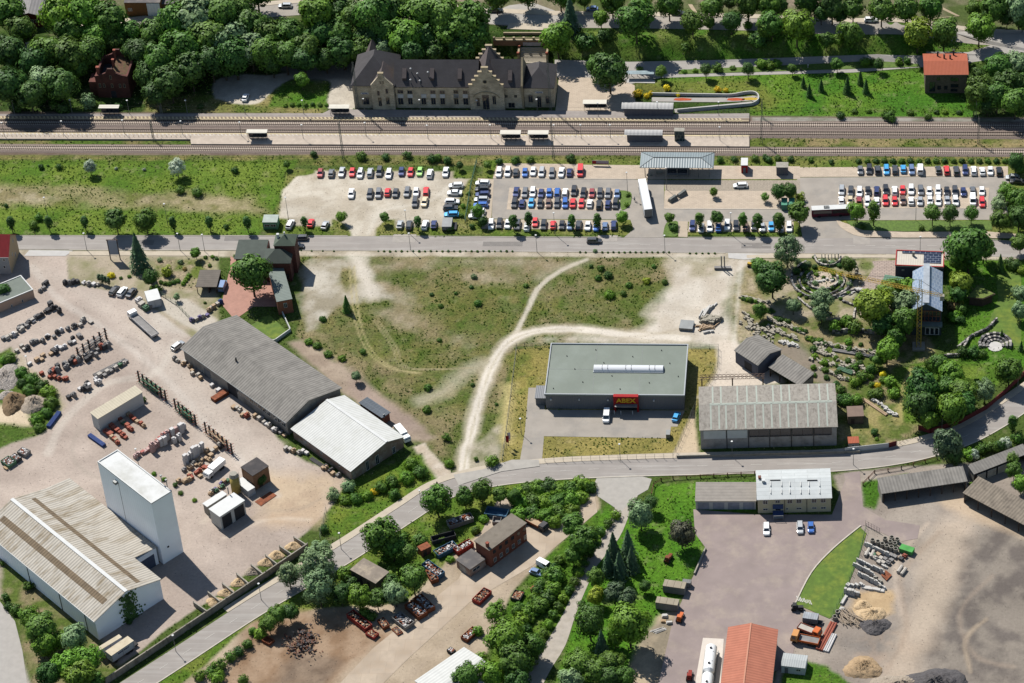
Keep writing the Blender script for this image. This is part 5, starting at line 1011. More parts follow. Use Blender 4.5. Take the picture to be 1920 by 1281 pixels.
cw=(pts[-1][0]-pts[0][0])
st_roof(pts[0][0]+.9,pts[-1][0]-.9,-.2,D_ST,he_m,pk-he_m-.9,STONE,RF_SLATER,'gable_y',.3)
lp=[zl(415,700,O1),zl(535,560,O1),zl(540,500,O1),zl(625,500,O1),zl(635,560,O1),zl(800,705,O1)]
lp=[(a,b_)for a,b_ in lp];lp[5]=(lp[5][0],lp[0][1])
gable_front(lp[0][0],lp[5][0],lp,-1.1,'gable_wall')
st_roof(lp[0][0]+.1,lp[5][0]-.1,-.4,7,lp[0][1]-.2,lp[1][1]-lp[0][1]+1.0,STONE,RF_SLATER,'gable_y',.3)
pw=MB();pr=[(0,0),(D_ST,0),(D_ST,he_m+.5),(D_ST/2,he_m+rise_m+1.0),(0,he_m+.5)];vs=[(xr-.25,y,z)for y,z in pr]+[(xr+.35,y,z)for y,z in pr]
pw.add(vs,[(4,3,2,1,0),(5,6,7,8,9)]+[(i,(i+1)%5,5+(i+1)%5,5+i)for i in range(5)]);pw.build('parapet',STONEL,ST.o)
def stwin(rects,o,y=0.0,m=None,name='window'):
 for x0,y0,x1,y1 in rects:
  u0,z1=zl(x0,y0,o);u1,z0=zl(x1,y1,o);ST.inset=y+(.3 if y==0 else 0)
  ST.win('front',u0,max(.2,z0),u1-u0,z1-max(.2,z0),m or STONEL,name)
 ST.inset=0
M1=[(865,970),(1035,1130),(1430,1525),(1590,1685),(1830,1915)]
stwin([(a,820,b_,880)for a,b_ in M1]+[(a+12,950,b_+8,1060)for a,b_ in M1]+[(1275,950,1370,1060)],O1)
stwin([(0,820,80,880),(160,820,245,880),(5,955,98,1060),(165,955,262,1065),(880,895,935,945),(1040,895,1095,945),(940,1030,1060,1130)],O2)
bl=MB();ST.inset=.3
for a,b_ in M1+[(1272,1365)]:
 u0,z1=zl(a+5,885,O1);u1,z0=zl(b_+5,945,O1);ST.slab(bl,'front',u0,z0,u1,z1,0,.12)
for a,b_ in((5,95),(160,252)):
 u0,z1=zl(a,885,O2);u1,z0=zl(b_,945,O2);ST.slab(bl,'front',u0,z0,u1,z1,0,.12)
bl.build('white_blinds',TRIMW,ST.o);ST.inset=0
stwin([(525,790,580,875),(660,790,715,875),(560,660,595,710),(610,660,640,710),(535,940,612,1090),(668,940,745,1060)],O1,-1.1)
stwin([(260,940,395,1060)],O1,-.05)
stwin([(395,915,465,1060),(665,915,740,1060)],O2,-1.0);stwin([(495,865,632,1110)],O2,-1.0,name='entrance_door')
stwin([(1280,925,1365,1045),(1430,925,1515,1110),(1580,925,1665,1045)],O2,.65)
a_=MB();u0,zc_=zl(545,640,O2);a_.tube((u0,-1.12,zc_),(u0,-1.0,zc_),.75,20);cl_=a_.build('clock',STONEL,ST.o);a_=MB();a_.tube((u0,-1.18,zc_),(u0,-1.12,zc_),.52,20);a_.build('clock_face',DARKST,cl_)
for x in(340,):ar=MB();uc,za=zl(560,800,O2);[ar.tube((uc+4.3*math.cos(t),-1.12,za-3.2+2.9*math.sin(t)),(uc+4.3*math.cos(t+.2),-1.12,za-3.2+2.9*math.sin(t+.2)),.16)for t in np.arange(0.25,2.8,.2)];ar.build('arch_moulding',STONEL,ST.o)
for o_,xa,ya in((O1,310,870),(O2,1468,880)):
 u,z=zl(xa,ya,o_);sg=MB();yy=-.06 if o_ is O1 else.85;sg.box(u-1.25,yy-.08,z-.3,u+1.25,yy,z+.3);s_=sg.build('station_sign',TRIMW,ST.o);letters('Apolda',.62,mat('sign_blue',(40,60,130)),s_,(u,yy-.1,z-.2),(math.pi/2,0,0),.01)
u,z=zl(545,745,O2);letters('APOLDA',.55,STONEL,ST.o,(u,-1.03,z-.2),(math.pi/2,0,0),.03)
def on_roof(px,py,he,slope):
 d=Vector(ray(px,py));lo,hi=0.,13.
 for _ in range(30):
  m_=(lo+hi)/2;t=(ST.o0.y+m_-CY)/d.y;z=HCAM+d.z*t
  if z>he+slope*m_:lo=m_
  else:hi=m_
 t=(ST.o0.y+lo-CY)/d.y;return d.x*t-ST.o0.x,lo,he+slope*lo
sl=rise_m/(D_ST/2)
for o_,xa,ya in((O1,990,650),(O1,1465,650),(O2,112,655),(O2,975,680)):
 x,y,z=on_roof(o_[0]+xa/9.143,o_[1]+ya/9.143,he_m,sl);dm=MB();pr=[(y,z-.6),(y,z+.9),(y+2.6,z+2.6+.5),(y+2.6,z+1.2)]
 dm.add([(x-.65,a,b_)for a,b_ in pr]+[(x+.65,a,b_)for a,b_ in pr],[(3,2,1,0),(4,5,6,7),(0,1,5,4),(1,2,6,5),(2,3,7,6),(3,0,4,7)]);dm.build('dormer',RF_SLATER,ST.o)
for xa,ya,hh in((1103,500,1.3),(1100,690,1.3),(1258,690,1.0),(1400,580,1.8),(1215,560,.8)):
 x,y,z=on_roof(650+xa/9.143,80+ya/9.143,he_m,sl);v_=ST.pipe(x,y,z-.3,z+hh,.12,STEEL,'roof_vent');c_=MB();c_.cyl(x,y,z+hh,z+hh+.25,.34,.12);c_.build('vent_cap',TRIMW,v_)
 # ------------------------ the other buildings
GUT=mat('gutter_zinc',(150,152,150),var=.05,rough=.4)
h=hgt((1283.7,742.9),(1284.5,769.7))
S1=B('retail_store','flat-roofed grey store with a red entrance bay and white rooftop skylight','store',(1020.4,740.6),(1283.7,742.9),(1290.2,646.8),h)
S1.body(SHEETG,RF_GREEN,'flat',over=.25,th=.3,parapet=.35,trim=mat('pale_coping',(190,194,196),var=.04))
def on_top(b_,px,py,z=None):
 p=Pz(px,py,(b_.he if z is None else z)+b_.base)-b_.o0;return p.dot(b_.ax),p.dot(b_.n)
x0,y0=on_top(S1,1113,698);x1,y1=on_top(S1,1244,688);mb=MB();n_=10;yc=(y0+y1)/2
for i in range(n_):
 a,b_=math.pi*i/n_,math.pi*(i+1)/n_;r=1.35
 mb.add([(x0,yc-r*math.cos(a),h+.25+.9*math.sin(a)),(x1,yc-r*math.cos(a),h+.25+.9*math.sin(a)),(x1,yc-r*math.cos(b_),h+.25+.9*math.sin(b_)),(x0,yc-r*math.cos(b_),h+.25+.9*math.sin(b_))],[(0,1,2,3)])
mb.box(x0-.1,yc-1.5,h,x1+.1,yc+1.5,h+.27);sk=mb.build('skylight',mat('skylight_dome',(238,240,242),var=.03,rough=.3),S1.o)
fr=MB()
for f_ in(.12,.2,.46,.54,.8,.88):fr.box(x0+(x1-x0)*f_-.05,yc-.9,h+.95,x0+(x1-x0)*f_+.05,yc+.9,h+1.22)
fr.build('skylight_frame',STEEL,sk)
u0,_=S1.on('front',960+733/3.84,620+500/3.84);u1,_=S1.on('front',960+912/3.84,620+500/3.84)
REDM=mat('red_panel',(178,30,30),var=.06)
e=MB();S1.slab(e,'front',u0,h-2.4,u1,h+.38,.02,1.2);S1.slab(e,'front',u0,.0,u0+.5,h-2.4,.02,1.2);S1.slab(e,'front',u1-.5,.0,u1,h-2.4,.02,1.2);en=e.build('entrance_bay',REDM,S1.o)
e=MB();S1.slab(e,'front',u0+.5,.05,u1-.5,h-2.4,.03,.2);e.build('entrance_glass',GLASS,S1.o)
e=MB();S1.slab(e,'front',u0+.4,h-2.55,u1-.3,h-2.35,1.2,2.4);e.build('canopy',STEEL,S1.o)
letters('ABEX',2.2,mat('sign_yellow',(240,190,40),var=.03),en,((u0+u1)/2,S1.inset-1.25,h-1.75),(math.pi/2,0,0),.06)
for px,py in((1033,748),(1086,748.5),(1140,749),(1226,750)):
 u,z=S1.on('front',px,py);e=MB();S1.slab(e,'front',u-.2,z-.2,u+.2,z+.2,0,.5);e.build('wall_lamp',TRIMW,S1.o)
for px in(1153,1165,1187):u,_=S1.on('front',px,765);e=MB();e.cyl(u,-1.9,0,1.3,.12);e.build('bollard',TRIMW,S1.o)
x,y=on_top(S1,1006,735,3);ax=MB();ax.box(-3.0,1.5,2.6,0.2,7,2.8);ax.box(-2.8,1.7,0,.2,6.8,2.6);ax.build('side_annex',SHEETG,S1.o)
def ridge_rise(b_,fr_px,he,kind='gable_x',f=.5):
 """rise of the ridge of a building so that it passes the pixel"""
 best=None
 for r in np.arange(0,9,.05):
  p=Pz(*fr_px,he+r+b_.base)-b_.o0;t=abs(p.dot(b_.n)-b_.d*f)if kind=='gable_x' else abs(p.dot(b_.ax)-b_.w*f)
  if best is None or t<best[0]:best=(t,r)
 return best[1]
h=hgt((1311,807),(1313,843))
S2=B('old_hall','old hall with mottled grey roof and pale mended strips beside the curving road','hall',(1311,807.5),(1571,800.5),(1565,718.4),h)
r=1.4
MOT=mat('mottled_roof',(164,157,146),var=.14,scale=1.2,blot=((116,108,98),1.1,.7),streak=(1.4,.5,1))
S2.body(mat('grey_old_wall',(186,180,174),var=.1,blot=((140,130,124),.4,.7)),MOT,'gable_x',r,over=.3)
st=MB();PATCH=mat('mending_felt',(180,186,174),var=.05);zt=lambda y:h+r*(1-abs(y-S2.d/2)/(S2.d/2))+.03
def rstrip(mb,x0,x1,y0,y1):
 mb.add([(x0,y0,zt(y0)),(x1,y0,zt(y0)),(x1,y1,zt(y1)),(x0,y1,zt(y1))],[(0,1,2,3)])
rnd=random.Random(4)
for i,f in enumerate([.08,.14,.19,.26,.33,.40,.46,.52,.58,.64,.70,.78,.86,.92]):
 x=f*S2.w;full=i%3!=1
 if full or rnd.random()<.5:rstrip(st,x,x+.45,.3,S2.d/2-.2)
 if i%4!=2:rstrip(st,x+.6,x+1.05,S2.d/2+.2,S2.d-.3)
rstrip(st,3.0,S2.w*.97,S2.d/2-.45,S2.d/2-.02);rstrip(st,3.0,S2.w*.97,S2.d/2+.02,S2.d/2+.5);st.build('mended_strips',PATCH,S2.o)
for f0,f1,m_ in((.03,.19,TRIMW),(.2,.345,TRIMW)):
 e=MB();S2.slab(e,'front',f0*S2.w,h*.52,f1*S2.w,h*.93,-.02,.06);e.build('white_board',m_,S2.o)
for f0,f1 in((.36,.5),(.51,.66),(.67,.82),(.83,.955)):S2.win('front',f0*S2.w,h*.55,(f1-f0)*S2.w,h*.38,WOODD,'window_band')
for f in(.08,.13):S2.win('front',f*S2.w,h*.66,1.1,1.1)
for f in(.195,.352,.505,.662,.823):e=MB();S2.slab(e,'front',f*S2.w,0,f*S2.w+.2,h-.3,.0,.14);e.build('downpipe',DARKST,S2.o)
w_=MB();w_.box(-6.5,-3.2,0,S2.w+6,-2.9,.9);tag(w_.build('retaining_wall',CONC,None,S2.o0,S2.rz),'low concrete kerb wall along the road before the old hall','wall')
h=hgt((544,798),(546,820));h=5.6
W1=B('long_warehouse','long warehouse with weathered grey fibre roof in the masonry yard','warehouse',(338.5,652.5),(536.5,793.2),(646.7,730.7),5.2)
W1=W1
r1=ridge_rise(W1,(581.6,752.8),5.2,f=.42)
W1.body(RENDG,RF_GREY,'gable_x',r1,over=.5,trim=GUT,pos=.42)
W1.winpx('front',[(378,695,382,703),(395,709,399,716)],None)
for f in(.52,.56,.60,.64,.68,.72,.76,.80,.86,.9,.94):W1.win('front',f*W1.w,2.4,1.7,1.6,FRAMEW)
W1.door('front',.43*W1.w,.1,4.2,3.8,DARKIN,'loading_door');W1.door('front',.2*W1.w,.1,3,3,DOORM,'loading_door')
x,y=on_top(W1,443,678,7);v_=W1.pipe(x,y,5,8.4,.25,DARKST)
dk=MB();dk.box(.405*W1.w,-5,0,.435*W1.w+.5,-.0,1.1);dk.build('loading_dock',RUST,W1.o)
W2=B('white_roofed_hall','brick hall with bright white sheet roof beyond the grey warehouse','hall',(545.1,803.6),(657.9,884.3),(754.7,816.6),3.8)
r2=ridge_rise(W2,(724.8,828.3),3.8,f=.68)
W2.body(mat('patched_brick',(160,132,116),var=.14,blot=((206,196,184),.35,.8)),mat('white_roof_ribs',(230,230,224),var=.05,stripe=('x',.8,.35),blot=((205,205,192),.2,.4)),'gable_x',r2,over=.35,trim=TRIMW,pos=.68);W2.ridge(TRIMW,'gable_x',r2,.4,.68)
W2.winpx('right',[(685,867,693,880),(703,856,712,870),(735,840,742,850)])
W2.winpx('front',[(571,826,576,832),(600,846,605,853),(634,870,638,876)])
A1=B('solar_annex','low brick annex with a dark panel roof behind the white-roofed hall','shed',(672,755),(716,784),(728,770),3.0)
A1.body(BRICK,mat('grey_panel_roof',(96,104,112),var=.08,brick=(1.0,1.6,.04,(124,130,136),'top')),'flat',over=.3)
A1.winpx('right',[(718,778,722,782)])
hb=hgt((177,1166.2),(183,1203))
H1=B('big_white_hall','big pale hall with ribbed stained roof and two brown skylight bands','hall',(-37,990),(177,1166.2),(302,1085.5),hb)
rb=ridge_rise(H1,(242,1113),hb)
H1.body(SHEETW,RF_BEIGE if False else mat('weathered_ribs',(206,198,184),var=.07,scale=.4,stripe=('x',.9,.6),blot=((150,132,102),.35,.9),streak=(1,.06,1)),'gable_x',rb,over=.35,trim=TRIMW)
H1.ridge(TRIMW,'gable_x',rb,.5)
BRB=mat('brown_translucent_sheet',(130,112,88),var=.2,scale=.6,stripe=('x',.9,.6))
g1=rb/(H1.d/2)
for y0,y1,x1 in((H1.d*.21,H1.d*.29,H1.w*.955),(H1.d*.70,H1.d*.76,H1.w*.965)):
 z=(lambda y:hb+g1*y+.03)if y1<H1.d/2 else(lambda y:hb+g1*(H1.d-y)+.03)
 e=MB();e.add([(H1.w*.05,y0,z(y0)),(x1,y0,z(y0)),(x1,y1,z(y1)),(H1.w*.05,y1,z(y1))],[(0,1,2,3)]);e.build('skylight_band',BRB,H1.o)
for f in(.4,.68,.9):e=MB();H1.slab(e,'front',f*H1.w,0,f*H1.w+.16,hb-.3,0,.14);e.build('downpipe',DARKST,H1.o)
u,_=on_top(H1,292,1025,hb);v_,_v=on_top(H1,251,1044,hb)
xa=on_top(H1,292,1026,hb-1.2)[0];e=MB();y0,y1=H1.d-.36,on_top(H1,292,1026,hb-1.2)[1]
e.box(0.35,y0,0,xa,y1,hb-1.4);an=e.build('loading_annex',SHEETW,H1.o)
e=MB();e.add([(-.05,H1.d+.003,hb-.005),(xa+.3,H1.d+.003,hb-.005),(xa+.3,y1+.3,hb-1.2),(-.05,y1+.3,hb-1.2),(-.05,H1.d+.003,hb-.2),(xa+.3,H1.d+.003,hb-.2),(xa+.3,y1+.3,hb-1.36),(-.05,y1+.3,hb-1.36)],[(0,1,2,3),(7,6,5,4),(1,5,6,2),(2,6,7,3),(3,7,4,0),(0,4,5,1)]);e.build('annex_roof',MATS['weathered_ribs'],H1.o)
e=MB();e.box(xa,y0+1.2,.05,xa+.08,y1-1.0,hb-3.0);e.build('roller_door',mat('blue_grey_door',(86,96,120),stripe=('z',.3,.4)),H1.o)
e=MB();rr=random.Random(9)
for k in range(420):
 yy_,zz_=H1.d*.5+rr.gauss(0,1.3),rr.random()**1.3*(hb+rb*.7);quad(e,Vector((H1.w-.3+rr.random()*.5,yy_,zz_)),Vector((1,rr.uniform(-.5,.5),.6)),.6,rr)
tag(e.build('ivy',LF['dark'],None,H1.o0,H1.rz),'dark ivy climbing the end wall of the big white hall','ivy')
ht=hgt((283.9,945.2),(305.8,1058.5))
T1=B('silo_tower','tall windowless white tower block rising beside the big white hall','tower',(182.7,866.5),(283.9,945.2),(318.9,919),ht)
T1.body(mat('tower_sheet',(.78,.80,.80),raw=True,var=.05,scale=.15,stripe=('x',1.0,.15),spec=.3),mat('tower_roof',(236,236,232),var=.03,blot=((190,188,176),.12,.6)),'flat',over=.02,parapet=.25)
e=MB();u,z=T1.on('front',219,903);T1.slab(e,'front',u-.6,z-.4,u+.6,z+.4,0,.9);T1.slab(e,'front',u+.6,z-14,u+.7,z,0,.06);e.build('wall_lamp',STEEL,T1.o)
e=MB();u,z=T1.on('right',315,1025);T1.slab(e,'right',u-.25,z-.2,u+.25,z+.2,0,.2);e.build('vent',DARKST,T1.o)
for px,py in((304,906),(314,914)):x,y=on_top(T1,px,py);e=MB();e.cyl(x,y,ht,ht+2.6,.12);e.cbox(x,y,ht+2.7,.5,.5,.3);e.build('aerial',STEEL,T1.o)
k9=lambda x,y:(380+x/9.15,860+y/9.15)
G1_=B('white_garage','white flat-roofed double garage with two open dark bays','garage',k9(290,1000),k9(725,715),k9(515,590),hgt(k9(290,1000),k9(335,1235)))
G1_.body(RENDW,mat('white_roof_flat',(236,236,232),var=.03),'flat',over=.15,th=.2)
for f0,f1 in((.08,.43),(.56,.93)):G1_.door('front',f0*G1_.w,.05,(f1-f0)*G1_.w,G1_.he-.9,DARKIN,'open_bay')
x,y=on_top(G1_,*k9(445,600));G1_.pipe(x,y,G1_.he-.2,G1_.he+2.4,.16)
G2_=B('white_back_shed','lower white-roofed shed close behind the double garage','shed',k9(75,830),k9(420,610),k9(320,560),3.4)
G2_.body(RENDG,MATS['white_roof_flat'],'flat',over=.15,th=.2);G2_.o.location.z+=0
C1=B('site_container','white site container next to the yellow silo','container',k9(775,562),k9(898,490),k9(655,330),hgt(k9(775,562),k9(795,672)))
C1.body(mat('container_white',(214,216,216),var=.06,stripe=('x',.4,.3)),MATS['white_roof_flat'],'flat',over=.04,th=.12)
B1_=B('brick_block','small square brick building with black felt roof by the yellow silo','building',k9(855,300),k9(1135,125),k9(905,-15),hgt(k9(855,300),k9(905,560)))
B1_.body(mat('brown_brick',(162,118,84),var=.14,brick=(.5,.16,.02,(130,108,90),'side')),mat('black_felt',(70,66,66),var=.15,blot=((100,92,88),.5,.6)),'flat',over=.12,th=.18)
B1_.door('front',.3*B1_.w,.05,1.2,2.2,WOODD);B1_.win('left',1.5,1.4,1.0,1.0)
p=P(*k9(585,600));SI=thing('feed_silo','yellow cylindrical silo with a dusty grey top in the masonry yard','silo',p)
hs=hgt(k9(535,270),k9(590,615));e=MB();e.cyl(0,0,.8,hs-1,1.25,n=20);e.cyl(0,0,0,.8,.5,1.25,n=20);e.build('tank',mat('yellow_silo',(196,172,92),var=.12,blot=((150,128,70),.5,.5)),SI,smooth=True)
e=MB();e.cyl(0,0,hs-1,hs,1.3,1.0,n=20);e.build('top',CONC,SI)
e=MB();e.tube((1.35,0,.3),(1.35,0,hs),.04);e.tube((1.35,.5,.3),(1.35,.5,hs),.04);[e.tube((1.35,0,z),(1.35,.5,z),.03)for z in np.arange(.5,hs,.5)];e.build('ladder',STEEL,SI)
e=MB();q=[P(*k9(*v))for v in((895,745),(1000,820),(1270,635),(1165,565))];e.prism([(v.x,v.y)for v in q],.03,.15);tag(e.build('steel_plate',RUST),'rusty orange steel plate lying on the masonry yard','plate')
Y1=B('open_yard_shed','narrow white-walled shed with long beige roof sheltering pallet rows','shed',(183,786),(268,735),(258,722),4.8)
Y1.body(RENDW,mat('beige_sheet',(224,212,186),var=.06,stripe=('x',.8,.3)),'shed',over=.2,he2=5.2)
h=9.0
k5=lambda x,y:(x/3.84,300+y/3.84)
WH=B('red_roofed_house','house with red tiled roof and peach gable wall at the left edge','house',(-60,k5(0,700)[1]),k5(62,702),k5(105,535),6.6)
WH.body(mat('blue_grey_render',(172,176,178),var=.05),mat('red_tiles',(150,34,40),var=.1,stripe=('x',.4,.5)),'gable_x',4.4,over=.3,trim=GUT)
WH.wallo.data.materials.append(mat('peach_render',(222,192,152),var=.05));[setattr(f,'material_index',1)for f in WH.wallo.data.polygons if f.normal.x>.9]
WH.winpx('front',[(k5(18,712)[0],k5(0,712)[1],k5(40,0)[0],k5(0,730)[1]),(k5(22,0)[0],k5(0,760)[1],k5(42,0)[0],k5(0,780)[1])])
WH.win('right',4,3.8,.8,1.0);WH.win('right',7,6.6,.8,1.0);WH.win('right',6.5,1.6,.9,1.1)
WH.stack(WH.w-6,WH.d*.55,9,12.2,.8,.8,mat('red_stack',(150,60,60)))
WA=B('flat_annex','flat grey-green roofed annex with peach walls beside the red-roofed house','annex',k5(-40,1050),k5(240,935),k5(130,840),3.2)
WA.body(mat('peach_wall',(214,180,156),var=.06),mat('green_felt',(126,134,124),var=.08),'flat',over=.05,th=.15,parapet=.2)
WA.winpx('front',[(20,572,24,576),(40,562,44,566)])
BH=B('brick_villa','old red brick house with dark green hipped roofs close to the main road','house',k5(1730,750)if False else(492,494),(545,494),(548,466),7.2)
BH.body(BRICKD,mat('green_felt_dark',(80,88,80),var=.12),'hip_x',2.6,over=.35)
e=B('tower_dummy','x','x',(512,461),(552,463),(551,440),10.5);bpy.data.objects.remove(e.o)
p0=e.o0-BH.o0;u0,v0=p0.dot(BH.ax),p0.dot(BH.n)
tw=MB();tw.box(u0+.2,v0+.2,0,u0+e.w-.2,v0+e.d-.2,10.4);tw.build('corner_tower',BRICKD,BH.o)
tw=MB();W__,D__=e.w,e.d;tw.add([(u0,v0,10.42),(u0+W__,v0,10.42),(u0+W__,v0+D__,10.42),(u0,v0+D__,10.42),(u0+W__/2,v0+D__/2,12.6)],[(0,1,4),(1,2,4),(2,3,4),(3,0,4),(3,2,1,0)]);tw.build('tower_roof',mat('green_roofing',(96,108,92),var=.1),BH.o)
tw=MB();tw.cyl(u0+W__/2,v0+D__/2,12.5,13.4,.25);tw.build('finial',TRIMW,BH.o)
BH.stack(u0+1.2,v0+D__/2,10.6,12.6,.6,.6,TRIMW)
fw=MB();ww=BH.on('front',450,480)[0];fw.box(-8.5,3,0,.3,11.5,6.6);fw.build('side_wing',BRICKD,BH.o);fw=MB();fw.box(-8.9,2.6,6.6,.1,11.9,6.8);fw.build('wing_roof',MATS['green_felt_dark'],BH.o)
BH.winpx('front',[(510,508,516,517)],WOODD)
for u in(3.4,6.2):BH.win('front',u,1.2,1.1,1.8,WOODD)
BL_=B('brick_outbuilding','long narrow brick outbuilding with grey-green sheet roof and one window','outbuilding',k5(1994,1025)if False else(480+148/3.84,300+1022/3.84),(480+262/3.84,300+1000/3.84),(480+315/3.84,300+725/3.84),5.2)
BL_.body(mat('orange_brick',(172,104,74),var=.12,brick=(.5,.16,.02,(140,104,84),'side')),mat('sheet_grey_green',(136,146,138),var=.06,stripe=('y',.7,.4)),'flat',over=.15,th=.15)
BL_.winpx('front',[(480+198/3.84,300+1032/3.84,480+226/3.84,300+1060/3.84)])
for y0 in(4,9,14):BL_.win('right',y0,2.6,.8,.9,WOODD)
CP=B('timber_carport','flat-roofed timber carport with open dark front in the show garden','carport',k5(1408,915),k5(1560,915),k5(1582,792),2.7)
e=MB();e.box(0,0,2.55,CP.w,CP.d,2.75);e.build('roof',mat('carport_felt',(116,108,98),var=.12,stripe=('y',1,.2)),CP.o)
for x in(.3,CP.w-.3):
 for y in(.3,CP.d/2,CP.d-.3):e=MB();e.cbox(x,y,1.27,.2,.2,2.54);e.build('post',WOODD,CP.o)
e=MB();e.box(.3,CP.d-.35,0,CP.w-.3,CP.d-.25,2.5);e.box(CP.w*.55,.6,0,CP.w*.6,CP.d-.4,2.5);e.build('back_wall',WOODD,CP.o)
k6=lambda x,y:(480+x/3.84,950+y/3.84)
h=hgt(k6(1680,315),k6(1693,430))
SB=B('brick_factory','two-storey red brick building with flat brown roof in the scrap yard','building',k6(1680,318),(988,980.5),(959,962),6.6)
SB.body(BRICK,mat('brown_felt',(136,126,112),var=.1,blot=((112,102,88),.4,.6)),'flat',over=.25,th=.18)
for i in range(6):SB.win('front',1.4+i*SB.w/6.2,4.1,1.0,1.3,WOODD);SB.win('front',1.4+i*SB.w/6.2,1.0,1.0,1.5,FRAMEW)
SB.stack(.8,SB.d*.25,6.4,8.0,.7,.7)
SA=B('brick_lean_building','low flat-roofed brick annex in front of the brick factory','annex',k6(1540,455),k6(1655,375),k6(1560,295),3.0)
SA.body(mat('annex_brick',(170,140,124),var=.12,blot=((206,196,186),.4,.7)),RF_BIT,'flat',over=.15,th=.15)
SA.win('front',1.0,1.2,2.6,1.0);SA.door('left',2,.05,2.4,2.1,mat('garage_white',(206,200,188),stripe=('z',.4,.3)),'garage_door')
RB=B('ruined_shed','windowless ruined concrete shed with peeling flat roof by the road','shed',k6(860,555),k6(1010,460)if False else k6(960,470),k6(815,335),4.4)
RB=RB;RB.body(mat('dark_concrete',(120,112,100),var=.18,blot=((80,78,66),.4,.8)),mat('peeling_roof',(148,136,122),var=.15,blot=((196,180,156),.25,.9)),'flat',over=.15,th=.2)
for y0 in(2.4,5.0,7.6):RB.door('left',y0,1.0,.9,2.2,DARKIN,'doorway')
TS=B('tin_roofed_shed','tiny shed with rusty orange roof under trees','shed',k6(1190,320),k6(1262,285),k6(1235,250),2.6);TS.body(BRICK,RUST,'flat',over=.1)
TS.door('front',.6,.05,1,2,WOODD)
WS=B('white_sheet_hall','white sheet-roofed hall cut off by the bottom edge','hall',k6(1140,1255),k6(1400,1460),k6(1640,1120),4.6)
WS.body(SHEETG,mat('white_sheet_bottom',(226,226,220),var=.05,stripe=('x',1,.3)),'gable_y',1.0,over=.3)
k7=lambda x,y:(1400+x/9.15,870+y/9.15)
h=hgt(k7(1452,585),k7(1458,835))
OF=B('office_building','pale two-storey office with white panelled roof and blue entrance','office',k7(172,612),k7(1465,578),k7(1437,75),h)
OF.body(RENDER,mat('white_panel_roof',(212,216,214),var=.05,brick=(7,1.4,.05,(184,188,186),'top')),'gable_x',.9,over=.3,trim=TRIMW,pos=.6)
OF.winpx('front',[tuple(k7(a,b_)+k7(c,d))for a,b_,c,d in[(278,622,362,690),(488,622,572,668),(695,612,785,675),(852,608,942,670),(1115,602,1198,662),(1270,600,1358,660),(278,765,365,795),(672,755,715,785),(852,750,942,778),(1115,742,1200,768),(1270,738,1360,768)]])
for px in(648,1028):u,_=OF.on('front',*k7(px,700));e=MB();OF.slab(e,'front',u,0,u+.14,h-.2,0,.1);e.build('downpipe',DARKST,OF.o)
u0,z1=OF.on('front',*k7(447,695));u1,_=OF.on('front',*k7(628,695));BLUEP=mat('blue_porch',(66,86,130),var=.08)
e=MB();OF.slab(e,'front',u0,z1-1.5,u1,z1,.01,.3);OF.slab(e,'front',u0,0,u1,.9,.01,2.4);e.build('entrance_porch',BLUEP,OF.o);e=MB();OF.slab(e,'front',u0,.92,u1,1.0,2.2,3.2);OF.slab(e,'front',u0,0,u0+.1,1.9,3.1,3.2);OF.slab(e,'front',u1-.1,0,u1,1.9,3.1,3.2);OF.slab(e,'front',u0,1.8,u1,1.9,3.1,3.2);e.build('railing',STEEL,OF.o)
OF.door('front',(u0+u1)/2-.7,1.0,1.4,2.1,GLASS)
for px,py in((222,262),(285,318)):x,y=on_top(OF,*k7(px,py),h+.6);OF.stack(x,y,h,h+1.5,.7,.7,TRIMW if px>250 else BRICK)
sb=MB()
for px,w_ in((410,1),(598,1),(742,1),(928,1),(1068,1),(1250,1)):
 for py in(350,460):x,y=on_top(OF,*k7(px,py),h+.6);z=h+.9*y/(OF.d*.6);sb.box(x-.08,y-.9,z-.3,x+.08,y+.9,z+.3)
sb.build('snow_guards',TRIMW,OF.o)
db=MB()
for px in(490,1125):x,y=on_top(OF,*k7(px,283),h+.85);db.box(x-1.4,y-.12,h+.6,x+1.4,y+.12,h+1.0)
db.build('roof_hatches',DARKST,OF.o)
GR=B('garage_row','row of four garages with grey felt roof left of the pale office','garages',(1303,940),(1418,940),(1418,904),3.2)
GR.body(RENDW,mat('garage_felt',(160,152,142),var=.1,stripe=('y',1.2,.2)),'flat',over=.15,th=.25)
for i in range(4):GR.door('front',.7+i*GR.w/4.05,.05,GR.w/4.05-1.0,2.5,mat('garage_door_grey',(168,172,184),stripe=('z',.35,.3)),'garage_door')
k8=lambda x,y:(1420+x/3.84,620+y/3.84)
def openshed(name,label,A,Bp,C,he,he2,posts,roof=RF_GREY):
 s=B(name,label,'shed',A,Bp,C,he);e=MB()
 e.add([(0,0,he-.2),(s.w,0,he-.2),(s.w,s.d,he2-.2),(0,s.d,he2-.2),(0,0,he),(s.w,0,he),(s.w,s.d,he2),(0,s.d,he2)],[(0,3,2,1),(4,5,6,7),(0,1,5,4),(1,2,6,5),(2,3,7,6),(3,0,4,7)]);e.build('roof',roof,s.o)
 e=MB();e.box(.2,s.d-.4,0,s.w-.2,s.d-.2,he2-.25);e.box(.2,.4,0,.4,s.d-.42,min(he,he2)-.25);e.box(s.w-.4,.4,0,s.w-.2,s.d-.42,min(he,he2)-.25);e.build('wall',RENDG,s.o)
 for i in range(posts):e=MB();e.cbox(.6+(s.w-1.2)*i/max(1,posts-1),.25,(he-.2)/2,.22,.22,he-.2);e.build('post',WOODD,s.o)
 return s
openshed('long_open_shed','long open-fronted shed with grey corrugated roof below the curving road',k8(895,1175),k8(1515,1085),k8(1470,985),3.6,4.2,8)
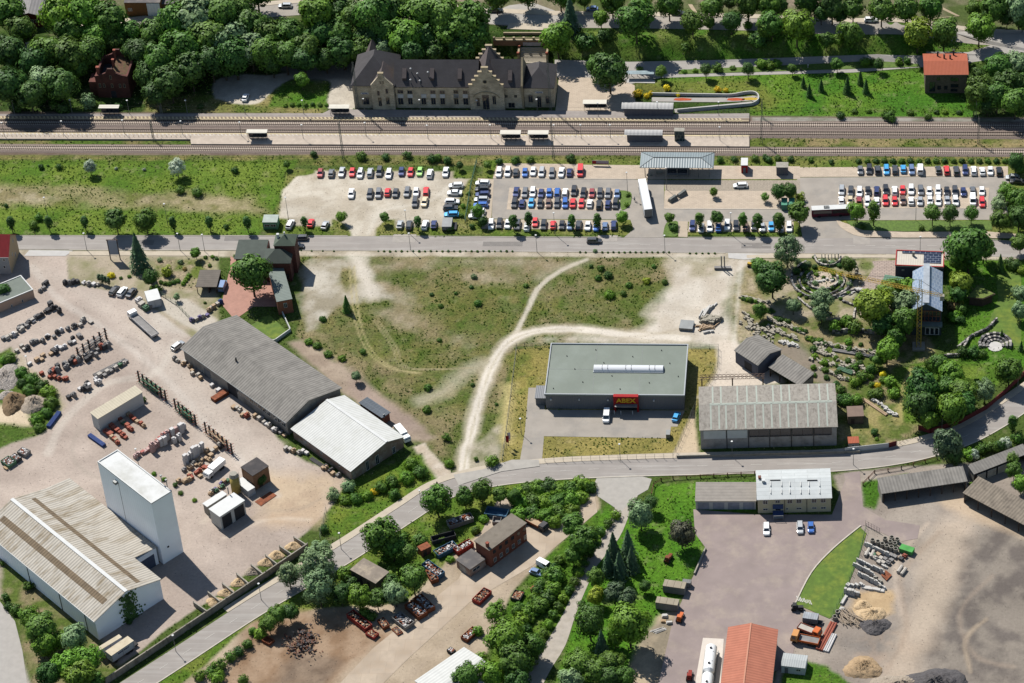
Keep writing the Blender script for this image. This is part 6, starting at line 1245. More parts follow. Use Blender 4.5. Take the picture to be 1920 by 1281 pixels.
OS2=openshed('garage_shed','weathered shed with white garage doors under the eastern trees',k8(1560,1035),k8(1960,880),k8(1900,830),3.4,4.0,4)
for i in range(3):OS2.door('front',1+i*3.4,.05,2.9,2.6,MATS['garage_white'],'garage_door')
openshed('corner_shed','brown-roofed shed running off the right edge of the builders yard',k8(1478,1168),(1965,1008),(1965,965),3.6,4.4,7,mat('brown_fibre',(146,134,118),var=.15,stripe=('x',.9,.4),blot=((110,100,88),.5,.7)))
G3=B('grey_barn','grey barn with corrugated gable roof north of the old hall','barn',(1376,657),(1421,686),(1466,655),4.6)
G3.body(mat('slate_grey_wall',(104,108,122),var=.1),RF_GREY,'gable_x',1.6,over=.3)
G3.win('left',2,1.6,1.2,1);G3.door('front',4,.05,3,3,DARKIN,'doorway')
openshed('lean_to_shed','open lean-to shed with dark corrugated roof joined to the grey barn',(1440,688),(1500,724),(1533,708),3.4,4.4,4)
HT=B('timber_hut','small hut with brown flat roof right of the old hall','hut',k8(650,620),k8(768,615),k8(765,540),3.0);HT.body(mat('hut_wall',(120,104,88),var=.15),mat('brown_roof',(140,118,104),var=.1),'flat',over=.1);HT.door('front',1,.05,1,2,WOODD)
HR=B('tile_roofed_hut','small hut with orange tiled roof beside the white fence','hut',k8(655,812),k8(735,808),k8(732,760),2.4);HR.body(RENDG,RF_RED,'flat',over=.1);HR.win('front',1,1,.8,.7)
kg=lambda x,y:(1640+x/6.4,460+y/6.4)
GA=B('workshop_building','dark workshop with cream roof, red edging and rooftop solar panels','workshop',kg(245,245),kg(830,268),kg(835,82),hgt(kg(245,245),kg(245,385)))
GA.body(mat('navy_cladding',(74,78,98),var=.08),mat('cream_sheet',(222,212,196),var=.05,stripe=('x',.7,.25)),'flat',over=.1,th=.3,parapet=.25,trim=mat('red_trim',(178,54,50),var=.05))
for a,b_ in(((585,215),(800,110)),((330,98),(800,70))):
 x0,y0=on_top(GA,*kg(*a));x1,y1=on_top(GA,*kg(*b_));x1=min(x1,GA.w-.6);y1=min(max(y1,y0+1),GA.d-.5);e=MB();e.box(x0,y0,GA.he+.05+.1*(a[0]<500),x1,y1,GA.he+.16+.1*(a[0]<500));e.build('solar_panels',SOLAR,GA.o)
x,y=on_top(GA,*kg(465,130));GA.pipe(x,y,GA.he,GA.he+1.6,.4);GA.winpx('front',[kg(325,290)+kg(355,305)])
GB=B('glass_roofed_building','glass-roofed hall with timber-framed glass gable behind the crane mast','hall',(1640+445/6.4,460+786/6.4),(1640+812/6.4,460+795/6.4),(1640+822/6.4,460+320/6.4),9.2)
gw=GB.w;GLR=mat('glazed_roof',(150,166,186),var=.06,rough=.15,spec=.8,brick=(1.0,1.6,.07,(196,204,212),'top'))
GB.body(mat('dark_green_wall',(70,82,86),var=.1),GLR,'gable_y',2.8,over=.15,pos=.46)
e=MB();e.box(gw*.46-.9,.1,GB.he+2.85,gw*.46+.9,GB.d,GB.he+3.1);e.build('ridge_cap',mat('aluminium',(200,206,210),rough=.35,metal=.4),GB.o)
e=MB();e.box(gw*.3,-.04,5.6,gw-.6,.1,9.4);gg=e.build('glass_gable',GLASS,GB.o)
e=MB()
for x in np.linspace(gw*.3,gw-.7,6):e.box(x,-.14,5.6,x+.14,-.04,9.4)
for z in(5.5,7.4,9.3):e.box(gw*.3,-.17,z,gw-.5,-.14,z+.16)
e.build('timber_frame',mat('oak_frame',(150,92,66)),gg)
e=MB();e.box(-.1,-2.2,4.9,gw+.1,.1,5.3);e.build('balcony',mat('balcony_green',(112,124,116)),GB.o);GB.inset=0.15
e=MB();e.box(gw*.45,-.02,.3,gw*.92,.12,3.0);gd=e.build('door',FRAMEW,GB.o)
for i in range(3):e=MB();e.box(gw*.45+.3+i*gw*.15,-.05,.5,gw*.45+gw*.15+i*gw*.15-.1,-.02,2.8);e.build('pane',GLASS,gd)
GC=B('green_roof_lean_to','green-roofed lean-to with red edging at the foot of the workshop','lean-to',kg(70,480),kg(300,520),kg(240,370),3.4);GC.body(mat('green_wall',(90,100,90)),mat('green_sheet',(110,146,122),var=.06,stripe=('x',.7,.2)),'flat',over=.1,trim=REDM);e=MB();e.box(-.05,-.1,3.1,GC.w,-.02,3.45);e.build('red_edging',REDM,GC.o)
kp=lambda x,y:(1420+x/3.84,300+y/3.84)
PV=P(*kp(1605,1000));pv=thing('turf_roofed_pavilion','garden pavilion with sloping turf roof on the bright lawn','pavilion',PV)
hp_=3.2;co=[Pz(*kp(a,b_),hp_)-PV for a,b_ in((1508,990),(1625,1002),(1715,965),(1583,900))]
e=MB();e.prism([(c.x,c.y)for c in co],hp_-.25,hp_);e.build('roof',WOODD,pv);e=MB();cc=sum(co,Vector())/4;e.prism([((c.x-cc.x)*.9+cc.x,(c.y-cc.y)*.9+cc.y)for c in co],hp_+.003,hp_+.15);e.build('turf',mat('roof_turf',(112,128,54),var=.3,scale=1.5),pv)
e=MB();e.prism([((c.x-cc.x)*.8+cc.x,(c.y-cc.y)*.8+cc.y)for c in co],0,hp_-.26);e.build('wall',WOODD,pv)
k4=lambda x,y:(1420+x/3.84,y/3.84)
NH=B('stone_house','old two-storey stone house with orange tiled roof above the eastern tracks','house',k4(1200,540),k4(1522,538),k4(1505,385),7.6)
NH.body(mat('dim_stone',(128,112,96),var=.2,brick=(.7,.35,.04,(96,88,78),'side')),RF_RED,'gable_x',1.3,over=.5,trim=WOODD)
NH.winpx('front',[k4(a,618)+k4(a+26,645)for a in(1296,1344)]+[k4(1392,560)+k4(1448,585),k4(1392,605)+k4(1448,630),k4(1392,640)+k4(1440,660),k4(1240,590)+k4(1280,660),k4(1292,556)+k4(1316,580)],WOODD)
for px,py in((1298,395),(1413,385),(1345,418),(1388,422)):x,y=on_top(NH,*k4(px,py),8.6);NH.stack(x,y,8,9.8,.5,.5,DARKST)
k1=lambda x,y:(x/3.84,y/3.84)
hr=7.5
RU=B('brick_ruin','roofless red brick ruin with stepped parapets under the dark woods','ruin',k1(680,545),k1(915,548),k1(945,400),8.6)
RU.inset=0;e=MB();w_,d_=RU.w,RU.d
def gw_(mb,y,rise):
 poly=[(0,0),(w_,0),(w_,8.4),(w_*.82,8.8),(w_*.66,9.6),(w_*.58,11.2),(w_*.42,11.2),(w_*.34,9.6),(w_*.18,8.8),(0,8.4)]
 n=len(poly);vs=[(x,y,z)for x,z in poly]+[(x,y+.6,z)for x,z in poly]
 mb.add(vs,[tuple(range(n)),tuple(range(2*n-1,n-1,-1))]+[((i+1)%n,i,n+i,n+(i+1)%n)for i in range(n)])
gw_(e,0,2);e.build('gable_wall',BRICKD,RU.o);e=MB();gw_(e,d_-.6,2);e.build('gable_wall',BRICKD,RU.o);e=MB();e.box(0,.602,0,.6,d_-.602,8.3);e.box(w_-.6,.602,0,w_,d_-.602,8.3);e.build('side_wall',BRICKD,RU.o)
e=MB();g_=1.6/(w_/2)
e.add([(w_/2,.7,8.9),(w_-.6,.7,7.2),(w_-.6,d_-.7,7.2),(w_/2,d_-.7,8.9)],[(0,1,2,3)]);e.build('collapsed_roof',mat('fallen_tiles',(116,84,62),var=.35,scale=1.5,blot=((90,100,50),.8,.9)),RU.o)
e=MB();e.box(.6,.6,5.5,w_/2,d_-.6,5.7);e.build('attic_floor',DARKIN,RU.o)
for x,z in((.8,4),(2.2,4),(w_/2-.5,4),(w_-3.2,4),(w_-1.8,4),(w_/2-.5,7.2)):RU.win('front',x,z,.7,1.5,STONEL,'window',DARKIN)
RU.door('front',w_/2-.9,.05,1.6,2.6,DARKIN,'doorway');RU.stack(1.0,1.4,8.2,11,.9,.9);RU.stack(w_/2,5,8.2,11.5,.7,.7);RU.stack(w_*.45,d_-1.6,8,11.8,.7,.7)
e=MB();e.box(-2.6,1.0,0,-.003,d_*.5,5.4);e.build('side_wing',BRICKD,RU.o)
zb=5.0
N1=B('red_timber_house','dark red timber house with grey gable roof among the top left trees','house',k1(112,125),k1(305,118),k1(300,0),4.4,base=zb)
N1.body(mat('falu_red',(112,44,42),var=.1),mat('pale_grey_roof',(150,146,144),var=.1,stripe=('x',1,.3)),'gable_y',1.5,over=.4)
for i in range(4):N1.win('front',1.4+i*1.5,1.8,1.1,1.3)
N2=B('ochre_block','ochre and white commercial block cut off by the top edge','building',k1(890,20),k1(1150,20),k1(1150,-60),5.4,base=zb)
N2.body(mat('ochre_wall',(160,112,66),var=.06),RF_BIT,'flat',over=.1);N2.door('front',N2.w*.62,.05,N2.w*.36,5,SHEETW,'panel_door');N2.win('front',1,2,1.4,1.2)
N3=B('brown_annex_block','small brown brick block right of the ochre commercial block','building',k1(1135,30),k1(1285,30),k1(1285,-30),3.6,base=zb)
N3.body(mat('brown_render',(140,112,84),var=.1),RF_BIT,'flat',over=.1);N3.door('front',1,.05,1.2,2.1,WOODD);N3.win('front',3.5,1.2,1.4,1.1)
kb=lambda x,y:(1420+x/3.84,950+y/3.84)
TR=B('red_roofed_shed','large shed with salmon red tiled gable roof at the bottom edge','shed',(1345,1330),(1442,1335),(1459,950+885/3.84),5.6)
TR.body(mat('cream_wall',(206,198,180),var=.06),RF_REDY,'gable_y',1.9,over=.3,pos=.46)
e=MB();e.box(TR.w*.46-.2,0,7.45,TR.w*.46+.2,TR.d,7.6);e.build('ridge_cap',mat('ridge_tile',(214,150,122),var=.05),TR.o)
TR.win('right',6,2,1.4,1.2);TR.win('right',14,2,1.4,1.2)
WHT=B('white_site_hut','white site hut with ribbed grey-white roof beside the red-roofed shed','hut',kb(168,1145),kb(345,1165),kb(350,1070),2.7)
WHT.body(mat('hut_white',(206,214,216),var=.05),mat('hut_roof',(196,200,198),var=.05,stripe=('x',.6,.4)),'gable_x',.3,over=.12);WHT.win('front',WHT.w*.62,1.2,1.2,.8);WHT.door('front',1,.05,.9,2,DOORM)
kq=lambda x,y:(1190+x/10.1,280+y/10.1)
BS=B('bus_station_canopy','grey hipped metal roof on posts over the bus stop plaza','canopy',kq(95,345),kq(1495,355),kq(1515,62),4.6)
e=MB();w_,d_=BS.w,BS.d;hh=4.1;zt_=5.5
e.add([(0,0,4.6),(w_,0,4.6),(w_,d_,4.6),(0,d_,4.6),(hh,d_/2,zt_),(w_-hh,d_/2,zt_),(0,0,4.45),(w_,0,4.45),(w_,d_,4.45),(0,d_,4.45)],[(0,1,5,4),(1,2,5),(2,3,4,5),(3,0,4),(6,9,8,7),(0,6,7,1),(1,7,8,2),(2,8,9,3),(3,9,6,0)]);e.build('roof',RF_ZINC,BS.o)
e=MB();e.box(hh,d_/2-.1,zt_-.02,w_-hh,d_/2+.1,zt_+.1)
for a,b_ in(((0,0,4.62),(hh,d_/2,zt_+.02)),((w_,0,4.62),(w_-hh,d_/2,zt_+.02)),((w_,d_,4.62),(w_-hh,d_/2,zt_+.02)),((0,d_,4.62),(hh,d_/2,zt_+.02))):e.tube(a,b_,.07)
e.build('ridge_cap',DARKST,BS.o)
for i in range(7):
 for y in(1.2,d_-1.2):c=MB();c.cyl(1.5+(w_-3)*i/6,y,0,4.5,.12);c.build('post',STEEL,BS.o)
c=MB();c.box(w_*.36,2.4,0,w_*.66,5.4,2.6);c.build('waiting_room',SHEETG,BS.o);c=MB();c.box(w_*.37,2.34,.8,w_*.65,2.4,2.3);c.build('waiting_room_glass',GLASS,BS.o)
c=MB();c.box(w_*.08,1.8,0,w_*.16,2.3,.5);c.box(w_*.2,3.2,0,w_*.3,3.7,.5);c.build('bench',CONC,BS.o)
# ------------------------ railway
SLP=mat('concrete_sleeper',(206,190,172),var=.1);RAIL=mat('rail_steel',(96,78,66),var=.1,rough=.6,metal=.3);SLD=mat('dark_sleeper',(160,146,130),var=.1)
BALL=mat('ballast',(132,116,106),var=.3,scale=4,bump=.1)
def railtrack(y0,y1,sm_,lab):
 a,b_=P(-260,y0-(y1-y0)*.17),P(2160,y1+(y1-y0)*.4);a,b_=P(60,y0),P(1560,y1);d=(b_-a).normalized();a=a-d*90;L_=430;n_=Vector((-d.y,d.x,0));rz=math.atan2(d.y,d.x)
 o=thing('railway_track',lab,None,a,rz);o['kind']='structure'
 e=MB();e.add([(0,-2.3,.03),(L_,-2.3,.03),(L_,-1.5,.24),(0,-1.5,.24),(L_,1.5,.24),(0,1.5,.24),(L_,2.3,.03),(0,2.3,.03)],[(0,1,2,3),(3,2,4,5),(5,4,6,7)]);e.build('ballast',BALL,o)
 e=MB();[e.box(i*.6,-1.3,.2,i*.6+.28,1.3,.30+.02*(i%3==0))for i in range(int(L_/.6))];tag(e.build('sleepers',sm_,o),kind='stuff')
 e=MB();[e.box(0,s_*.753-.06,.3,L_,s_*.753+.06,.46)for s_ in(-1,1)];e.build('rails',RAIL,o)
 return o
railtrack(230.8,235.9,SLP,'northern railway track with pale sleepers');railtrack(246.6,251.8,SLD,'middle railway track with darker sleepers');railtrack(278.4,284.8,SLP,'southern railway track below the island platform')
PF=mat('platform_paving',(206,190,172),var=.08,brick=(1,1,.02,(186,172,156),'top'));PFD=mat('platform_asphalt',(168,158,150),var=.1);EDGE=mat('platform_edge',(222,204,164),var=.08)
STRM=mat('hatched_edge',(150,132,112),var=.1)
def platform(name,px,m,h=.55):
 e=MB();q=[P(*v,h)for v in px];e.prism([(v.x,v.y)for v in q],-.1,h);return tag(e.build(name,m),kind='structure')
platform('platform',[(-200,222),(-200,214),(605,212.5),(620,205),(1192,209),(1260,214),(1405,212.5),(1405,226.6),(960,225.3)],PFD)
platform('platform',[(-200,249),(358,249.8),(1405,254),(1405,274.7),(900,272),(358,270),(357,261),(-200,259.5)],PF)
def lstrip(name,px,wd,m,z,kind='structure'):return strip_w(name,[P(*v,z)for v in px],-wd/2,wd/2,m,z,kind=kind)
lstrip('platform_edge',[(-200,220.2),(960,223.5),(1405,225.0)],1.9,STRM,.57)
e=MB();a,b_=P(-100,220.4,.6),P(1400,225.0,.6);d=(b_-a);n_=int(d.length/1.25);dn=d.normalized();nn=Vector((-dn.y,dn.x,0))
for i in range(n_):q=a+dn*1.25*i;e.add([tuple(q-nn*.8+Vector((0,0,0))),tuple(q-nn*.8+dn*.6),tuple(q+nn*.8-dn*.1),tuple(q+nn*.8-dn*.7)],[(0,1,2,3)])
tag(e.build('edge_hatching',EDGE),kind='structure');lstrip('platform_edge',[(-200,222),(960,225.1),(1404,226.4)],.25,EDGE,.6)
lstrip('platform_edge',[(-200,249.6),(358,250.4),(1405,254.8)],.6,EDGE,.57)
e=MB();a,b_=P(-100,251.1,.6),P(1250,255.9,.6);d=(b_-a);dn=d.normalized();nn=Vector((-dn.y,dn.x,0))
for i in range(int(d.length/1.25)):q=a+dn*1.25*i;e.add([tuple(q-nn*.5),tuple(q-nn*.5+dn*.5),tuple(q+nn*.5-dn*.1),tuple(q+nn*.5-dn*.6)],[(0,1,2,3)])
tag(e.build('edge_hatching',mat('pale_hatching',(224,214,200))),kind='structure')
def shelter(px0,py0,px1,py1,lab):
 s=B('platform_shelter',lab,'shelter',(px0,py1),(px1,py1),(px1,py0),3.0,'glass platform shelters',.55);e=MB();e.box(0,0,2.85,s.w,s.d,3.0);e.build('roof',mat('shelter_roof',(236,230,214),var=.05),s.o)
 e=MB();[e.box(x,y,0,x+.1,y+.1,2.85)for x in np.linspace(.3,s.w-.4,5)for y in(.3,s.d-.4)];e.build('frame',DARKST,s.o);e=MB();e.box(.3,s.d-.36,.4,s.w-.3,s.d-.33,2.5);e.build('glass_wall',GLASS,s.o);e=MB();e.box(.6,s.d-.9,.4,s.w-.6,s.d-.5,.5);e.build('bench',CONC,s.o)
shelter(616,196,654,203.5,'glass shelter west of the station building on the near platform');shelter(461,242.5,500,249.5,'westernmost glass shelter on the island platform');shelter(937,244,976,251.8,'left one of two neighbouring glass shelters below the entrance gable');shelter(989,244.2,1028,252,'right one of two neighbouring glass shelters below the entrance gable');shelter(1092.5,187,1137,194.8,'glass shelter on the plaza east of the station');shelter(184,196.5,222,203,'glass shelter in deep shade below the brick ruin')
def barrel(A_,B_,C_,h,lab,name='underpass_entrance'):
 s=B(name,lab,'entrance',A_,B_,C_,h,None,.55);e=MB();n_=6;vs=[]
 for i in range(n_+1):t=i/n_;vs+=[(0,s.d*t,h+.5*math.sin(math.pi*t)),(s.w,s.d*t,h+.5*math.sin(math.pi*t))]
 e.add(vs,[(2*i,2*i+1,2*i+3,2*i+2)for i in range(n_)]);e.build('roof',mat('curved_roof',(200,198,194),var=.06,stripe=('x',1.2,.3)),s.o,smooth=True);e=MB();e.box(.8,.4,0,s.w-.1,s.d-.3,h);e.build('wall',mat('grey_slats',(128,126,132),var=.05,stripe=('x',.5,.5)),s.o);e=MB();e.box(.76,.8,.1,.8,s.d-.7,2.3);e.build('doorway',DARKIN,s.o)
barrel((1165,204),(1262,205),(1262,192.5),2.9,'barrel-roofed underpass entrance at the ramp');barrel((1170.5,253.5),(1242,254),(1242,243.5),2.9,'barrel-roofed stair entrance on the island platform')
LT=B('lift_tower','small glazed lift tower on the island platform','lift',(1263.5,246),(1283,246.5),(1283,240),4.0,None,.55);LT.body(mat('green_glass',(60,84,84),var=.1,rough=.2,brick=(1.1,1.2,.08,(130,140,136),'side')),CONC,'flat',over=.12,th=.2);LT.door('right',.4,.1,1.2,2.2,STEEL)
def fence(name,px,h,lab,m=None,step=2.5,rails=(.1,.95),cat='fence',solid=None,w_=.05,pm=None,sub=1):
 q=[P(*v)for v in px];o=thing(name,lab,cat,q[0]);L_=[v-q[0]for v in q];e=MB();g_=MB()
 for a,b_ in zip(L_,L_[1:]):
  n_=max(1,round((b_-a).length/step))
  for i in range(n_+1):c=a.lerp(b_,i/n_);e.cbox(c.x,c.y,h/2+c.z,w_*1.6,w_*1.6,h)
  if solid:d=(b_-a);c=(a+b_)/2;g_.cbox(c.x,c.y,h*.48,d.length,solid,h*.9,math.atan2(d.y,d.x))
  else:[g_.tube(a+Vector((0,0,h*r)),b_+Vector((0,0,h*r)),w_*.5,4)for r in rails]
 e.build('posts',m or DARKST,o);g_.build('panels' if solid else 'rails',pm or m or DARKST,o)
WHR=mat('white_railing',(214,212,204),var=.05)
RP=[(1222,179),(1340,181),(1372,181),(1395,177),(1412,176),(1421,181),(1422,190),(1412,197),(1400,199),(1350,203),(1270,210)]
strip_w('ramp_wall',resamp(W(smooth(RP,3)),2),-.15,.15,WHR,1.1,1.1,kind=None);bpy.data.objects['ramp_wall'].name='ramp_parapet';tag(bpy.data.objects['ramp_parapet'],'white looping parapet of the wheelchair ramp','parapet')
strip_w('ramp',resamp(W(smooth([(1222,187),(1340,188),(1400,186),(1415,184),(1416,192),(1400,196),(1265,209)],3)),2),-1.2,1.2,MATS['path_asphalt'],.12)
for i,(x,c)in enumerate(((1280,(190,84,40)),(1380,(190,84,40)),(1408,(200,170,60)))):
 p=P(x,187 if i<2 else 186);e=MB();e.prism([(-3,-.5),(-1,-.8),(2.6,-.6),(3,.3),(0,.8),(-2.5,.5)],0,.03);tag(e.build('painted_patch',mat('graffiti_%d'%i,c,var=.3,scale=2),None,(p.x,p.y,.125)),['orange painted patch at the west end of the ramp','orange painted patch near the bend of the ramp','yellow painted patch inside the ramp bend'][i],'painting')
fence('platform_railing',[(1270,212.5),(1404,211)],1.1,'steel railing behind the eastern end of the near platform',MATS['galvanised_steel'],.9)
fence('island_railing',[(1313,259),(1404,259.5)],1.6,'steel railing on the eastern end of the island platform',WHR,2)
fence('island_railing',[(-100,258),(357,259.6)],1.1,'long thin railing along the western island platform',DARKST,1.5)
fence('mesh_fence',[(-100,303),(560,303),(900,304)],1.6,'dark mesh fence between the tracks and the gravel car park',DARKST,3,(.1,.5,.95));fence('mesh_fence',[(1400,209),(1640,208),(1830,208)],1.5,'dark mesh fence below the eastern meadow',DARKST,3,(.1,.95))
fence('green_fence',[(894,305),(884,345),(872,418)],1.8,'tall green mesh fence between the two car parks',mat('green_wire',(84,120,92)),2,(.1,.3,.5,.7,.95),w_=.08)
def lamp(px,py,h,lab,group,double=False,mm=None):
 p=P(px,py);z0=.55 if 212<py<275 else 0;p.z+=z0;o=thing('street_lamp',lab,'lamp',p,0,group);e=MB();e.cyl(0,0,0,h,.09,.05,7);e.build('pole',mm or STEEL,o);e=MB();e.cyl(0,0,h,h+.12,.34,.3,8);e.cyl(0,0,h-.2,h,.14,.3,8);e.build('lamp_head',TRIMW,o)
def lamps(pts,h,place,group,mm=None):
 for i,(x,y)in enumerate(sorted(pts)):lamp(x,y,h,f'slim lamp post {ordw(i)} from left {place}',group,mm=mm)
lamps([(28,216),(136,215),(243,216),(352,216),(460,216),(570,216),(684,213),(789,215),(896,216),(1008,214),(1122,221),(1233,219),(1348,219)],5.2,'on the near platform','near platform lamps')
lamps([(9,258),(120,255),(234,253),(343,255),(453,257),(569,262),(687,258),(803,263),(921,262),(1040,262),(1090,262),(1145,262),(1350,266)],5.2,'on the island platform','island platform lamps')
lamps([(163,469.5),(338,470),(384,472),(770,469.5),(1007,473),(1247,473.5),(1725,476)],6.5,'south of the main road','roadside lamps');lamps([(91,412),(315,424),(541,412),(764,436),(1041,441),(1371,441),(1717,414),(1177,365),(1250,356)],8.5,'around the car parks','car park lamps')
lamps([(55,698),(260,872),(978,815),(1163,863),(1373,858),(1600,872),(1766,808),(1908,728),(330,1222),(490,1125),(640,1030),(790,950)],6,'along the curving road and yards','lamps along the curving road')
def mast(bx,by,tx,ty,lab,arm=0):
 h=hgt((tx,ty),(bx,by));p=P(bx,by);o=thing('catenary_mast',lab,'mast',p,0,'catenary masts');e=MB();[e.tube((a*.3,c*.3,0),(a*.16,c*.16,h),.06,4)for a in(-1,1)for c in(-1,1)]
 for i in range(int(h/.9)):z=i*.9;e.tube((-.28,-.28,z),(.28,-.28,z+.9),.035,4);e.tube((.28,.28,z),(-.28,.28,z+.9),.035,4)
 e.build('lattice_mast',mat('mast_grey',(130,134,126),var=.1),o);e=MB();e.tube((0,0,h-1.5),(0,arm,h-1.1),.05);e.tube((0,0,h-.4),(0,arm,h-1.1),.04);e.tube((0,arm,h-1.1),(0,arm,h-2.2),.05);e.build('cantilever_arm',DARKST,o)
for i,(a,ar)in enumerate((((287.8,262,282.6,226.6),3),((303,215,297,180),-3),((644,298,637,229),4),((672,206,667,117),-4),((1033,208,1029,113),-4),((1038,298,1038,227),4),((1429,221,1429,185),-3),((1428,269,1429,222),3),((1829,222,1829,182),-3),((1834,269,1834,222),3))):mast(*a,['mast among the western island railing','mast on the grass near the brick ruin','mast beside the gravel car park hedge','tall mast at the left corner of the station','tall mast at the right corner of the station','mast south of the island platform before the right shelter','mast below the meadow at the platform end','mast between tracks at the platform end','mast at the edge of the eastern thicket','mast between tracks by the eastern thicket'][i],ar)
a,b_=P(975,119),P(1024,119);c=P(1020,90);wst=(b_-a).length;L_=c.y-a.y;o=thing('stone_staircase','broad stone staircase climbing beside the station to the street','stairs',a);e=MB();n_=12
for i in range(n_):y=L_*i/n_;e.box(0,y,-.5,wst,y+L_/n_,terr(0+a.x,a.y+y+L_/n_)+.15+.012*i)
e.build('steps',mat('stair_stone',(206,194,172),var=.06),o);e=MB();[e.box(x,0,-.5,x+.6,L_,3.4)for x in(-.7,wst+.1)];e.build('side_wall',STONEL,o);e=MB();[e.box(x-.1,y,3.4,x+.7,y+.8,4.1)for x in(-.7,wst+.1)for y in(0,L_-.8)];e.build('pillar',BRICK,o)
a=P(925,86);rw_=thing('retaining_wall','brown retaining wall with a pale banner above the staircase','wall',(a.x,a.y,0));e=MB();wl=P(1022,86).x-a.x;e.box(0,0,0,wl,.8,5.2);e.build('wall',mat('brown_stone_wall',(160,126,100),var=.14,blot=((126,98,80),.4,.6)),rw_)
e=MB();e.box(0,-.1,5.2,wl,.9,5.4);[e.box(x,0,5.4,x+.7,.7,6.4)for x in np.linspace(0,wl-.7,6)];e.box(0,.3,6.0,wl,.5,6.15);e.build('balustrade',STONEL,rw_);e=MB();e.box(wl-7.2,-.06,3.2,wl-1.2,-.003,4.6);e.build('banner',mat('banner',(206,200,206)),rw_)
a=P(944,66);rw2=thing('street_parapet','pale stone parapet along the street above the stairs','parapet',(a.x,a.y,5));e=MB();wl=P(1030,66).x-a.x;e.box(0,0,-.6,wl,.5,.9);e.build('wall',STONEL,rw2)
fence('bicycle_rack_roof',[(1173,142),(1228,144)],2.2,'glass bicycle shelter frame beside the round-headed tree',WHR,1.8,(.5,.95),'shelter',w_=.09)
e=MB();p=P(1200,150);e.box(-4.6,0,2.2,4.6,2,2.28);tag(e.build('glass_canopy',mat('pale_glass',(170,186,190),rough=.2),None,p),'pale glass canopy over the bicycle stands','canopy')
# ------------------------ goods, containers, trucks
def ranked(place,items,group,side='from left',key=0):
 """items: (px, py, look, builder): builds each with a label that gives its rank among its like"""
 tot={};seen={}
 for it in items:tot[it[2]]=tot.get(it[2],0)+1
 for it in sorted(items,key=lambda t:t[key]):
  i=seen.get(it[2],0);seen[it[2]]=i+1;it[3](it[0],it[1],it[2]+(f' {ordw(i)} {side}' if tot[it[2]]>1 else '')+' '+place,group)
GM={'grey':mat('block_grey',(150,146,142),var=.15),'dark':mat('block_dark',(84,82,82),var=.15),'white':mat('wrap_white',(226,222,218),var=.06),'red':mat('block_red',(172,96,76),var=.15),'pink':mat('wrap_pink',(222,198,190),var=.08,brick=(.5,.5,.06,(196,120,110),'side')),'tan':mat('block_tan',(196,168,136),var=.15),'green':mat('pack_green',(90,126,96),var=.1),'pale':mat('block_pale',(198,190,178),var=.1),'blue':mat('pipe_blue',(62,84,140),var=.1),'violet':mat('bag_violet',(130,120,160),var=.1)}
YR=math.atan2((P(240,590)-P(130,660)).y,(P(240,590)-P(130,660)).x)
def pallet(col,sx=1.2,sy=1.0,sz=1.0,n=1,rz=None,lay=3):
 def f(px,py,lab,grp):
  rnd=random.Random(int(px*13+py*7));p=P(px,py,sz*n*.5+.1);p.z=terr(p.x,p.y);o=thing('goods_pallet',lab,'pallet',p,(YR if rz is None else rz)+rnd.uniform(-.06,.06),grp)
  e=MB();[e.box(-sx/2,y-.06,0,sx/2,y+.06,.1)for y in(-sy*.42,0,sy*.42)];e.box(-sx/2,-sy/2,.1,sx/2,sy/2,.14);e.build('pallet_base',WOOD,o);e=MB();H_=sz*n;k=max(2,lay)
  for i in range(k):j=rnd.uniform(-.05,.05);e.cbox(j,rnd.uniform(-.04,.04),.145+H_*(i+.5)/k,sx*rnd.uniform(.86,.98),sy*rnd.uniform(.86,.98),H_/k-.02,rnd.uniform(-.02,.02))
  if rnd.random()<.4:e.cbox(rnd.uniform(-.2,.2),0,H_+.3,sx*.5,sy*.5,.28)
  e.build('load',GM[col],o)
 return f
def line(x0,y0,x1,y1,cnt,cols,jit=2,rnd=random.Random(3),**k):
 out=[]
 if jit>=2:cnt=int(cnt*1.35);jit*=2
 for i in range(cnt):
  t=i/max(1,cnt-1);c=cols[rnd.randrange(len(cols))];nn=k.get('n',1)
  out.append((x0+(x1-x0)*t+rnd.uniform(-jit,jit),y0+(y1-y0)*t+rnd.uniform(-jit,jit)*.7,{'grey':'grey block stack','dark':'dark slab stack','white':'white stone stack','red':'red brick stack','pink':'pink wrapped stack','tan':'tan brick stack','green':'green pack','pale':'pale paver stack','violet':'violet bag stack','blue':'blue pack'}[c],pallet(c,sx=k.get('sx',1.3)*rnd.uniform(.8,1.15),sy=k.get('sy',1.1)*rnd.uniform(.8,1.15),sz=rnd.uniform(.5,1.2)*k.get('sz',1),n=nn)))
 return out
g='display pallets in the masonry yard'
ranked('in the first display row of the yard',line(6,636,62,600,11,['white','grey','white','pale'])+line(40,612,106,574,12,['dark','dark','grey']),g);ranked('in the second display row of the yard',line(34,655,166,600,18,['grey','white','dark','pale'],3),g);ranked('in the third display row of the yard',line(60,680,152,630,12,['grey','white','dark','tan'],3),g)
ranked('in the fourth display row of the yard',line(86,702,200,648,20,['dark','grey','red','dark','grey'],4,sz=1.5)+line(92,708,126,712,6,['red','red','dark'],3),g);ranked('in the fifth display row of the yard',line(136,742,180,712,10,['white','pale','grey','white','dark'],4,sz=1.2)+line(182,706,238,678,9,['grey','white','pale','green'],2),g);ranked('at the top of the display field',line(92,568,108,584,4,['dark','grey'],3,sz=1.6),g)
g='brick pallets before the open yard shed'
for i,(a,c)in enumerate((((199,808,221,829),'westernmost'),((204,794,236,820),'second'),((219,782,248,806),'third'),((234,772,270,798),'fourth'))):ranked(f'in the {c} line by the yard shed',line(*a,7,['red','tan','red','red','green' if i==2 else 'red'],1.5),g)
g='wrapped brick pallets'
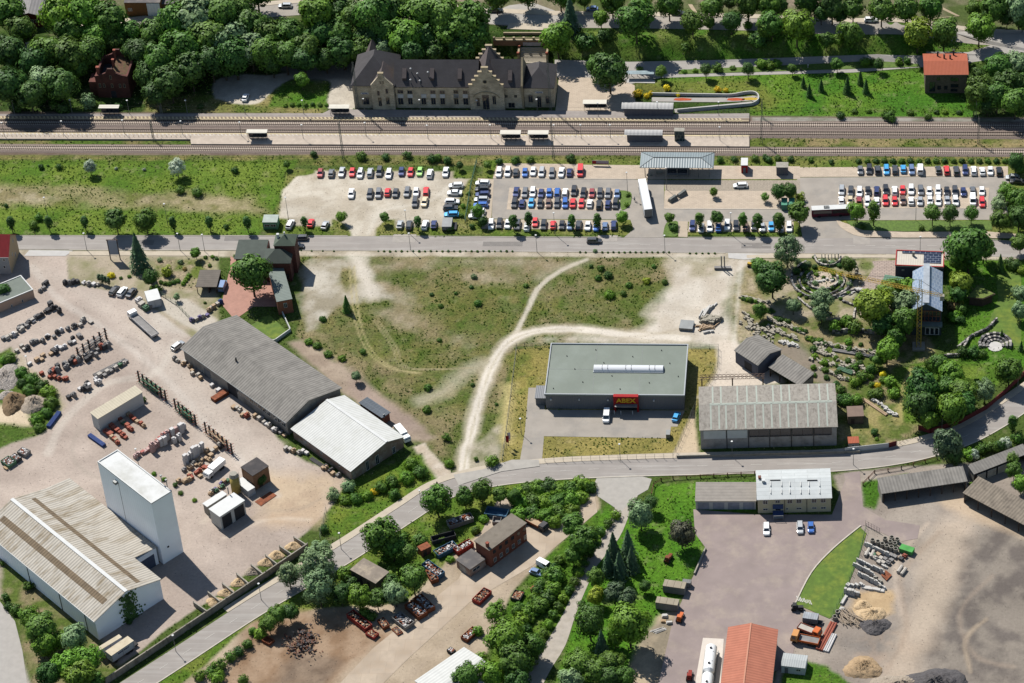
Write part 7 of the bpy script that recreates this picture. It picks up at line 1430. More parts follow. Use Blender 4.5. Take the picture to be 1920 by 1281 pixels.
ranked('in the long wrapped row of the yard',line(254,856,284,838,6,['pink'],1.5)+line(286,838,308,826,5,['pink','white'],1.2,n=3,sy=1.2)+line(294,830,312,816,4,['pink'],1,n=3)+line(314,818,344,800,7,['pink','white'],1,n=3)+line(326,826,336,820,2,['white'],1,n=2),g);ranked('in the tall white group by the racks',line(348,862,378,838,7,['white'],1,n=4),g)
ranked('beside the small white box truck',line(350,880,392,856,9,['tan','tan','grey'],4)+line(335,905,385,880,12,['tan','red','tan'],4)+line(392,846,420,838,5,['dark','tan','pale'],4,sz=1.4)+line(398,925,425,900,8,['violet','pale','tan','green'],2),'goods by the box truck')
ranked('along the wall of the long warehouse',line(330,672,376,706,7,['grey','tan','pale'],2)+line(398,722,410,732,2,['white'],1)+line(440,762,466,780,6,['tan','pale','red'],3)+line(478,778,530,816,8,['grey','tan','white','pale'],2),'pallets along the warehouse');ranked('along the wall of the white-roofed hall',line(538,842,560,850,3,['tan','pale'],2)+line(568,846,574,850,2,['white'],1)+line(608,875,634,892,6,['grey','tan','dark'],2),'pallets along the white-roofed hall')
ranked('beside the show garden fence',line(360,600,388,590,5,['violet','pale','white'],1)+line(392,582,414,568,4,['tan','blue','pale'],2)+line(122,530,146,528,4,['grey','dark'],1,sz=1.3)+line(158,530,184,534,4,['white','pale'],1)+line(78,545,90,530,3,['grey','dark'],2),'garden samples')
def rack(A_,B_,n,lab,load='dark'):
 a,b_=P(*A_),P(*B_);d=b_-a;o=thing('cantilever_rack',lab,'rack',a,math.atan2(d.y,d.x),'cantilever racks');L_=d.length;rr=random.Random(n)
 for i in range(n):e=MB();x=L_*i/(n-1);e.box(x-.2,-.2,0,x+.17,.17,4.1);e.build('upright',DARKST,o);[MB().box(x-.05,-.9,z,x+.05,.9,z+.1).build('arm',mat('rack_orange',(170,84,50)),o)for z in(.5,1.5,2.5,3.5)]
 for z in(.6,1.6,2.6):
  for s_ in(-1,1):e=MB();[e.box(L_*rr.random()*.5,s_*.2+s_*j*.16,z,L_*(.55+rr.random()*.45),s_*.2+s_*j*.16+.12,z+.14)for j in range(4)];e.build('stored_bars',GM[load],o)
rack((262,716),(312,752),7,'black cantilever rack at the end of the open yard shed','green');rack((330,768),(368,798),6,'black cantilever rack beside the wrapped brick pallets','green');rack((387,812),(436,852),7,'black cantilever rack nearest the square brick building','tan');rack((148,672),(200,636),6,'dark steel rack among the display pallets','grey')
def pipes(A_,B_,col,n,lab,r=.16,name='pipe_bundle'):
 a,b_=P(*A_),P(*B_);d=b_-a;o=MB();L_=d.length
 for i in range(n):o.tube((0,(i%4-1.5)*r*2,r+(i//4)*r*1.8),(L_,(i%4-1.5)*r*2,r+(i//4)*r*1.8),r,8)
 tag(o.build(name,GM[col],None,a,math.atan2(d.y,d.x)),lab,'pipes')
pipes((91,803),(112,775),'blue',12,'blue pipe bundle beside the spoil bank');pipes((168,818),(196,838),'blue',12,'blue pipe bundle beside the gravel strip below the yard shed');pipes((176,706),(236,676),'grey',8,'long grey pipes on the fifth display row');pipes((583,860),(606,875),'dark',4,'dark pipes along the white-roofed hall')
def heap(px,py,rx,ry,h,m,lab,name='sand_heap',cat='heap'):
 p=P(px,py,0);rr=random.Random(int(px));mb=MB();n,k=40,12;vs=[(0,0,h)]
 for j in range(1,k+1):
  t=j/k
  for i in range(n):a=2*math.pi*i/n;q=t*(1+.12*math.sin(a*3+px)+.06*rr.uniform(-1,1));vs.append((rx*q*math.cos(a),ry*q*math.sin(a),h*(1-t)**.8*(1+.3*rr.uniform(-1,1))if j<k else-.05))
 mb.add(vs,[(0,1+i,1+(i+1)%n)for i in range(n)]+[(1+j*n+i,1+(j+1)*n+i,1+(j+1)*n+(i+1)%n,1+j*n+(i+1)%n)for j in range(k-1)for i in range(n)]);tag(mb.build(name,m,None,p,smooth=True),lab,cat)
SAND=mat('sand',(212,184,144),var=.14,scale=1.5,bump=.15);GRVL=mat('gravel_heap',(176,162,144),var=.3,scale=5,bump=.25);ASHH=mat('ash_heap',(96,92,92),var=.3,scale=2,bump=.25);RUBB=mat('rubble_heap',(186,176,166),var=.5,scale=4,bump=.5)
for a in((64,758,4.2,4,2.2,GRVL,'conical grey-brown gravel heap nearest the blue pipes'),(26,756,3.6,5,2.6,mat('earth',(140,116,86),var=.2,bump=.2),'brown earth heap between rubble and gravel'),(10,708,4,6,1.8,RUBB,'pale rubble heap at the left edge'),(15,742,3,2,1,RUBB,'small rubble heap behind the brown earth heap'),(1633,1156,4.2,3.6,1.8,SAND,'yellow sand heap beside the log pile'),(1618,1136,2.4,2,1.2,SAND,'smaller yellow sand heap next to the concrete slabs'),(1640,1174,4.2,3.2,1.5,ASHH,'round dark grey heap between sand and builders road'),(1618,1253,5,4,2,mat('brown_sand',(184,156,120),var=.2,bump=.2),'tan heap with weeds at the bottom of the builders yard'),(1752,1290,9,7,3.0,ASHH,'large dark grey heap at the bottom edge'),(1690,1290,8,5,2.2,GRVL,'pale gravel heap left of the large dark heap'),(90,0,.1,.1,.1,SAND,'')):
 if a[6]:heap(*a)
ranked_b=[(402,1132,'west'),(425,1115,''),(449,1096,''),(474,1075,''),(500,1058,''),(518,1045,''),(550,1028,'')]
for i,(x,y,_)in enumerate(ranked_b):heap(x,y-3,2.3,1.8,1.2,SAND if i!=3 else GRVL,f'sand heap in the {ordw(i)} concrete bay from the left')
bw=[(200,1283),(388,1158),(500,1083),(578,1030)]
fence('concrete_wall',bw,2.4,'long grey concrete wall along the lower road',CONC,6,cat='wall',solid=.35,w_=.12,pm=mat('stained_concrete',(158,150,136),var=.2,blot=((112,104,92),.8,.8),streak=(1,1,.2)))
for i,(a,b_)in enumerate((((364,1136),(390,1154)),((391,1117),(414,1135)),((418,1101),(442,1120)),((445,1083),(469,1103)),((472,1066),(495,1084)),((499,1048),(522,1066)),((525,1031),(550,1048)),((552,1014),(577,1030)))):fence('bay_wall',[a,b_],1.7,f'short concrete bay divider, {ordw(i)} from the left',CONC,4,cat='wall',solid=.3,w_=.1)
rw3=[(500,1000),(600,1012)]
def cont(A_,Bp,C,h,m,lab,roof=None,name='container',rib=True,base=.15):
 s=B(name,lab,name.split('_')[-1],A_,Bp,C,h);e=MB();e.box(0,0,base,s.w,s.d,h-.1);e.build('body',m,s.o);e=MB();e.box(-.03,-.03,h-.098,s.w+.03,s.d+.03,h);e.build('roof',roof or m,s.o);e=MB();[e.box(.05+i*(s.w-.3)/2,-.05,base+.1,.12+i*(s.w-.3)/2,s.d+.05,h-.2)for i in range(3)];e.build('frame',STEEL,s.o)
 if base>.5:e=MB();[e.tube((x,y,.5),(x,y+.3,.5),.5,12)for x in(s.w*.7,s.w*.85,s.w*.15)for y in(.1,s.d-.4)];e.build('wheels',RUBBER,s.o);e=MB();e.box(0,.5,.55,s.w+1.4,s.d-.5,base-.02);e.build('chassis',DARKST,s.o)
 return s
DW=mat('dirty_white_roof',(222,208,180),var=.1,scale=.5,blot=((186,160,120),.4,.7))
t1=cont((208.8,1229.7),(250.6,1201.2),(239.5,1192.5),3.5,mat('trailer_white',(206,208,214),var=.05),'front one of two dirty white box trailers below the big hall',DW,'box_trailer',base=1.0);e=MB();[e.box(t1.w*f,-.03,2.4,t1.w*f+.5,-.003,2.8)for f in(.28,.36,.44,.54,.62,.7)];e.build('blue_lettering',mat('letter_blue',(70,80,120)),t1.o)
cont((185.6,1220.6),(228.4,1194.4),(223,1189.5),3.4,MATS['trailer_white'],'rear one of two dirty white box trailers against the big hall',DW,'box_trailer',base=1.0)
T_=lambda x,y:(x/3.84,300+y/3.84)
cont(T_(1065,1020),T_(1158,998),T_(1090,935),3,MATS['container_white'],'white container box in the masonry yard near the garden fence',MATS['white_roof_flat'])
for i,(x,y)in enumerate(((1000,1010),(1020,1040),(1055,1065),(1085,1050))):pallet(['white','pale','green','grey'][i],2,1.6,1.3)(T_(x,y)[0],T_(x,y)[1],['white','pale','green','grey'][i]+' crate beside the white container box','crates')
gc=B('green_site_office','pale green site cabin beside the gravel car park','cabin',(491.5,417),(519.5,417),(519.5,402.5),2.8);gc.body(mat('cabin_green',(110,164,122),var=.05),mat('cabin_roof',(186,196,186),var=.1),'flat',over=.05);gc.win('front',.5,1,1.6,1);gc.win('front',2.4,1,1.6,1)
for i,x in enumerate((1465,1479)):cont((x,384.5),(x+11,384.5),(x+11,371),2.2,mat('green_bin',(92,160,132),var=.06),['left','right'][i]+' one of two green recycling containers by the plaza',name='recycling_container')
for a,lab,m in(((1456,322),'slatted ticket cabin at the north edge of the bus plaza','grey_slats'),((1388,318),'narrow red and white kiosk pillar on the bus plaza',None)):
 x,y=a;k=B('kiosk',lab,'kiosk',(x-(1 if m else-1),y-8),(x+22 if m else x+14,y-8),(x+22 if m else x+14,y-18 if m else y-22),3.2);k.body(MATS[m]if m else REDM,CONC if m else TRIMW,'flat',over=.1);k.door('front',k.w*.3,.05,.9,2.1)
cont(T_(1345*0+0,0),T_(10,0),T_(10,-10),.2,CONC,'x')if False else None
Q7=lambda x,y:(960+x/3.84,950+y/3.84)
BR_=mat('bleached_boards',(176,164,142),var=.1,brick=(1.9,40,.06,(120,108,92),'top'));WG=mat('weathered_grey',(142,142,138),var=.15,stripe=('x',.5,.3))
cont(Q7(1085,570),Q7(1240,592),Q7(1258,545),2.6,WG,'upper one of two weathered wagon bodies on the lawn edge',BR_,'wagon_body');cont(Q7(1032,690),Q7(1190,712),Q7(1205,668),2.6,WG,'lower one of two weathered wagon bodies on the lawn edge',BR_,'wagon_body');cont(Q7(1225,545),Q7(1285,552),Q7(1280,525),1.8,WG,'small grey tank box behind the upper wagon body')
cont(kb(325,800),kb(430,815),kb(440,770),2.4,mat('trailer_grey',(120,124,130)),'small grey site trailer beside the mown lawn',mat('silver_roof',(176,180,184),stripe=('x',.6,.3)),'site_trailer',base=.6)
cont((1248.5,815),(1256,815),(1256,806),1.7,STEEL,'grey waste container in the store forecourt');cont(kb(1020,300),kb(1112,330),kb(1128,295),1.5,mat('bright_green',(88,172,84)),'bright green covered skip beside the concrete rings')
cont(Q7(130,590),Q7(205,625),Q7(225,600),1.3,mat('faded_red',(196,96,84),var=.1),'faded red hooded box in the grass below the parked van');cont((828-0,425),(846,425),(846,408),2.0,WG,'grey covered car trailer at the end of the gravel car park',STEEL,'car_trailer',base=.6)
cont((12,1130-250),(15,878),(14,870),.6,WOOD,'low wooden crate at the lower left yard corner')
def skip(A_,Bp,C,h,m,lab,fill=None):
 s=B('open_skip',lab,'skip',A_,Bp,C,h,'open scrap skips');e=MB();t=.12;e.box(0,0,.15,s.w,s.d,.3);e.box(0,0,.3,s.w,t,h);e.box(0,s.d-t,.3,s.w,s.d,h);e.box(0,t,.3,t,s.d-t,h);e.box(s.w-t,t,.3,s.w,s.d-t,h);e.build('body',m,s.o)
 e=MB();[e.box(x,-.07,.3,x+.08,-.003,h-.05)for x in np.linspace(.1,s.w-.2,6)];e.build('ribs',m,s.o);rr=random.Random(int(A_[0]))
 if fill:
  e=MB();[e.cbox(rr.uniform(.4,s.w-.4),rr.uniform(.35,max(.4,s.d-.35)),h*rr.uniform(.55,.98),rr.uniform(.2,.7),rr.uniform(.15,.5),rr.uniform(.08,.3),rr.random()*3,rr.randrange(3))for _ in range(90)];tag(e.build('scrap_load',[GM['white'],RUST,GM['grey']]if fill=='w' else[RUST,GM['tan'],GM['dark']],s.o),kind='stuff')
RS=mat('skip_red',(160,56,44),var=.15);SBm=mat('skip_blue',(72,112,140),var=.15);SG=mat('skip_grey',(150,146,140),var=.12)
for A_,Bp,C,h,m,f,lab in(((650,772),(785,880),(818,832),1.7,RS,'r','long red skip with sandy load at the tree edge'),((786,912),(848,945),(880,908),1.0,RS,'r','small red skip just below the long red one'),((1068,706),(1168,795),(1226,748),1.6,RUST,'w','left skip of a rusty pair full of shredded metal'),((1135,655),(1232,748),(1286,714),1.6,RUST,'w','right skip of a rusty pair full of shredded metal'),((975,795),(1075,872),(1128,820),1.4,SG,'w','pale grey skip heaped with scrap'),((872,815),(915,872),(955,842),1.2,RUST,'r','low rusty skip beside the pale grey skip'),((975,880),(1020,925),(1060,905),.5,RUST,'r','shallow rusty tray before the pale grey skip'),((1190,412),(1310,500),(1362,468),1.7,SBm,'w','blue-ended skip near the brick annex'),((1215,455),(1262,535),(1308,505),1.5,RUST,'r','rusty skip left of the blue-ended skip'),((1610,692),(1697,606),(1648,572),1.3,RS,'r','bright red skip alone on the concrete yard'),((1520,962),(1606,886),(1560,858),1.2,RUST,'w','rusty skip at the bushes on the yard edge'),((1395,140),(1568,82),(1552,36),1.6,SG,'w','pale skip of scrap under the trees by the road'),((1452,328),(1568,262),(1545,222),1.6,RS,'w','red skip of white scrap left of the brick factory'),((1312,352),(1452,280),(1436,232),1.6,SBm,'w','overgrown blue-grey skip beside the tin-roofed shed'),((1270,250),(1440,205),(1440,165),1.6,DARKST,None,'empty dark blue skip above the overgrown one'),((1642,48),(1800,72),(1832,20),1.5,SBm,None,'blue skip half hidden behind the brick factory'),((1700,110),(1760,112),(1775,70),1.2,SG,None,'pale empty skip behind the brick factory roof'),((1372,1030),(1410,1055),(1428,1025),1.0,DARKST,'w','small dark skip by the white sheet hall'),((1830,655),(1900,672),(1920,610),1.0,DARKST,'r','dark crate skip with rust scrap near the slate blue car'),((40,960),(95,990),(120,950),1.0,RUST,None,'rusty tray in the far corner of the scrap yard')):
 skip(k6(*A_),k6(*Bp),k6(*C),h,m,lab,f)
for A_,Bp,C,lab,m in(((2,935),(60,975),(105,930),'green skip of rubble at the lower left bins',GM['green']),((70,905),(120,935),(140,900),'middle dark skip at the lower left bins',DARKST),((120,870),(180,895),(160,835),'grey skip at the lower left bins',SG)):skip(k1(A_[0],A_[1]+2381),k1(Bp[0],Bp[1]+2381),k1(C[0],C[1]+2381),1.2,m,lab,'w')
e=MB();rr=random.Random(5);[e.cbox(rr.gauss(0,2.0),rr.gauss(0,2.2),rr.random()**2*1.5,rr.uniform(.2,1.0),rr.uniform(.15,.5),rr.uniform(.1,.4),rr.random()*3,rr.randrange(3))for _ in range(260)];tag(e.build('scrap_pile',[mat('dark_rust',(124,84,66),var=.3),mat('scrap_brown',(104,84,74),var=.3),mat('charred',(74,70,70),var=.3)],None,P(568,1205)),kind='stuff')
def truck(F_,R_,wd,cabm,bedm,lab,kind='flat',ch=2.6,load=None):
 a,b_=P(*F_,1.2),P(*R_,.6);a.z=b_.z=0.06;d=a-b_;L_=d.length;o=thing('lorry',lab,'lorry',b_,math.atan2(d.y,d.x));h=wd/2;cl=1.9
 e=MB();pr=[(L_-cl,.6),(L_,.6),(L_,1.5),(L_-.35,ch),(L_-cl,ch)];e.add([(x,-h,z)for x,z in pr]+[(x,h,z)for x,z in pr],[(0,1,2,3,4),(9,8,7,6,5)]+[((i+1)%5,i,5+i,5+(i+1)%5)for i in range(5)]);c_=e.build('cab',cabm,o)
 e=MB();e.add([(L_+.01,-h*.9,1.55),(L_+.01,h*.9,1.55),(L_-.32,h*.85,ch-.12),(L_-.32,-h*.85,ch-.12)],[(0,1,2,3)]);e.build('windscreen',GLASS,c_);e=MB();[e.box(L_-1.4,s_*(h+.01)-.01,1.5,L_-.5,s_*(h+.01)+.01,ch-.35)for s_ in(-1,1)];e.build('side_window',GLASS,c_)
 for x in(.18*L_,.3*L_ if L_>7 else.2*L_,L_-1.1):
  for s_ in(-1,1):e=MB();e.tube((x,s_*(h-.32),.48),(x,s_*h,.48),.48,14);e.build('wheel',RUBBER,o)
 e=MB();e.box(0,-.45,.6,L_-cl+.3,.45,.95);e.build('chassis',DARKST,o);bl_=L_-cl-.15
 if kind=='box':e=MB();e.box(0,-h,.96,bl_,h,ch+.5);e.build('box_body',bedm,o);e=MB();e.box(-.04,-h*.9,1.0,-.003,h*.9,ch+.3);e.build('rear_door',STEEL,o)
 else:
  e=MB();e.box(0,-h,.96,bl_,h,1.1);e.box(0,-h,1.1,bl_,-h+.08,1.6);e.box(0,h-.08,1.1,bl_,h,1.6);e.box(0,-h+.08,1.1,.08,h-.08,1.6);e.box(bl_-.08,-h+.08,1.1,bl_,h-.08,1.7);e.build('cargo_bed',bedm,o);e=MB();e.cbox(bl_/2,0,1.25,bl_-.3,wd-.4,.28);e.build('load',load or GM['tan'],o)
 return o
WT=PAINT['white'];OR_=mat('lorry_orange',(226,110,36),var=.06,rough=.4)
truck((245,587),(292,632),2.4,WT,GM['white'],'white flatbed lorry standing in the masonry yard',load=GM['grey']);truck((386,893),(419,869),2.1,WT,WT,'small white box truck among the yard goods','box',2.1);truck(k6(1640,0)if False else Q7(248,158),Q7(100,90),2.2,GM['dark'],RUST,'dark tipper lorry with sandy bed beside the brambles',load=GM['tan'],ch=2.2)
truck(kb(245,935),kb(445,985),2.4,mat('pale_orange',(224,160,96),var=.05),OR_,'pale orange tipper lorry, nearer one of an orange pair',load=GM['grey'],ch=2.9);truck(kb(455,920),kb(298,870),2.1,OR_,GM['red'],'bright orange crew-cab lorry, farther one of an orange pair',load=GM['pale'],ch=2.4);truck((765,826),(745,805),2.0,WT,WT,'white box van parked behind the white-roofed hall','box',2.0)
h=4.0;TL=B('articulated_lorry','white articulated lorry crossing between the car park and the bus plaza','lorry',(960+952/3.84,300+358/3.84),(960+1010/3.84,300+352/3.84),(960+962/3.84,300+165/3.84),h);w_,d_=TL.w,TL.d
TL.d=d_;e=MB();e.box(0,0,1.1,w_,d_,4.0);tb=e.build('trailer_box',mat('trailer_bright',(240,240,240),var=.02),TL.o);e=MB();e.box(.1,-.05,1.15,w_-.1,-.003,3.85);e.build('rear_door',SG,tb);e=MB();e.box(.6,.2,.7,w_-.6,d_+2.6,1.08);e.build('chassis',DARKST,TL.o)
e=MB();e.box(.05,d_+.7,.6,w_-.05,d_+2.9,3.5);c_=e.build('cab',WT,TL.o);e=MB();e.box(.2,d_+2.9,1.9,w_-.2,d_+2.95,3.1);e.build('windscreen',GLASS,c_);e=MB();e.box(.02,d_+1.6,1.9,.05,d_+2.6,2.9);e.build('side_window',GLASS,c_)
for y in(1.6,2.9,4.2,d_-.2,d_+2.1):e=MB();[e.tube((x,y,.5),(x+.35,y,.5),.5,14)for x in(0.02,w_-.37)];e.build('wheels',RUBBER,TL.o)
BU=B('city_bus','maroon and white single-deck bus leaving the bus station','bus',(1420+392/3.84,300+362/3.84),(1420+668/3.84,300+349/3.84),(1420+668/3.84,300+318/3.84),3.1);w_,d_=BU.w,BU.d;MAR=mat('bus_maroon',(120,36,60),var=.15,scale=.6,blot=((64,54,58),.3,.9))
e=MB();e.box(0,0,.35,w_,d_,2.95);e.build('body',MAR,BU.o);e=MB();e.box(-.02,-.02,2.95,w_+.02,d_+.02,3.1);rf=e.build('roof',TRIMW,BU.o);e=MB();e.box(w_*.32,d_*.25,3.1,w_*.46,d_*.75,3.4);ac=e.build('roof_unit',STEEL,rf);e=MB();[e.box(w_*(.33+.043*i),d_*.3,3.4,w_*(.35+.043*i),d_*.7,3.42)for i in range(3)];e.build('fan',DARKST,ac)
e=MB();e.box(.5,-.03,1.5,w_*.52,-.003,2.6);e.build('side_window',GLASS,BU.o);e=MB();e.box(w_*.55,-.03,1.5,w_-.4,-.003,2.6);e.build('side_window',mat('tinted_window',(70,68,64),var=.4,scale=.8),BU.o);e=MB();e.box(-.03,.15,1.2,-.003,d_-.15,2.7);e.build('windscreen',GLASS,BU.o)
for x in(w_*.2,w_*.75):e=MB();e.tube((x,-.02,.48),(x,.3,.48),.48,14);e.build('wheel',RUBBER,BU.o)
a=P(*Q7(1436,1010),2.6);b_=P(*Q7(1415,1180),2.6);d=a-b_;tk=thing('tanker','white twin-barrel tanker beside the red-roofed shed','tanker',(b_.x,b_.y,.1),math.atan2(d.y,d.x));L_=d.length
e=MB();e.tube((0,0,2.2),(L_,0,2.2),1.5,20);e.tube((L_,0,2.2),(L_+.7,0,2.2),1.5,20,.7);e.tube((-.8,0,2.2),(0,0,2.2),.7,20,1.5);e.build('tank',WT,tk,smooth=False);e=MB();e.tube((-11,0,2.2),(-1.6,0,2.2),1.5,20);e.tube((-1.6,0,2.2),(-1.0,0,2.2),1.5,20,.6);e.build('tank',WT,tk)
e=MB();[e.box(-10,y-.08,.2,L_+.6,y+.08,.6)for y in(-1.7,1.7)];[e.tube((x,-1.7,.5),(x,1.7,.5),.1)for x in(0,L_*.5,L_)];e.build('frame',STEEL,tk);e=MB();[e.cyl(x,0,3.65,3.9,.35)for x in(1.5,L_-1.5,-5)];[e.tube((x,-.9,3.5),(x,.9,3.5),.06)for x in(2.5,L_-2.5)];e.build('hatches',DARKST,tk)
a,b_=P(205.5,487),P(228,487);o=thing('billboard','tall blank billboard on timber posts before the tall spruce','billboard',(a+b_)/2);wb=(b_-a).length*.8;hb_=7.2
e=MB();[e.box(s_*wb/2-.12,-.12,0,s_*wb/2+.12,.12,hb_+.2)for s_ in(-1,1)];e.build('post',WOODD,o);e=MB();e.box(-wb/2+.13,-.1,2.0,wb/2-.13,.1,hb_);e.build('board',mat('board_grey',(176,182,198),var=.03),o);e=MB();e.box(-wb/2-.3,-.15,hb_+.2,wb/2+.3,.15,hb_+.4);e.build('crossbar',WOODD,o)
# ------------------------ builders' yard, stone yard, garden, crane
CSL=mat('pale_slab',(214,210,202),var=.1)
def slab_(sx_,sy_,sz,rz,m=None,name='concrete_slab',jit=.1):
 def f(px,py,lab,grp):
  rr=random.Random(int(px*11+py*5));e=MB();a,b_,c=sx_*rr.uniform(.8,1.2),sy_*rr.uniform(.8,1.2),sz*rr.uniform(.7,1.2)
  e.box(-a/2,-b_/2,0,a/2,b_/2,c*.5);e.box(-a/2+rr.uniform(0,.15)*a,-b_/2+.02,c*.5+.002,a/2-rr.uniform(0,.3)*a,b_*rr.uniform(0,.45),c);p=P(px,py,c*.5);p.z=0
  o=e.build(name,m or CSL,None,p,rz+rr.uniform(-jit,jit));tag(o,lab,'slab' if name=='concrete_slab' else 'stone',grp)
 return f
def sline(a,b_,n,look,f,j=1.0):
 rr=random.Random(n);return[(a[0]+(b_[0]-a[0])*i/max(1,n-1)+rr.uniform(-j,j),a[1]+(b_[1]-a[1])*i/max(1,n-1)+rr.uniform(-j,j)*.6,look,f)for i in range(n)]
d=P(*kb(940,350))-P(*kb(780,262));sr=math.atan2(d.y,d.x);g='concrete parts in the builders yard'
for a,b_,n,w_ in(((785,272),(940,345),9,'first'),((730,395),(900,465),10,'second'),((705,418),(830,485),8,'third'),((738,485),(862,548),8,'fourth')):ranked(f'in the {w_} slab row of the builders yard',sline(kb(*a),kb(*b_),n,'pale concrete slab',slab_(1.3,.5,1.7,sr,jit=.05),.4),g)
ranked('in the group above the yellow sand',sline(kb(640,600),kb(720,620),4,'tall grey block',slab_(1.0,1.4,1.7,sr+.4),.5)+sline(kb(660,570),kb(750,560),4,'grey block',slab_(1.3,1,1,sr),.8)+sline(kb(770,580),kb(900,600),6,'white slab',slab_(1.5,1.2,.5,sr+.5),1.0)+sline(kb(880,560),kb(915,585),3,'pale slab',slab_(1.2,.5,1,sr),.5)+[(*kb(625,668),'long white slab',slab_(.9,3.2,.6,sr+.25)),(*kb(608,735),'short white slab',slab_(1.4,1.4,.6,sr+.25))],g)
ranked('among the pallets by the concrete rings',[(kb(x,y)[0],kb(x,y)[1],c+' slab stack',pallet(c,1.3,1.1,.7,rz=sr))for x,y,c in((870,345,'tan'),(850,370,'pale'),(890,372,'pale'),(920,378,'grey'),(905,402,'pale'),(940,405,'grey'),(965,350,'grey'),(990,362,'grey'),(965,385,'grey'),(840,345,'green'),(875,400,'pale'),(1060,355,'red'),(1035,375,'dark'))],g)
rings=[(830,252),(868,262),(900,278),(932,294),(965,302),(996,316),(920,240),(957,262),(990,275),(968,232),(1007,246)]
def ringf(px,py,lab,grp):p=P(px,py,.5);e=MB();e.ring(0,0,0,1.3,.62,.48,16);p.z=0;tag(e.build('concrete_ring',CONC,None,p),lab,'ring',grp)
ranked('by the yard fence',[(*kb(*q),'upright concrete ring',ringf)for q in rings],'concrete rings');ranked('beside the log pile',[(*kb(*q),'flat concrete ring',ringf)for q in((578,768),(558,803))],'concrete rings')
for i,(a,b_)in enumerate((((740,355),(770,300)),((780,365),(800,318)),((975,470),(1005,425)),((1000,485),(1035,440)))):pipes(kb(*a),kb(*b_),'pale',1,f'big concrete pipe lying on its side, {ordw(i)} from left in the builders yard',.5,'concrete_pipe')
pipes((1419.8+560/3.84,950+860/3.84-4),(1419+440/3.84+5,950+1040/3.84),'red',3,'stack of dark red beams beside the orange lorries',.35,'beam_stack');pipes(kb(560,925),kb(500,1050),'white',3,'stack of white beams right of the dark red ones',.28,'beam_stack')
e=MB();q=[P(*kb(*v))for v in((890,500),(930,540),(968,500),(925,465))];e.prism([(v.x,v.y)for v in q],.3,.42);tag(e.build('steel_plate',RUST),'brown rusty plate lying among the concrete slabs','plate')
LOG=mat('peeled_logs',(176,158,136),var=.25,scale=2)
def logf(px,py,lab,grp):
 rr=random.Random(int(px*17+py));p=P(px,py,.4);a=R(-55+rr.uniform(-22,22));e=MB();L_=rr.uniform(3.2,5);z=rr.uniform(.1,.9);e.tube((-L_/2,0,z),(L_/2,0,max(.12,z+rr.uniform(-.4,.2))),.15,7,.11);p.z=0;tag(e.build('log',LOG,None,p,a),lab,'log',grp)
rr=random.Random(8);ranked('in the log pile',[(*kb(600+130*(i/34)+rr.uniform(-8,8),775+rr.uniform(-35,50)+30*i/34),'peeled log',logf)for i in range(34)],'peeled logs')
ranked('lying on the mown lawn corner',sline(kb(290,662),kb(385,690),8,'pale stake',slab_(.25,1.8,.25,.3),.3),'stakes')
fence('mesh_fence',[(1624,990),(1612,1040),(1585,1110),(1558,1160)],1.6,'green mesh fence along the east side of the mown lawn',MATS['green_wire'],2.2,(.1,.5,.95));fence('yard_gate',[kb(780,135),kb(880,190)],1.8,'dark mesh gate behind the concrete rings',DARKST,.9,(.05,.5,.95),'gate')
TB=mat('brown_posts',(120,76,58),var=.1)
fence('timber_fence',[(1222,930),(1226,912),(1240,903),(1262,899),(1415,889.5)],1.2,'brown post and rail fence along the road beside the garages',TB,3.5,(.55,.9),w_=.16);fence('timber_fence',[(1618,910),(1640,888),(1690,880),(1757,861)],1.2,'brown post and rail fence along the road by the long open shed',TB,3.5,(.55,.9),w_=.16)
fence('red_wall',[(1722,806),(1745,813),(1800,795),(1850,768),(1885,738),(1935,690)],1.9,'dark red panel wall along the inside of the eastern bend',TB,3,cat='wall',solid=.2,w_=.12,pm=mat('dark_red_panels',(124,48,48),var=.12));fence('white_panel_fence',[(1584,849),(1666,840)],2.0,'white panel fence beside the old hall',STEEL,4,cat='fence',solid=.1,pm=TRIMW);fence('red_panel_fence',[(1666.5,840),(1681,836)],2.0,'short dark red end of the white panel fence',STEEL,4,cat='fence',solid=.1,pm=MATS['dark_red_panels']);fence('yard_gate',[(1682,836),(1718,808)],1.8,'pale barred gate between white fence and red wall',WOOD,1.2,(.1,.5,.95),'gate')
fence('store_fence',[(1028,652),(969,654),(956,760),(942,866)],2,'wire fence on the west side of the store plot',STEEL,2.5,(.05,.5,.95));fence('store_fence',[(1022,866.5),(1262,860),(1302,768),(1346,690),(1347,655),(1296,655)],2,'wire fence on the road side and east side of the store plot',STEEL,2.5,(.05,.5,.95));fence('garden_fence',[(302,554),(330,572),(362,606)],1.6,'green fence between show garden and masonry yard',MATS['green_wire'],2,(.1,.3,.5,.7,.95));fence('yard_gate',[(600,1012),(612,960)],2,'tall mesh gate at the east corner of the masonry yard',STEEL,2,(.05,.5,.95),'gate')
fence('white_garden_wall',[(522,572),(545,622),(517,642),(502,645)],1.3,'white wall around the small green lawn behind the warehouse',CONC,5,cat='wall',solid=.25,pm=RENDW);fence('lane_wall',[(1302,1078),(1323,1030)],.8,'low grey wall edge between lawn and courtyard',CONC,5,cat='wall',solid=.35)
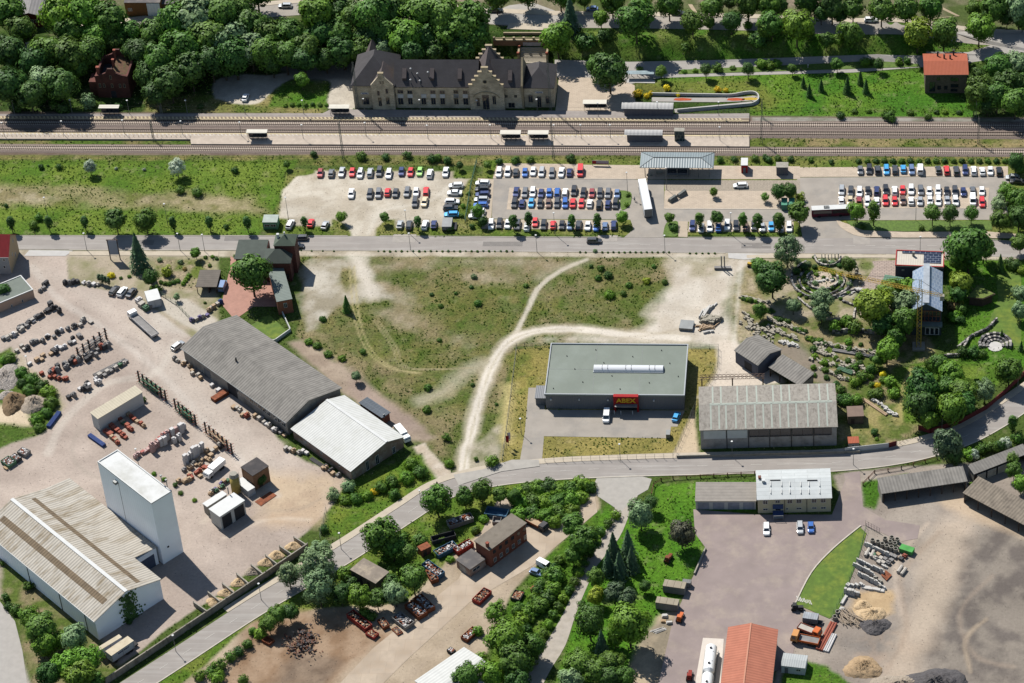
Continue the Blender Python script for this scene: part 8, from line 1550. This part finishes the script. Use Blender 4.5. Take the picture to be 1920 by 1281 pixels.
def drywall(pts,h,lab,dark=False,w_=.5):
 q=resamp([P(*v)for v in pts],.75);rr=random.Random(len(q));e=MB();o=q[0]
 for a,b_ in zip(q,q[1:]):
  d=b_-a
  for k in range(2):e.cbox((a.x+b_.x)/2-o.x+rr.uniform(-.1,.1),(a.y+b_.y)/2-o.y+rr.uniform(-.1,.1),h*(.27+.45*k),d.length*rr.uniform(.8,1.05),w_*rr.uniform(.8,1.2),h*rr.uniform(.4,.52),math.atan2(d.y,d.x)+rr.uniform(-.1,.1),rr.randrange(3))
 tag(e.build('dry_stone_wall',[GM['dark'],GM['grey'],GM['pale']],None,(o.x,o.y,0)),lab,'wall')
def arc(cx,cy,r,a0,a1,fy=.66):return[(cx+r*math.cos(R(a)),cy-r*fy*math.sin(R(a)))for a in np.arange(a0,a1+1,12)]
drywall(arc(1542,526,29,130,400),.9,'inner ring wall of the circular stone garden');drywall(arc(1540,525,56,120,375),1.0,'outer ring wall of the circular stone garden');drywall(arc(1552,484,24,170,370),.9,'curved wall of the small standing-stone bed');drywall(arc(1609,545,30,250,350),.8,'curved stone wall below the patterned paving');drywall([(1560,626),(1600,622),(1656,628)],1.5,'straight grey wall behind the stone yard');drywall([(1795,655),(1822,632),(1850,620),(1870,600)],1.1,'stone wall along the garden terrace steps');drywall([(1815,640),(1800,668),(1770,670)],1.2,'low stone wall before the glass-roofed building')
for i,r in enumerate((15,22,29)):drywall(arc(1866,648,r,-20,200),.5+.35*i,['lowest','middle','highest'][i]+' tier of the small stone amphitheatre',w_=.7)
e=MB();q=P(1866,650);e.cyl(0,0,0,.08,2.2,n=24);tag(e.build('stone_circle',CSL,None,q),kind='structure');e=MB();e.cyl(0,0,0,.07,4.2,n=28);tag(e.build('garden_paving',MATS['path_asphalt']if 0 else PAVE,None,P(1542,526)),kind='structure')
ranked('on the standing-stone bed',sline((1541,482),(1572,480),6,'thin upright stone',slab_(.3,.3,2.2,0),.3)+sline((1536,488),(1568,492),6,'rounded garden stone',slab_(.7,.6,.7,0),1.2),'garden stones');ranked('in the circular stone garden',sline((1523,530),(1560,524),7,'pale garden boulder',slab_(.9,.8,.6,.4),3.5),'garden stones')
GYS='stones laid out in the stone yard';HY=mat('old_hewn_stone',(176,168,150),var=.25,scale=1)
for nm,a,b_,n in(('highest row left of the grey trees',(1392,556),(1440,566),9),('row beside the dirt track',(1398,585),(1412,612),7),('row above the grey barn',(1402,612),(1452,622),12),('long row below the willow',(1444,598),(1508,622),14),('second row below the willow',(1440,612),(1496,636),13),('row of white sacks near the barn',(1464,641),(1494,646),8),('upper row beside the long beams',(1530,642),(1575,648),12),('middle row beside the long beams',(1524,655),(1570,668),13),('row under the long beams',(1575,650),(1645,662),14),('row right of the long beams',(1590,672),(1632,698),10),('lower row near the track',(1520,672),(1598,690),13),('row beside the two boulders',(1540,690),(1590,712),9),('pale row at the hut',(1640,750),(1680,778),9)):
 ranked('in the '+nm,sline(a,b_,n*2,'white stone' if 'white' in nm or 'pale' in nm else 'hewn stone',slab_(1.3,.7,.7,sr-.1,CSL if 'white' in nm or 'pale' in nm else HY,'stone_block',.6),4.5),GYS)
pipes((1562,655),(1640,668),'grey',2,'long grey beams lying across the stone yard',.3,'stone_beams');pipes((1572,690),(1600,700),'green',3,'green-grey sheets at the stone yard track',.3,'sheet_stack');pipes((1618,746),(1665,778),'tan',2,'long rusty beams beside the pale stone row',.25,'steel_beams')
ranked('in the rubble stock on the gravel track',sline((1318,590),(1332,578),12,'long grey bar',slab_(.5,4.4,1.0,-.4,jit=.2),5)+sline((1324,600),(1344,596),30,'grey stone',slab_(1.7,1.2,1.3,.3,HY,'stone_block',1),9)+sline((1316,612),(1340,612),12,'brown beam',slab_(3.6,.35,.6,.3,GM['tan'],jit=1),7)+sline((1322,624),(1334,620),4,'white sack',slab_(1,.8,.7,.3),1.5),'rubble stock')
cont((1273,615),(1298,617),(1298,601),1.0,STEEL,'grey sheet-covered box left of the rubble stock',name='storage_box')
sg=P(1395,505)if 0 else P(1352,505);e=MB();[e.box(x,-.1,.8,x+.35,.1,5)for x in(0,.9)];e.box(-2,-.4,0,3,.6,.8);tag(e.build('sign_posts',GM['grey'],None,sg),'pair of tall grey posts on a stone base at the track','posts')
grove('in the beds of the circular stone garden',[(1484+(i*47)%110,486+(i*29)%78,5+i%4,'mound',['mid','bright','dark','silver'][i%4])for i in range(34)],'garden bed shrubs');grove('scattered over the stone yard',[(1392+(i*61)%150,560+(i*37)%92,5+i%4,'mound',['mid','bright','dark'][i%3])for i in range(30)],'stone yard weeds')
grove('among the long beams of the stone yard',[(1524+(i*43)%150,640+(i*31)%84,6+i%5,'mound',['mid','bright','dark'][i%3])for i in range(34)],'stone yard weeds');drywall(arc(1541,526,42,140,395),.6,'middle ring wall of the circular stone garden');drywall([(1574,556),(1600,545),(1622,552),(1616,574)],.8,'angled stone wall right of the circular garden');drywall([(1496,560),(1520,580),(1560,590)],.7,'stone wall below the circular garden');drywall([(1580,566),(1605,575),(1600,598)],.7,'short stone wall by the garden trees')
ranked('on the stepped bed right of the circular garden',sline((1574,556),(1612,540),16,'flat pale garden slab',slab_(1.6,.9,.35,.6),4),'garden stones');ranked('beside the patterned paving',sline((1600,488),(1612,530),10,'rough garden boulder',slab_(1,.8,.9,.6,HY,'stone_block',1),3),'garden stones')
ranked('scattered above the grey barn',sline((1392,600),(1450,640),26,'small loose stone',slab_(.9,.7,.6,.2,HY,'stone_block',2),9),GYS);ranked('scattered between the stone rows',sline((1530,650),(1620,706),34,'small loose stone',slab_(.9,.6,.6,.2,HY,'stone_block',2),10),GYS)
ranked('between the slab rows of the builders yard',sline(kb(720,400),kb(900,560),22,'stray concrete piece',slab_(1.1,.8,.8,sr,CONC,'concrete_slab',1),5)+sline(kb(800,330),kb(940,440),14,'stray pale block',slab_(1,.8,.7,sr),4),g)
for i,(y0,y1,hz)in enumerate(((230.8,235.9,5.6),(246.6,251.8,5.6),(278.4,284.8,5.6))):
 for k,dz in enumerate((0,1.1)):a,b_=P(-200,y0-.6),P(2100,y1+1.6);e=MB();e.tube((0,0,hz+dz),(b_.x-a.x,b_.y-a.y,hz+dz),.022,4);tag(e.build('overhead_wire',DARKST,None,a),['contact','carrier'][k]+' wire above the '+['northern','middle','southern'][i]+' track','wire')
e=MB();[e.box(S1.w*f,.4,S1.he+.002,S1.w*f+.08,S1.d-.4,S1.he+.03)for f in(.34,.67)];e.box(.4,S1.d*.5,S1.he+.002,S1.w*.33,S1.d*.5+.08,S1.he+.03);e.build('roof_seams',GUT,S1.o)
for i in range(14):e=MB();e.cyl(S1.w*(.06+.068*i),S1.d*(.12+.76*((i*5)%7)/6),S1.he,S1.he+.3,.14,.14,8);e.build('roof_vent',DARKST,S1.o)
YEL=mat('crane_yellow',(214,178,70),var=.15);kb_,kt=kg(527,1225),kg(540,548);hc=hgt(kt,kb_);cb=P(*kb_);cr=thing('tower_crane','yellow lattice tower crane beside the glass-roofed building','crane',cb)
def lat(a,b_,s,m,name,par,up=Vector((0,1,0))):
 a,b_=Vector(a),Vector(b_);d=(b_-a).normalized();u=d.cross(up).normalized()*s;v=d.cross(u).normalized()*s;e=MB();L_=(b_-a).length;n=max(2,int(L_/(s*2.2)));cs=[u+v,u-v,-u-v,-u+v]
 [e.tube(a+c,b_+c,s*.16,4)for c in cs]
 for i in range(n):
  p0,p1=a.lerp(b_,i/n),a.lerp(b_,(i+1)/n);[e.tube(p0+cs[k],p1+cs[(k+1)%4],s*.11,3)for k in range(4)]
 return e.build(name,m,par)
lat((0,0,.6),(0,0,hc),.62,YEL,'mast',cr);jt=Pz(1534,503,hc)-cb;lat((0,0,hc),(jt.x,jt.y,hc),.42,YEL,'jib',cr,Vector((0,0,1)));cj=-jt.normalized()*8;cj.z=0;lat((0,0,hc),(cj.x,cj.y,hc),.38,YEL,'counter_jib',cr,Vector((0,0,1)));lat((0,0,hc),(0,0,hc+4),.3,YEL,'tower_top',cr)
e=MB();e.tube((0,0,hc+4),(jt.x*.7,jt.y*.7,hc+.4),.05);e.tube((0,0,hc+4),(cj.x,cj.y,hc+.4),.05);e.build('tie_rods',DARKST,cr);e=MB();e.cbox(cj.x,cj.y,hc-.6,1.2,1.2,1.6);e.build('counterweight',CONC,cr);e=MB();e.cbox(0,0,.3,3.6,3.6,.6);e.build('base',CONC,cr)
a,b_=P(1312,706,5),P(1434,703,5);gt=thing('crane_gantry','old rusty lattice gantry beam north of the old hall','gantry',(a.x,a.y,0));d=b_-a;lat((0,0,4.6),(d.x,d.y,4.6),.5,mat('gantry_brown',(150,124,108),var=.15),'beam',gt,Vector((0,0,1)))
for f in(.03,.5,.97):e=MB();e.cbox(d.x*f,d.y*f,2.05,.35,.35,4.1);e.build('leg',MATS['gantry_brown'],gt)
def person(px,py,top,leg,lab,rz=0):
 p=P(px,py);p.z+=.07;o=thing('person',lab,'person',p,rz);me_=bpy.data.meshes.new('body');V=[(0,0,.95),(0,0,1.2),(0,0,1.42),(0,0,1.52),(0,0,1.66),(.1,0,.9),(.12,.12,.5),(.12,.05,.08),(.13,.17,.05),(-.1,0,.9),(-.12,-.1,.5),(-.12,-.2,.08),(-.13,-.08,.05),(.19,0,1.4),(.26,-.08,1.12),(.26,.05,.9),(-.19,0,1.4),(-.26,.08,1.12),(-.26,.16,.92)]
 E=[(0,1),(1,2),(2,3),(3,4),(0,5),(5,6),(6,7),(7,8),(0,9),(9,10),(10,11),(11,12),(2,13),(13,14),(14,15),(2,16),(16,17),(17,18)];rad=[.15,.15,.14,.06,.105,.1,.07,.045,.04,.1,.07,.045,.04,.06,.045,.035,.06,.045,.035]
 me_.from_pydata(V,E,[]);b_=bpy.data.objects.new('body',me_);COL.objects.link(b_);b_.parent=o;md=b_.modifiers.new('s','SKIN');b_.modifiers.new('d','SUBSURF').levels=1
 for v,r in zip(me_.skin_vertices[0].data,rad):v.radius=(r,r)
 me_.skin_vertices[0].data[0].use_root=True;me_.materials.append(top);e=MB();e.cyl(0,-.01,1.66,1.79,.1,.07,8);e.build('hair',BARK,o);e=MB();e.cyl(0,0,.55,.98,.19,.17,10);e.build('trousers',leg,o)
person(1502,136,GM['dark'],GM['dark'],'person in dark clothes walking on the path below the embankment');person(1515,128,GM['white'],GM['grey'],'person in a white top on the shaded part of the path');person(820,912,GM['dark'],GM['dark'],'person in dark clothes at the end of the concrete track by the road');person(1190,378,GM['white'],GM['dark'],'person in a white top walking beside the articulated lorry')
def tractor(px,py,rz,m,lab,cat='tractor'):
 p=P(px,py);o=thing('tractor',lab,cat,p,rz);e=MB();e.box(-.2,-.45,.5,1.7,.45,1.25);e.box(-1.3,-.6,.6,-.2,.6,1.1);e.build('body',m,o);e=MB();e.box(-1.1,-.6,1.1,-.1,.6,2.1);c_=e.build('cab',m,o);e=MB();e.box(-.1,-.5,1.3,-.07,.5,2.0);e.build('windscreen',GLASS,c_)
 for x,r in((-.9,.65),(1.2,.42)):
  for s_ in(-.8,.62):e=MB();e.tube((x,s_,r),(x,s_+.2,r),r,12);e.build('wheel',RUBBER,o)
tractor(*Q7(1128,390),1.2,RUST,'rusty brown old tractor alone on the lawn');tractor(*Q7(1212,815),1.3,MATS['lorry_orange'],'orange implement carrier beside the lower wagon body');tractor(*kb(285,742),0,DARKST,'small dark machine left of the grey site trailer');tractor(1412,500,2.9,YEL,'yellow digger body at the dirt track entrance','digger');tractor(*Q7(1280,1235),1.5,RS,'dark tractor at the bottom edge beside the tanker')
ranked('in the grass beside the orange carrier',sline(Q7(1040,880),Q7(1080,900),8,'pale pole',slab_(3.6,.16,.2,.5),1.5)+[(*Q7(1100,785),'stone trough',slab_(1.4,1,.7,0)),(*Q7(1132,832),'stone trough',slab_(1.4,1,.7,0)),(*Q7(1090,822),'tan crate',slab_(1.2,1.1,.5,0,WOOD))],'yard oddments')
p=P(1270,372);o=thing('rock_sculpture','long dark wedge-shaped sculpture lying on the bus plaza','sculpture',p,.75)
for x0,x1,n_ in((-3.3,-.3,'south_wedge'),(.3,3.6,'north_wedge')):e=MB();e.add([(x0,-.9,0),(x1,-.9,0),(x1,.9,0),(x0,.9,0),(x0+.2,-.35,1.3),(x1-.2,-.3,1.6),(x1-.2,.5,1.6),(x0+.2,.5,1.2)],[(0,3,2,1),(4,5,6,7),(0,1,5,4),(1,2,6,5),(2,3,7,6),(3,0,4,7)]);e.build(n_,mat('sculpture_stone',(124,126,120),var=.2),o)
p=P(1126,311);o=thing('banner_frame','red and white advertising banner at the hedge behind the paved bays','banner',p,-.05);e=MB();e.box(-2.6,-.03,.6,2.6,.03,2.0);e.build('banner',mat('banner_print',(190,176,182),var=.1),o);e=MB();e.box(-2.5,-.06,.75,-1.3,-.035,1.9);e.box(-1.1,-.06,.65,2.4,-.035,.9);e.build('red_print',REDM,o);e=MB();[e.cbox(x,.08,1.05,.1,.1,2.1)for x in(-2.6,2.6)];e.build('post',DARKST,o)
for i,(px,py,c)in enumerate(((954,828,TRIMW),(951,834,REDM))):p=P(px-1,py+8);o=thing('flag',['white flag on a pole at the store drive','red flag on a pole at the store drive'][i],'flag',p);e=MB();e.cyl(0,0,0,5,.05,n=6);e.build('pole',STEEL,o);e=MB();e.add([(0.05,0,4.9),(.9,.2,4.8),(.8,-.1,2.4),(.05,0,2.5)],[(0,1,2,3),(3,2,1,0)]);e.build('cloth',c,o)
def tufts(name,n,seed,m,lo,zr,keep):
 r=np.random.default_rng(seed);i=r.integers(8,nx-8,n);j=r.integers(8,ny-8,n);ok=(CG[i,j,3]>lo)&keep(i,j);i,j=i[ok],j[ok];x=GX[i]+r.uniform(-.3,.3,i.size);y=GY[j]+r.uniform(-.3,.3,i.size);z=ZZ[i,j]
 k=i.size;a=r.uniform(0,6.28,k);s=r.uniform(*zr,k);c,d=np.cos(a)*s*.8,np.sin(a)*s*.8;lx,ly=r.uniform(-.5,.5,k)*s,r.uniform(-.5,.5,k)*s
 V=np.stack([np.stack([x-c,y-d,z+.02],-1),np.stack([x+c,y+d,z+.02],-1),np.stack([x+c*.7+lx,y+d*.7+ly,z+s*.9],-1),np.stack([x-c*.6+lx,y-d*.6+ly,z+s],-1)],1).reshape(-1,3).astype(np.float32)
 me_=bpy.data.meshes.new(name);me_.vertices.add(k*4);me_.vertices.foreach_set('co',V.ravel());me_.loops.add(k*4);me_.loops.foreach_set('vertex_index',np.arange(k*4,dtype=np.int32));me_.polygons.add(k);me_.polygons.foreach_set('loop_start',np.arange(k,dtype=np.int32)*4);me_.polygons.foreach_set('loop_total',np.full(k,4,np.int32));me_.update(calc_edges=True);me_.materials.append(m);o=bpy.data.objects.new(name,me_);COL.objects.link(o);tag(o,kind='stuff')
PAVED=np.zeros(XX.shape,bool)
for o in list(COL.objects):
 if o.type=='MESH' and o.get('kind')=='structure' and o.name!='ground' and len(o.data.vertices)<4000 and o.parent is None:
  pass
def paved_mask():
 from mathutils.bvhtree import BVHTree
 vs,fs=[],[]
 for o in COL.objects:
  if o.type=='MESH' and o.parent is None and o.get('kind')=='structure' and o.name!='ground':n0=len(vs);vs+=[v.co.copy()for v in o.data.vertices];fs+=[tuple(q+n0 for q in p.vertices)for p in o.data.polygons]
  elif o.parent and o.name.startswith('roof'):n0=len(vs);mw=Matrix.Translation(o.parent.location)@o.parent.rotation_euler.to_matrix().to_4x4();vs+=[mw@v.co for v in o.data.vertices];fs+=[tuple(q+n0 for q in p.vertices)for p in o.data.polygons]
 t=BVHTree.FromPolygons(vs,fs);st=2;mk=np.zeros(XX.shape,bool);dn=Vector((0,0,-1))
 for i in range(6,nx-6,st):
  for j in range(6,ny-6,st):
   if t.ray_cast(Vector((GX[i],GY[j],60)),dn)[0]is not None:mk[i-1:i+2,j-1:j+2]=True
 return mk
PM=paved_mask();nzw=fz(2.2,400,3);nzd=fz(9,17)
tufts('tall_grass',200000,3,LF['mid'],.75,(.16,.42),lambda i,j:~PM[i,j]&(nzd[i,j]>.46));tufts('gravel',80000,6,mat('loose_stone',(150,138,124),var=.5,scale=5),-1,(.06,.15),lambda i,j:~PM[i,j]&(CG[i,j,3]<.25));tufts('weeds',26000,4,LF['mid'],.5,(.15,.4),lambda i,j:~PM[i,j]&(nzw[i,j]>.62));tufts('dry_grass',60000,5,mat('straw',(186,172,118),var=.2),.6,(.15,.35),lambda i,j:~PM[i,j]&(nzd[i,j]<.5))
